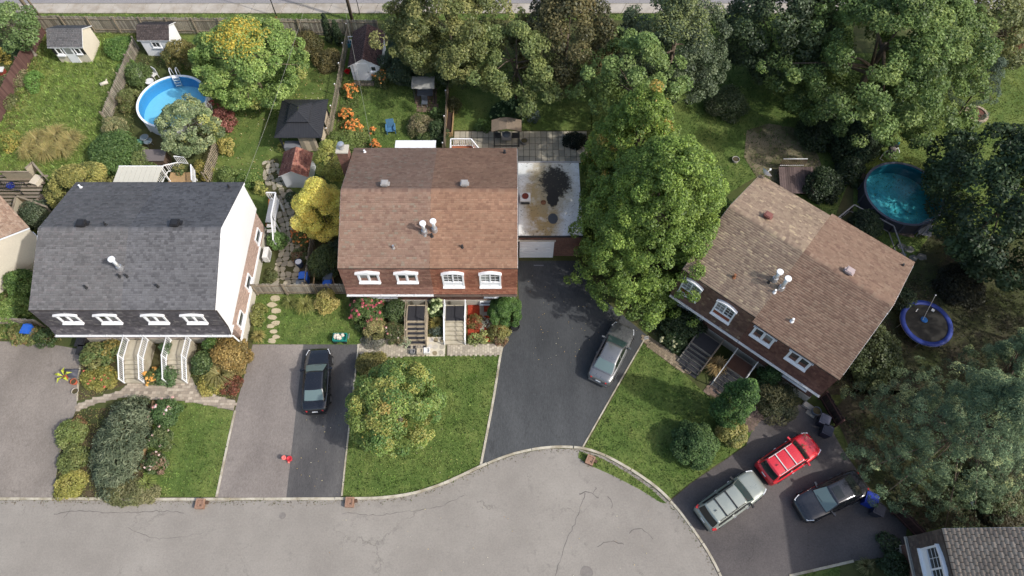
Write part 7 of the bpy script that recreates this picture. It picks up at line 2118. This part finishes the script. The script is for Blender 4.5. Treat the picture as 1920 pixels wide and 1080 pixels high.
# grill shelter
gs = thing('grill_shelter', 'tan-canopied grill shelter on the slab patio', 'grill shelter', (survey(950, 273).x, survey(950, 273).y, 0))
TAN = mat('tan_canopy', lin(140, 124, 106, .8), .85, .12, 1, 8)
cp = [(-1.2, 2.0), (-.6, 2.22), (0, 2.34), (.6, 2.22), (1.2, 2.0)]
MB().extrude([(x, -.25, z) for x, z in cp] + [(x, -.25, z - .06) for x, z in reversed(cp)], (0, 1.2, 0)).build('canopy', TAN, gs)
for x in (-1.0, 1.0):
    for y in (-.15, .8): MB().box(x, y, 1.0, .08, .08, 2.0).build('post', DARKMET, gs)
for x in (-.7, .7): MB().box(x, .3, .92, .5, .55, .05).build('shelf', DARKMET, gs)
MB().box(0, .3, .8, .75, .5, .45).build('grill_body', GREYMET, gs); MB().lathe(0, .3, [(.001, 1.25), (.2, 1.2), (.34, 1.02)], 14).build('grill_lid', GREYP, gs)
MB().box(0, -.1, .06, 2.1, .1, .08).build('base_rail', DARKMET, gs)
pl = thing('long_planter', 'long timber planter of dark soil along the fence', 'planter', survey(846, 228))
a, b = survey(846, 206) - survey(846, 228), survey(842, 256) - survey(846, 228)
MB().bar(a + Vector((0, 0, .2)), b + Vector((0, 0, .2)), .42, .3).build('soil', mat('dark_soil', lin(58, 46, 40, .8), .95, .3, 4, 24, .4), pl)
for s in (-.26, .26): MB().bar(a + Vector((s, 0, .24)), b + Vector((s, 0, .24)), .06, .46).build('side_board', WOODT, pl)
for q in (a, b): MB().box(q.x, q.y, .24, .58, .06, .46).build('end_board', WOODT, pl)
# things by the shed fence
wl_t = thing('sash_frame', 'small white sash frame leaning by the brown-roofed shed', 'frame', survey(657, 70, .9))
for q in ((-.2, .0, .04, .9), (.2, 0, .04, .9)): MB().box(q[0], 0, -.3, .05, .04, .8).build('stile', WHITE, wl_t)
for z in (-.68, -.3, .08): MB().box(0, 0, z, .36, .04, .05).build('rail', WHITE, wl_t)
cr = thing('blue_crate', 'teal crate in the gap beside the brown-roofed shed', 'crate', survey(657, 86))
MB().box(0, 0, .03, .5, .5, .06).build('base', mat('teal_crate', lin(70, 140, 160, .8), .5), cr)
for x, y, sx_, sy_ in ((-.23, 0, .04, .5), (.23, 0, .04, .5), (0, -.23, .42, .04), (0, .23, .42, .04)): MB().box(x, y, .25, sx_, sy_, .4).build('side', mat('teal_crate', (.1, .3, .4)), cr)
rr_ = thing('red_bucket', 'red tub lying beside the lattice fence', 'tub', survey(652, 137), .4)
MB().lathe(0, 0, [(.2, 0), (.28, .3), (.25, .3), (.18, .04), (.001, .04)], 4).build('vessel', mat('red_plastic', lin(190, 30, 36, .9), .4), rr_)
# cart with rocks, stone planters, red toy
kt = thing('garden_cart', 'green garden cart piled with white stones', 'cart', survey(640, 637), 0)
TEAL = mat('teal_green_plastic', lin(40, 140, 128, .85), .4, .1)
MB().box(0, 0, .28, .95, .52, .05).build('tray', TEAL, kt)
for x, y, sx_, sy_ in ((-.46, 0, .04, .56), (.46, 0, .04, .56), (0, -.27, .9, .04), (0, .27, .9, .04)): MB().box(x, y, .4, sx_, sy_, .24).build('side', TEAL, kt)
kr_ = random.Random(2)
for k in range(9):
    x, y = kr_.uniform(-.36, .16), kr_.uniform(-.18, .18); r_ = kr_.uniform(.11, .17); n = 7
    MB().lathe(x, y, [(.001, .45 + r_ * 1.1), (r_ * .7, .45 + r_ * .8), (r_, .42), (r_ * .6, .36)], n).build('rock', mat('white_rock', lin(214, 206, 192, .85), .9, .15, 4, 20, .3), kt)
for x in (-.34, .34):
    for y in (-.28, .28):
        w_ = MB().cyl(0, 0, -.04, .04, .13, n=12, bottom=True).build('wheel', TYRE, kt); w_.location = (x, y, .13); w_.rotation_euler = (pi / 2, 0, 0)
MB().tube([(.48, .0, .4), (.62, 0, .6), (.66, -.2, .62), (.66, .2, .62)], .02, 6).build('handle', GALV, kt)
for lab, px, py, m_ in (('white square stone planter on the walkway', 801, 660, WHITE_W), ('beige square stone planter between two others on the walkway', 788, 661, mat('beige_stone', lin(186, 176, 156, .85), .9, .15)), ('small grey stone urn at the end of the planter row', 775, 662, mat('grey_stone', lin(128, 128, 128, .85), .9, .2))):
    t = thing('stone_planter', lab, 'planter', survey(px, py), .03, 'stone planters on the walkway')
    s_ = .36 if 'urn' not in lab else .26
    for x, y, sx_, sy_ in ((-s_ / 2, 0, .06, s_ + .06), (s_ / 2, 0, .06, s_ + .06), (0, -s_ / 2, s_ - .06, .06), (0, s_ / 2, s_ - .06, .06)): MB().box(x, y, .17, sx_, sy_, .34).build('side', m_, t)
    MB().box(0, 0, .12, s_ - .06, s_ - .06, .24).build('filling', m_, t)
SALM = mat('salmon_plastic', lin(236, 120, 112, .9), .45, .1)
REDP = mat('red_toy_plastic', lin(190, 48, 60, .9), .45, .1)
toy = thing('ride_on_toy', 'small red and pink ride-on toy between the two driveways', 'toy', survey(540, 862), .5)
MB().lathe(-.12, .1, [(.001, .42), (.07, .43), (.13, .47), (.15, .44), (.13, .36), (.1, .2)], 16).build('seat', SALM, toy, True)
MB().lathe(.14, -.08, [(.001, .3), (.13, .31), (.16, .35), (.18, .3), (.15, .12)], 16).build('body', REDP, toy, True)
for a in (.4, 2.5, 4.6): MB().lathe(.02 + .2 * cos(a), .2 * sin(a), [(.001, .16), (.06, .14), (.07, .05), (.001, .0)], 10).build('wheel', SALM, toy)
# heat pump on the charcoal house wall
hp = thing('heat_pump', 'white wall-hung heat pump on the charcoal house side', 'heat pump', (GX1 + .42, survey(503, 476, 1.0).y, .55))
MB().box(0, 0, .35, .36, .9, .68).build('case', WHITE_W, hp); MB().box(.19, -.02, .35, .02, .6, .5).build('grille', GREYMET, hp); MB().box(-.1, 0, -.02, .6, .7, .05).build('bracket', GALV, hp)
# satellite dish on the right house
dx, dy = on(rh, 1428, 330, 6.1)
sd_ = thing('satellite_dish', 'white satellite dish at the corner of the tan roof', 'dish', local_pt(rh, dx + .15, dy - .1, 5.95), 0)
Rm = Matrix.Rotation(.6, 3, 'Z') @ Matrix.Rotation(1.0, 3, 'Y')
vsd = []; fsd = []
for i_ in range(5):
    for k in range(16):
        r_ = .38 * i_ / 4; vsd.append(Rm @ Vector((r_ * cos(2 * pi * k / 16), r_ * 1.12 * sin(2 * pi * k / 16), .25 * r_ * r_ / .15)) + Vector((0, 0, .55)))
for i_ in range(4):
    for k in range(16): fsd.append((i_ * 16 + k, i_ * 16 + (k + 1) % 16, (i_ + 1) * 16 + (k + 1) % 16, (i_ + 1) * 16 + k))
MB().add(vsd, fsd).build('reflector', WHITE, sd_, True)
MB().tube([(0, 0, -.05), (0, 0, .55)], .03, 7).build('mast', GALV, sd_); MB().tube([(0, 0, .4), Rm @ Vector((0, 0, .5)) + Vector((0, 0, .5))], .015, 6).build('feed_arm', WHITE, sd_)
MB().box(*(Rm @ Vector((0, 0, .52)) + Vector((0, 0, .5))), .1, .1, .1).build('feed_horn', WHITE, sd_)

# ------------------------------------------------------------------ rear of the charcoal house
ay0, ay1 = 28.5, survey(255, 312, 2.6).y
ca = thing('rear_awning', 'cream ribbed patio cover behind the charcoal house', 'awning', (survey(258, 328, 2.6).x, ay0, 0))
wa = survey(299, 328, 2.6).x - survey(217, 328, 2.6).x
for k in range(9):
    MB().box(-wa / 2 + wa * (k + .5) / 9, (ay1 - ay0) / 2, 2.64, wa / 9 - .015, ay1 - ay0, .05, M=Matrix.Rotation(-.04, 3, 'X')).build('roof_panel', mat('cream_metal', lin(214, 210, 194, .8), .5, .06), ca)
for x in (-wa / 2 + .08, wa / 2 - .08): MB().box(x, ay1 - ay0 - .15, 1.25, .1, .1, 2.5).build('post', WHITE, ca)
MB().box(0, ay1 - ay0 + .03, 2.55, wa, .06, .14).build('fascia', WHITE, ca)
tb_ = thing('flat_roofed_locker', 'grey flat-topped storage locker below the grey-green tree', 'locker', survey(300, 308), 0)
MB().box(0, 0, .55, 1.7, 1.0, 1.1).build('body', mat('brown_board', lin(110, 92, 80, .8), .8, .15), tb_); MB().box(0, 0, 1.13, 1.85, 1.15, .06).build('lid', mat('grey_felt', lin(116, 108, 106, .85), .9, .12, 2, 18), tb_)
rs = thing('rear_stairs', 'white rear stair rails among potted plants', 'stairs', (survey(336, 332, 1.0).x, survey(336, 332, 1.0).y - .9, 0))
MB().box(.1, .7, .9, 1.8, 1.4, .1).build('deck', WOODT, rs)
for a, b in (((-1.0, 1.4, .95), (-.4, 2.3, .2)), ((1.1, 1.5, .95), (1.5, 0, .95)), ((-1.2, .2, .95), (-1.0, 1.4, .95)), ((-.4, 2.3, .95), (.4, 2.2, .95))):
    a, b = Vector(a), Vector(b); r = MB().bar(a + Vector((0, 0, .85)), b + Vector((0, 0, .85)), .08, .06).build('railing', WHITE, rs); MB().bar(a + Vector((0, 0, .1)), b + Vector((0, 0, .1)), .05, .05).build('bottom_rail', WHITE, r)
    n = max(2, int((b - a).length / .15))
    for k in range(n + 1): q = a.lerp(b, k / n); MB().box(q.x, q.y, q.z + .45, .04, .04, .85).build('baluster', WHITE, r)
for x, y in ((-.7, 1.3), (.9, 1.3)): MB().box(x, y, .45, .1, .1, .9).build('post', WHITE, rs)
# white side porch at the east wall of the charcoal house
po = thing('side_porch', 'white side porch with stair rails on the charcoal house gable', 'porch', (GX1 + .05, survey(500, 385, 2.2).y, 0))
MB().box(.4, 0, 1.45, .75, 2.0, .1).build('deck', mat('grey_deck', lin(176, 178, 180, .8), .7, .1), po)
for a, b in (((.75, -1.0, 1.5), (.75, 1.0, 1.5)), ((.05, 1.0, 1.5), (.75, 1.0, 1.5)), ((.75, -1.0, 1.5), (.75, -2.4, .3))):
    a, b = Vector(a), Vector(b); r = MB().bar(a + Vector((0, 0, .9)), b + Vector((0, 0, .9)), .08, .06).build('railing', WHITE, po); MB().bar(a + Vector((0, 0, .1)), b + Vector((0, 0, .1)), .05, .05).build('bottom_rail', WHITE, r)
    n = max(2, int((b - a).length / .15))
    for k in range(n + 1): q = a.lerp(b, k / n); MB().box(q.x, q.y, q.z + .48, .04, .04, .85).build('baluster', WHITE, r)
for k in range(4): MB().box(.4, -1.15 - .3 * k, 1.2 - .26 * k, .65, .28, .05).build('tread', WHITE_W, po)
for x, y in ((.7, -.95), (.7, .95)): MB().box(x, y, .7, .1, .1, 1.4).build('post', WHITE, po)
tri = thing('orange_trellis', 'thin orange-brown timber A-frame beside the porch', 'trellis', survey(512, 405))
for a, b in (((-.3, .6, 0), (.1, .5, 1.6)), ((.3, -.7, 0), (.1, .5, 1.6)), ((-.4, -.9, 0), (.0, -.4, 1.0)), ((.0, -.4, 1.0), (.1, .5, 1.6))): MB().bar(a, b, .06, .06).build('strut', mat('orange_wood', lin(196, 124, 70, .8), .8, .15), tri)

# ------------------------------------------------------------------ patio set beside the left pool and odd pieces
def stool_table(label, px, py, m, r=.3, h=.5, group=None, n=3):
    t = thing('garden_table', label, 'table', survey(px, py, h) - Vector((0, 0, h)), 0, group)
    MB().cyl(0, 0, h - .04, h, r, n=20).build('top', m, t)
    for k in range(n): a = 2 * pi * k / n; MB().tube([(r * .7 * cos(a), r * .7 * sin(a), 0), (r * .3 * cos(a), r * .3 * sin(a), h - .04)], .02, 6).build('leg', m, t)
    MB().lathe(0, 0, [(r * .98, h - .02), (r * 1.02, h), (r * .98, h + .015)], 20).build('edge_band', GREYMET, t)
DG = mat('grey_green_metal', lin(108, 122, 128, .85), .6, .15)
stool_table('upper round grey table under the grey-green tree', 270, 257, DG, .34, .6)
stool_table('lower round grey table under the grey-green tree', 277, 264, DG, .34, .5)
gc = thing('green_box', 'small green box beside the two round tables', 'box', survey(266, 268), .3)
MB().box(0, 0, .15, .42, .3, .28).build('body', mat('mint_plastic', lin(110, 160, 140, .85), .5), gc); MB().box(0, 0, .3, .46, .34, .04).build('lid', mat('mint_plastic', (.2, .35, .3)), gc)
for lab, px, py, rz in (('white garden chair left of the pool table', 267, 148, .6), ('white garden chair at the left pool hedge', 292, 146, -.6)):
    t = thing('garden_chair', lab, 'chair', survey(px, py), rz, 'white chairs by the left pool')
    MB().box(0, 0, .42, .5, .48, .05).build('seat', WHITE_W, t); MB().box(0, .24, .72, .5, .05, .55).build('backrest', WHITE_W, t)
    for x in (-.22, .22):
        for y in (-.2, .2): MB().box(x, y, .2, .04, .04, .4).build('leg', WHITE_W, t)
stool_table('white round table by the left pool hedge', 280, 152, WHITE_W, .36, .65)
lg = thing('white_log', 'whitish log lying on the rough lawn', 'log', survey(197, 159), .5)
MB().tube([(-.32, 0, .16), (0, .02, .17), (.32, 0, .16)], .15, 10).build('bark', mat('white_birch', lin(214, 206, 188, .85), .85, .15, 3, 20), lg, True); MB().tube([(.2, .05, .25), (.35, .2, .35)], .04, 6).build('knot', mat('white_birch', (.6, .6, .5)), lg)
wb = thing('garden_box', 'white lidded box at the left edge garden', 'box', survey(4, 138), .1)
MB().box(0, 0, .22, .7, .5, .42).build('body', mat('maroon_box', lin(150, 70, 60, .8), .6), wb); MB().box(0, 0, .46, .78, .58, .08).build('lid', WHITE_W, wb)
hg = thing('white_garden_seat', 'small white rusty seat in the scrub at lower right', 'seat', survey(1822, 942), .15)
MB().extrude([(-.32, -.25, .38), (-.2, -.25, .44), (.0, -.25, .46), (.2, -.25, .44), (.32, -.25, .38), (.32, -.25, .34), (0, -.25, .42), (-.32, -.25, .34)], (0, .5, 0)).build('seat', WHITE, hg)
for x in (-.26, .26):
    for y in (-.2, .2): MB().box(x, y, .18, .04, .04, .36).build('leg', mat('rust', (.2, .05, .03)), hg)
gt = thing('pipe_frame', 'thin grey pipe frame behind the little white seat', 'frame', survey(1810, 915))
for a, b in (((-.8, 0, .9), (.7, .05, .9)), ((.7, .05, .9), (.7, .05, 0)), ((-.8, 0, .9), (-.8, 0, 0)), ((-.5, -.5, .1), (.3, 0, .85))): MB().tube([a, b], .022, 6).build('pipe', GALV, gt)
# stacked slabs at the right house corner
sk = thing('slab_stack', 'stack of pale concrete slabs at the right house corner', 'slabs', survey(1512, 762), rzr)
for k, (x, y) in enumerate(((0, 0), (.45, -.3), (.05, .02))): MB().box(x, y, .06 + (.1 if k == 2 else 0), .6, .35, .1).build('slab', CONC, sk)
dm = thing('door_mat', 'black rubber mat at the foot of the far right-house steps', 'mat', survey(1287, 686), rzr)
MB().box(0, 0, .065, .9, .55, .02).build('pad', RUBBER, dm); MB().box(0, 0, .078, .8, .45, .006).build('tread_pattern', BLACK, dm)
wt = thing('utility_cover', 'small dark lid at the corner of the side walkway', 'lid', survey(1212, 634), .3)
MB().box(0, 0, .05, .3, .22, .06).build('lid', GREYMET, wt); MB().box(0, 0, .083, .2, .03, .008).build('bar', DARKMET, wt)
# deck behind the right house
rd_ = thing('rear_deck', 'weathered plank deck behind the tan roof', 'deck', survey(1490, 345), 0)
DKW = mat('dark_deck_plank', (1, 1, 1), .9, .2, 2, 20, .2, attr=True)
dr_ = random.Random(12)
for k in range(16):
    MB().box(-1.3 + k * .17, 0, .52, .155, 2.6, .04, -.12, col=shade(lin(112, 96, 92, .75), dr_, .7, 1.35)).build('plank', DKW, rd_)
for x in (-1.2, 1.2):
    for y in (-1.1, 1.1): MB().box(x, y, .25, .1, .1, .5).build('post', WOOD, rd_)
a, b = Vector((-1.15, 1.35, .55)), Vector((.75, 1.35, .55)); r = MB().bar(a + Vector((0, 0, .9)), b + Vector((0, 0, .9)), .07, .05).build('railing', WHITE_W, rd_); MB().bar(a + Vector((0, 0, .1)), b + Vector((0, 0, .1)), .05, .05).build('bottom_rail', WHITE_W, r)
for k in range(14): q = a.lerp(b, k / 13); MB().box(q.x, q.y, q.z + .48, .04, .04, .85).build('baluster', mat('rust_baluster', lin(120, 92, 80, .8), .8), r)
# deck of the house at the left edge
ld = thing('timber_deck', 'grey weathered deck with stairs at the left edge', 'deck', survey(30, 362), 0)
lr_ = random.Random(13)
def lp(px, py, z=0): return survey(px, py, z) - survey(30, 362)
for k in range(13):
    y0 = lp(0, 408 - k * 6.5, .6)
    MB().bar((lp(-60, 400, .6).x, y0.y, .6), (lp(62, 400, .6).x - .08 * (k % 2), y0.y, .6), .21, .05, col=shade(lin(150, 138, 122, .8), lr_, .75, 1.25)).build('plank', WOODV, ld)
for k in range(7):
    q = lp(64 + k * 4, 382, .5 - .07 * k); MB().box(q.x, q.y, .5 - .07 * k, .26, 1.9, .05, -.35, col=shade(lin(140, 126, 110, .8), lr_, .8, 1.2)).build('tread', WOODV, ld)
for a, b in (((0, 322), (55, 322)), ((47, 316), (60, 304)), ((60, 304), (82, 330)), ((28, 366), (88, 388)), ((20, 405), (30, 366))):
    A, B = lp(*a, 1.5), lp(*b, 1.5)
    MB().bar(A, B, .14, .05, ).build('railing_cap', WOOD, ld); MB().bar(A - Vector((0, 0, .5)), B - Vector((0, 0, .5)), .03, .8).build('privacy_panel', mat('beige_lattice', lin(186, 176, 154, .8), .9, .15, 6, 30), ld)
for q in ((0, 330), (50, 330), (60, 400), (0, 400)): s_ = lp(*q, .5); MB().box(s_.x, s_.y, .28, .1, .1, .56).build('post', WOOD, ld)
lt_ = thing('lattice_table', 'dark lattice-topped table on the left deck', 'table', survey(20, 340, 1.2) - Vector((0, 0, .58)), -.1)
MB().box(0, 0, .55, 2.2, .05, .04).build('frame', DARKMET, lt_); MB().box(0, -.75, .55, 2.2, .05, .04).build('frame', DARKMET, lt_)
for k in range(14): MB().bar((-1.05 + k * .15, 0, .56), (-.9 + k * .15, -.75, .56), .03, .02).build('slat', DARKMET, lt_)
for x in (-1, 1):
    for y in (0, -.75): MB().box(x, y, .27, .05, .05, .55).build('leg', DARKMET, lt_)
bb = thing('blue_basin', 'blue plastic basin on the left deck', 'basin', survey(22, 350, .65), .1)
MB().lathe(0, 0, [(.22, 0), (.3, .22), (.27, .22), (.2, .03), (.001, .03)], 18).build('vessel', mat('deep_blue_plastic', lin(40, 64, 170, .85), .4), bb, True); MB().tube([(-.28, 0, .21), (0, .1, .24), (.28, 0, .21)], .015, 6).build('handle', GREYMET, bb)
lb2 = thing('storage_box', 'cream box on the deck stair landing', 'box', survey(66, 336, 1.0) - Vector((0, 0, .45)), -.3)
MB().box(0, 0, .2, .55, .8, .4).build('body', CREAM, lb2); MB().box(0, 0, .42, .62, .86, .05).build('lid', mat('cream_lid', lin(220, 208, 186, .85), .6), lb2)
# green-yellow planter with big striped leaves and dark cover by the west driveway
dc = thing('dark_tarp', 'dark grey tarpaulin heap at the west driveway edge', 'tarp', survey(134, 700))
rgx = np.random.default_rng(4); vs_ = []; n1 = 9
for i_ in range(n1):
    for j_ in range(n1):
        u_, v_ = (i_ / (n1 - 1) - .5) * 2, (j_ / (n1 - 1) - .5) * 2
        vs_.append((u_ * .5, v_ * .32, max(.02, .35 * (1 - max(abs(u_), abs(v_)) ** 3) + rgx.normal(0, .03))))
MB().add(vs_, [(i_ * n1 + j_, (i_ + 1) * n1 + j_, (i_ + 1) * n1 + j_ + 1, i_ * n1 + j_ + 1) for i_ in range(n1 - 1) for j_ in range(n1 - 1)]).build('sheet', mat('tarp_grey', lin(78, 80, 90, .85), .6, .15), dc, True)
MB().box(-.3, .0, .2, .1, .1, .3).build('corner_weight', RUST_D, dc)
bp_ = thing('broad_leaf_plant', 'plant with four broad yellow-green leaves by the west driveway', 'plant', survey(126, 709))
for k in range(5):
    a = k * 1.3 + .4; L_ = .62
    d_ = Vector((cos(a), sin(a), 0)); s_ = Vector((-sin(a), cos(a), 0))
    MB().add([tuple(d_ * .05 + Vector((0, 0, .4))), tuple(d_ * L_ * .5 + s_ * .1 + Vector((0, 0, .66))), tuple(d_ * L_ + Vector((0, 0, .5))), tuple(d_ * L_ * .5 - s_ * .1 + Vector((0, 0, .66))), tuple(d_ * L_ * .5 + Vector((0, 0, .62)))], [(0, 1, 4), (1, 2, 4), (2, 3, 4), (3, 0, 4)]).build('leaf', mat('striped_leaf', lin(176, 184, 62, .85), .6, .2, 4, 20), bp_)
MB().lathe(0, 0, [(.1, 0), (.15, .3), (.001, .3)], 12).build('pot', mat('terracotta', lin(176, 90, 64, .85), .8), bp_); MB().tube([(0, 0, .28), (0, 0, .45)], .03, 6).build('stem', BARK, bp_)
pot('red clay pot beside the broad-leaved plant', 137, 715, .22, .3, mat('terracotta', (.4, .1, .05)))
pot('pale ringed pot at the west walkway corner', 140, 733, .24, .18, CONC)
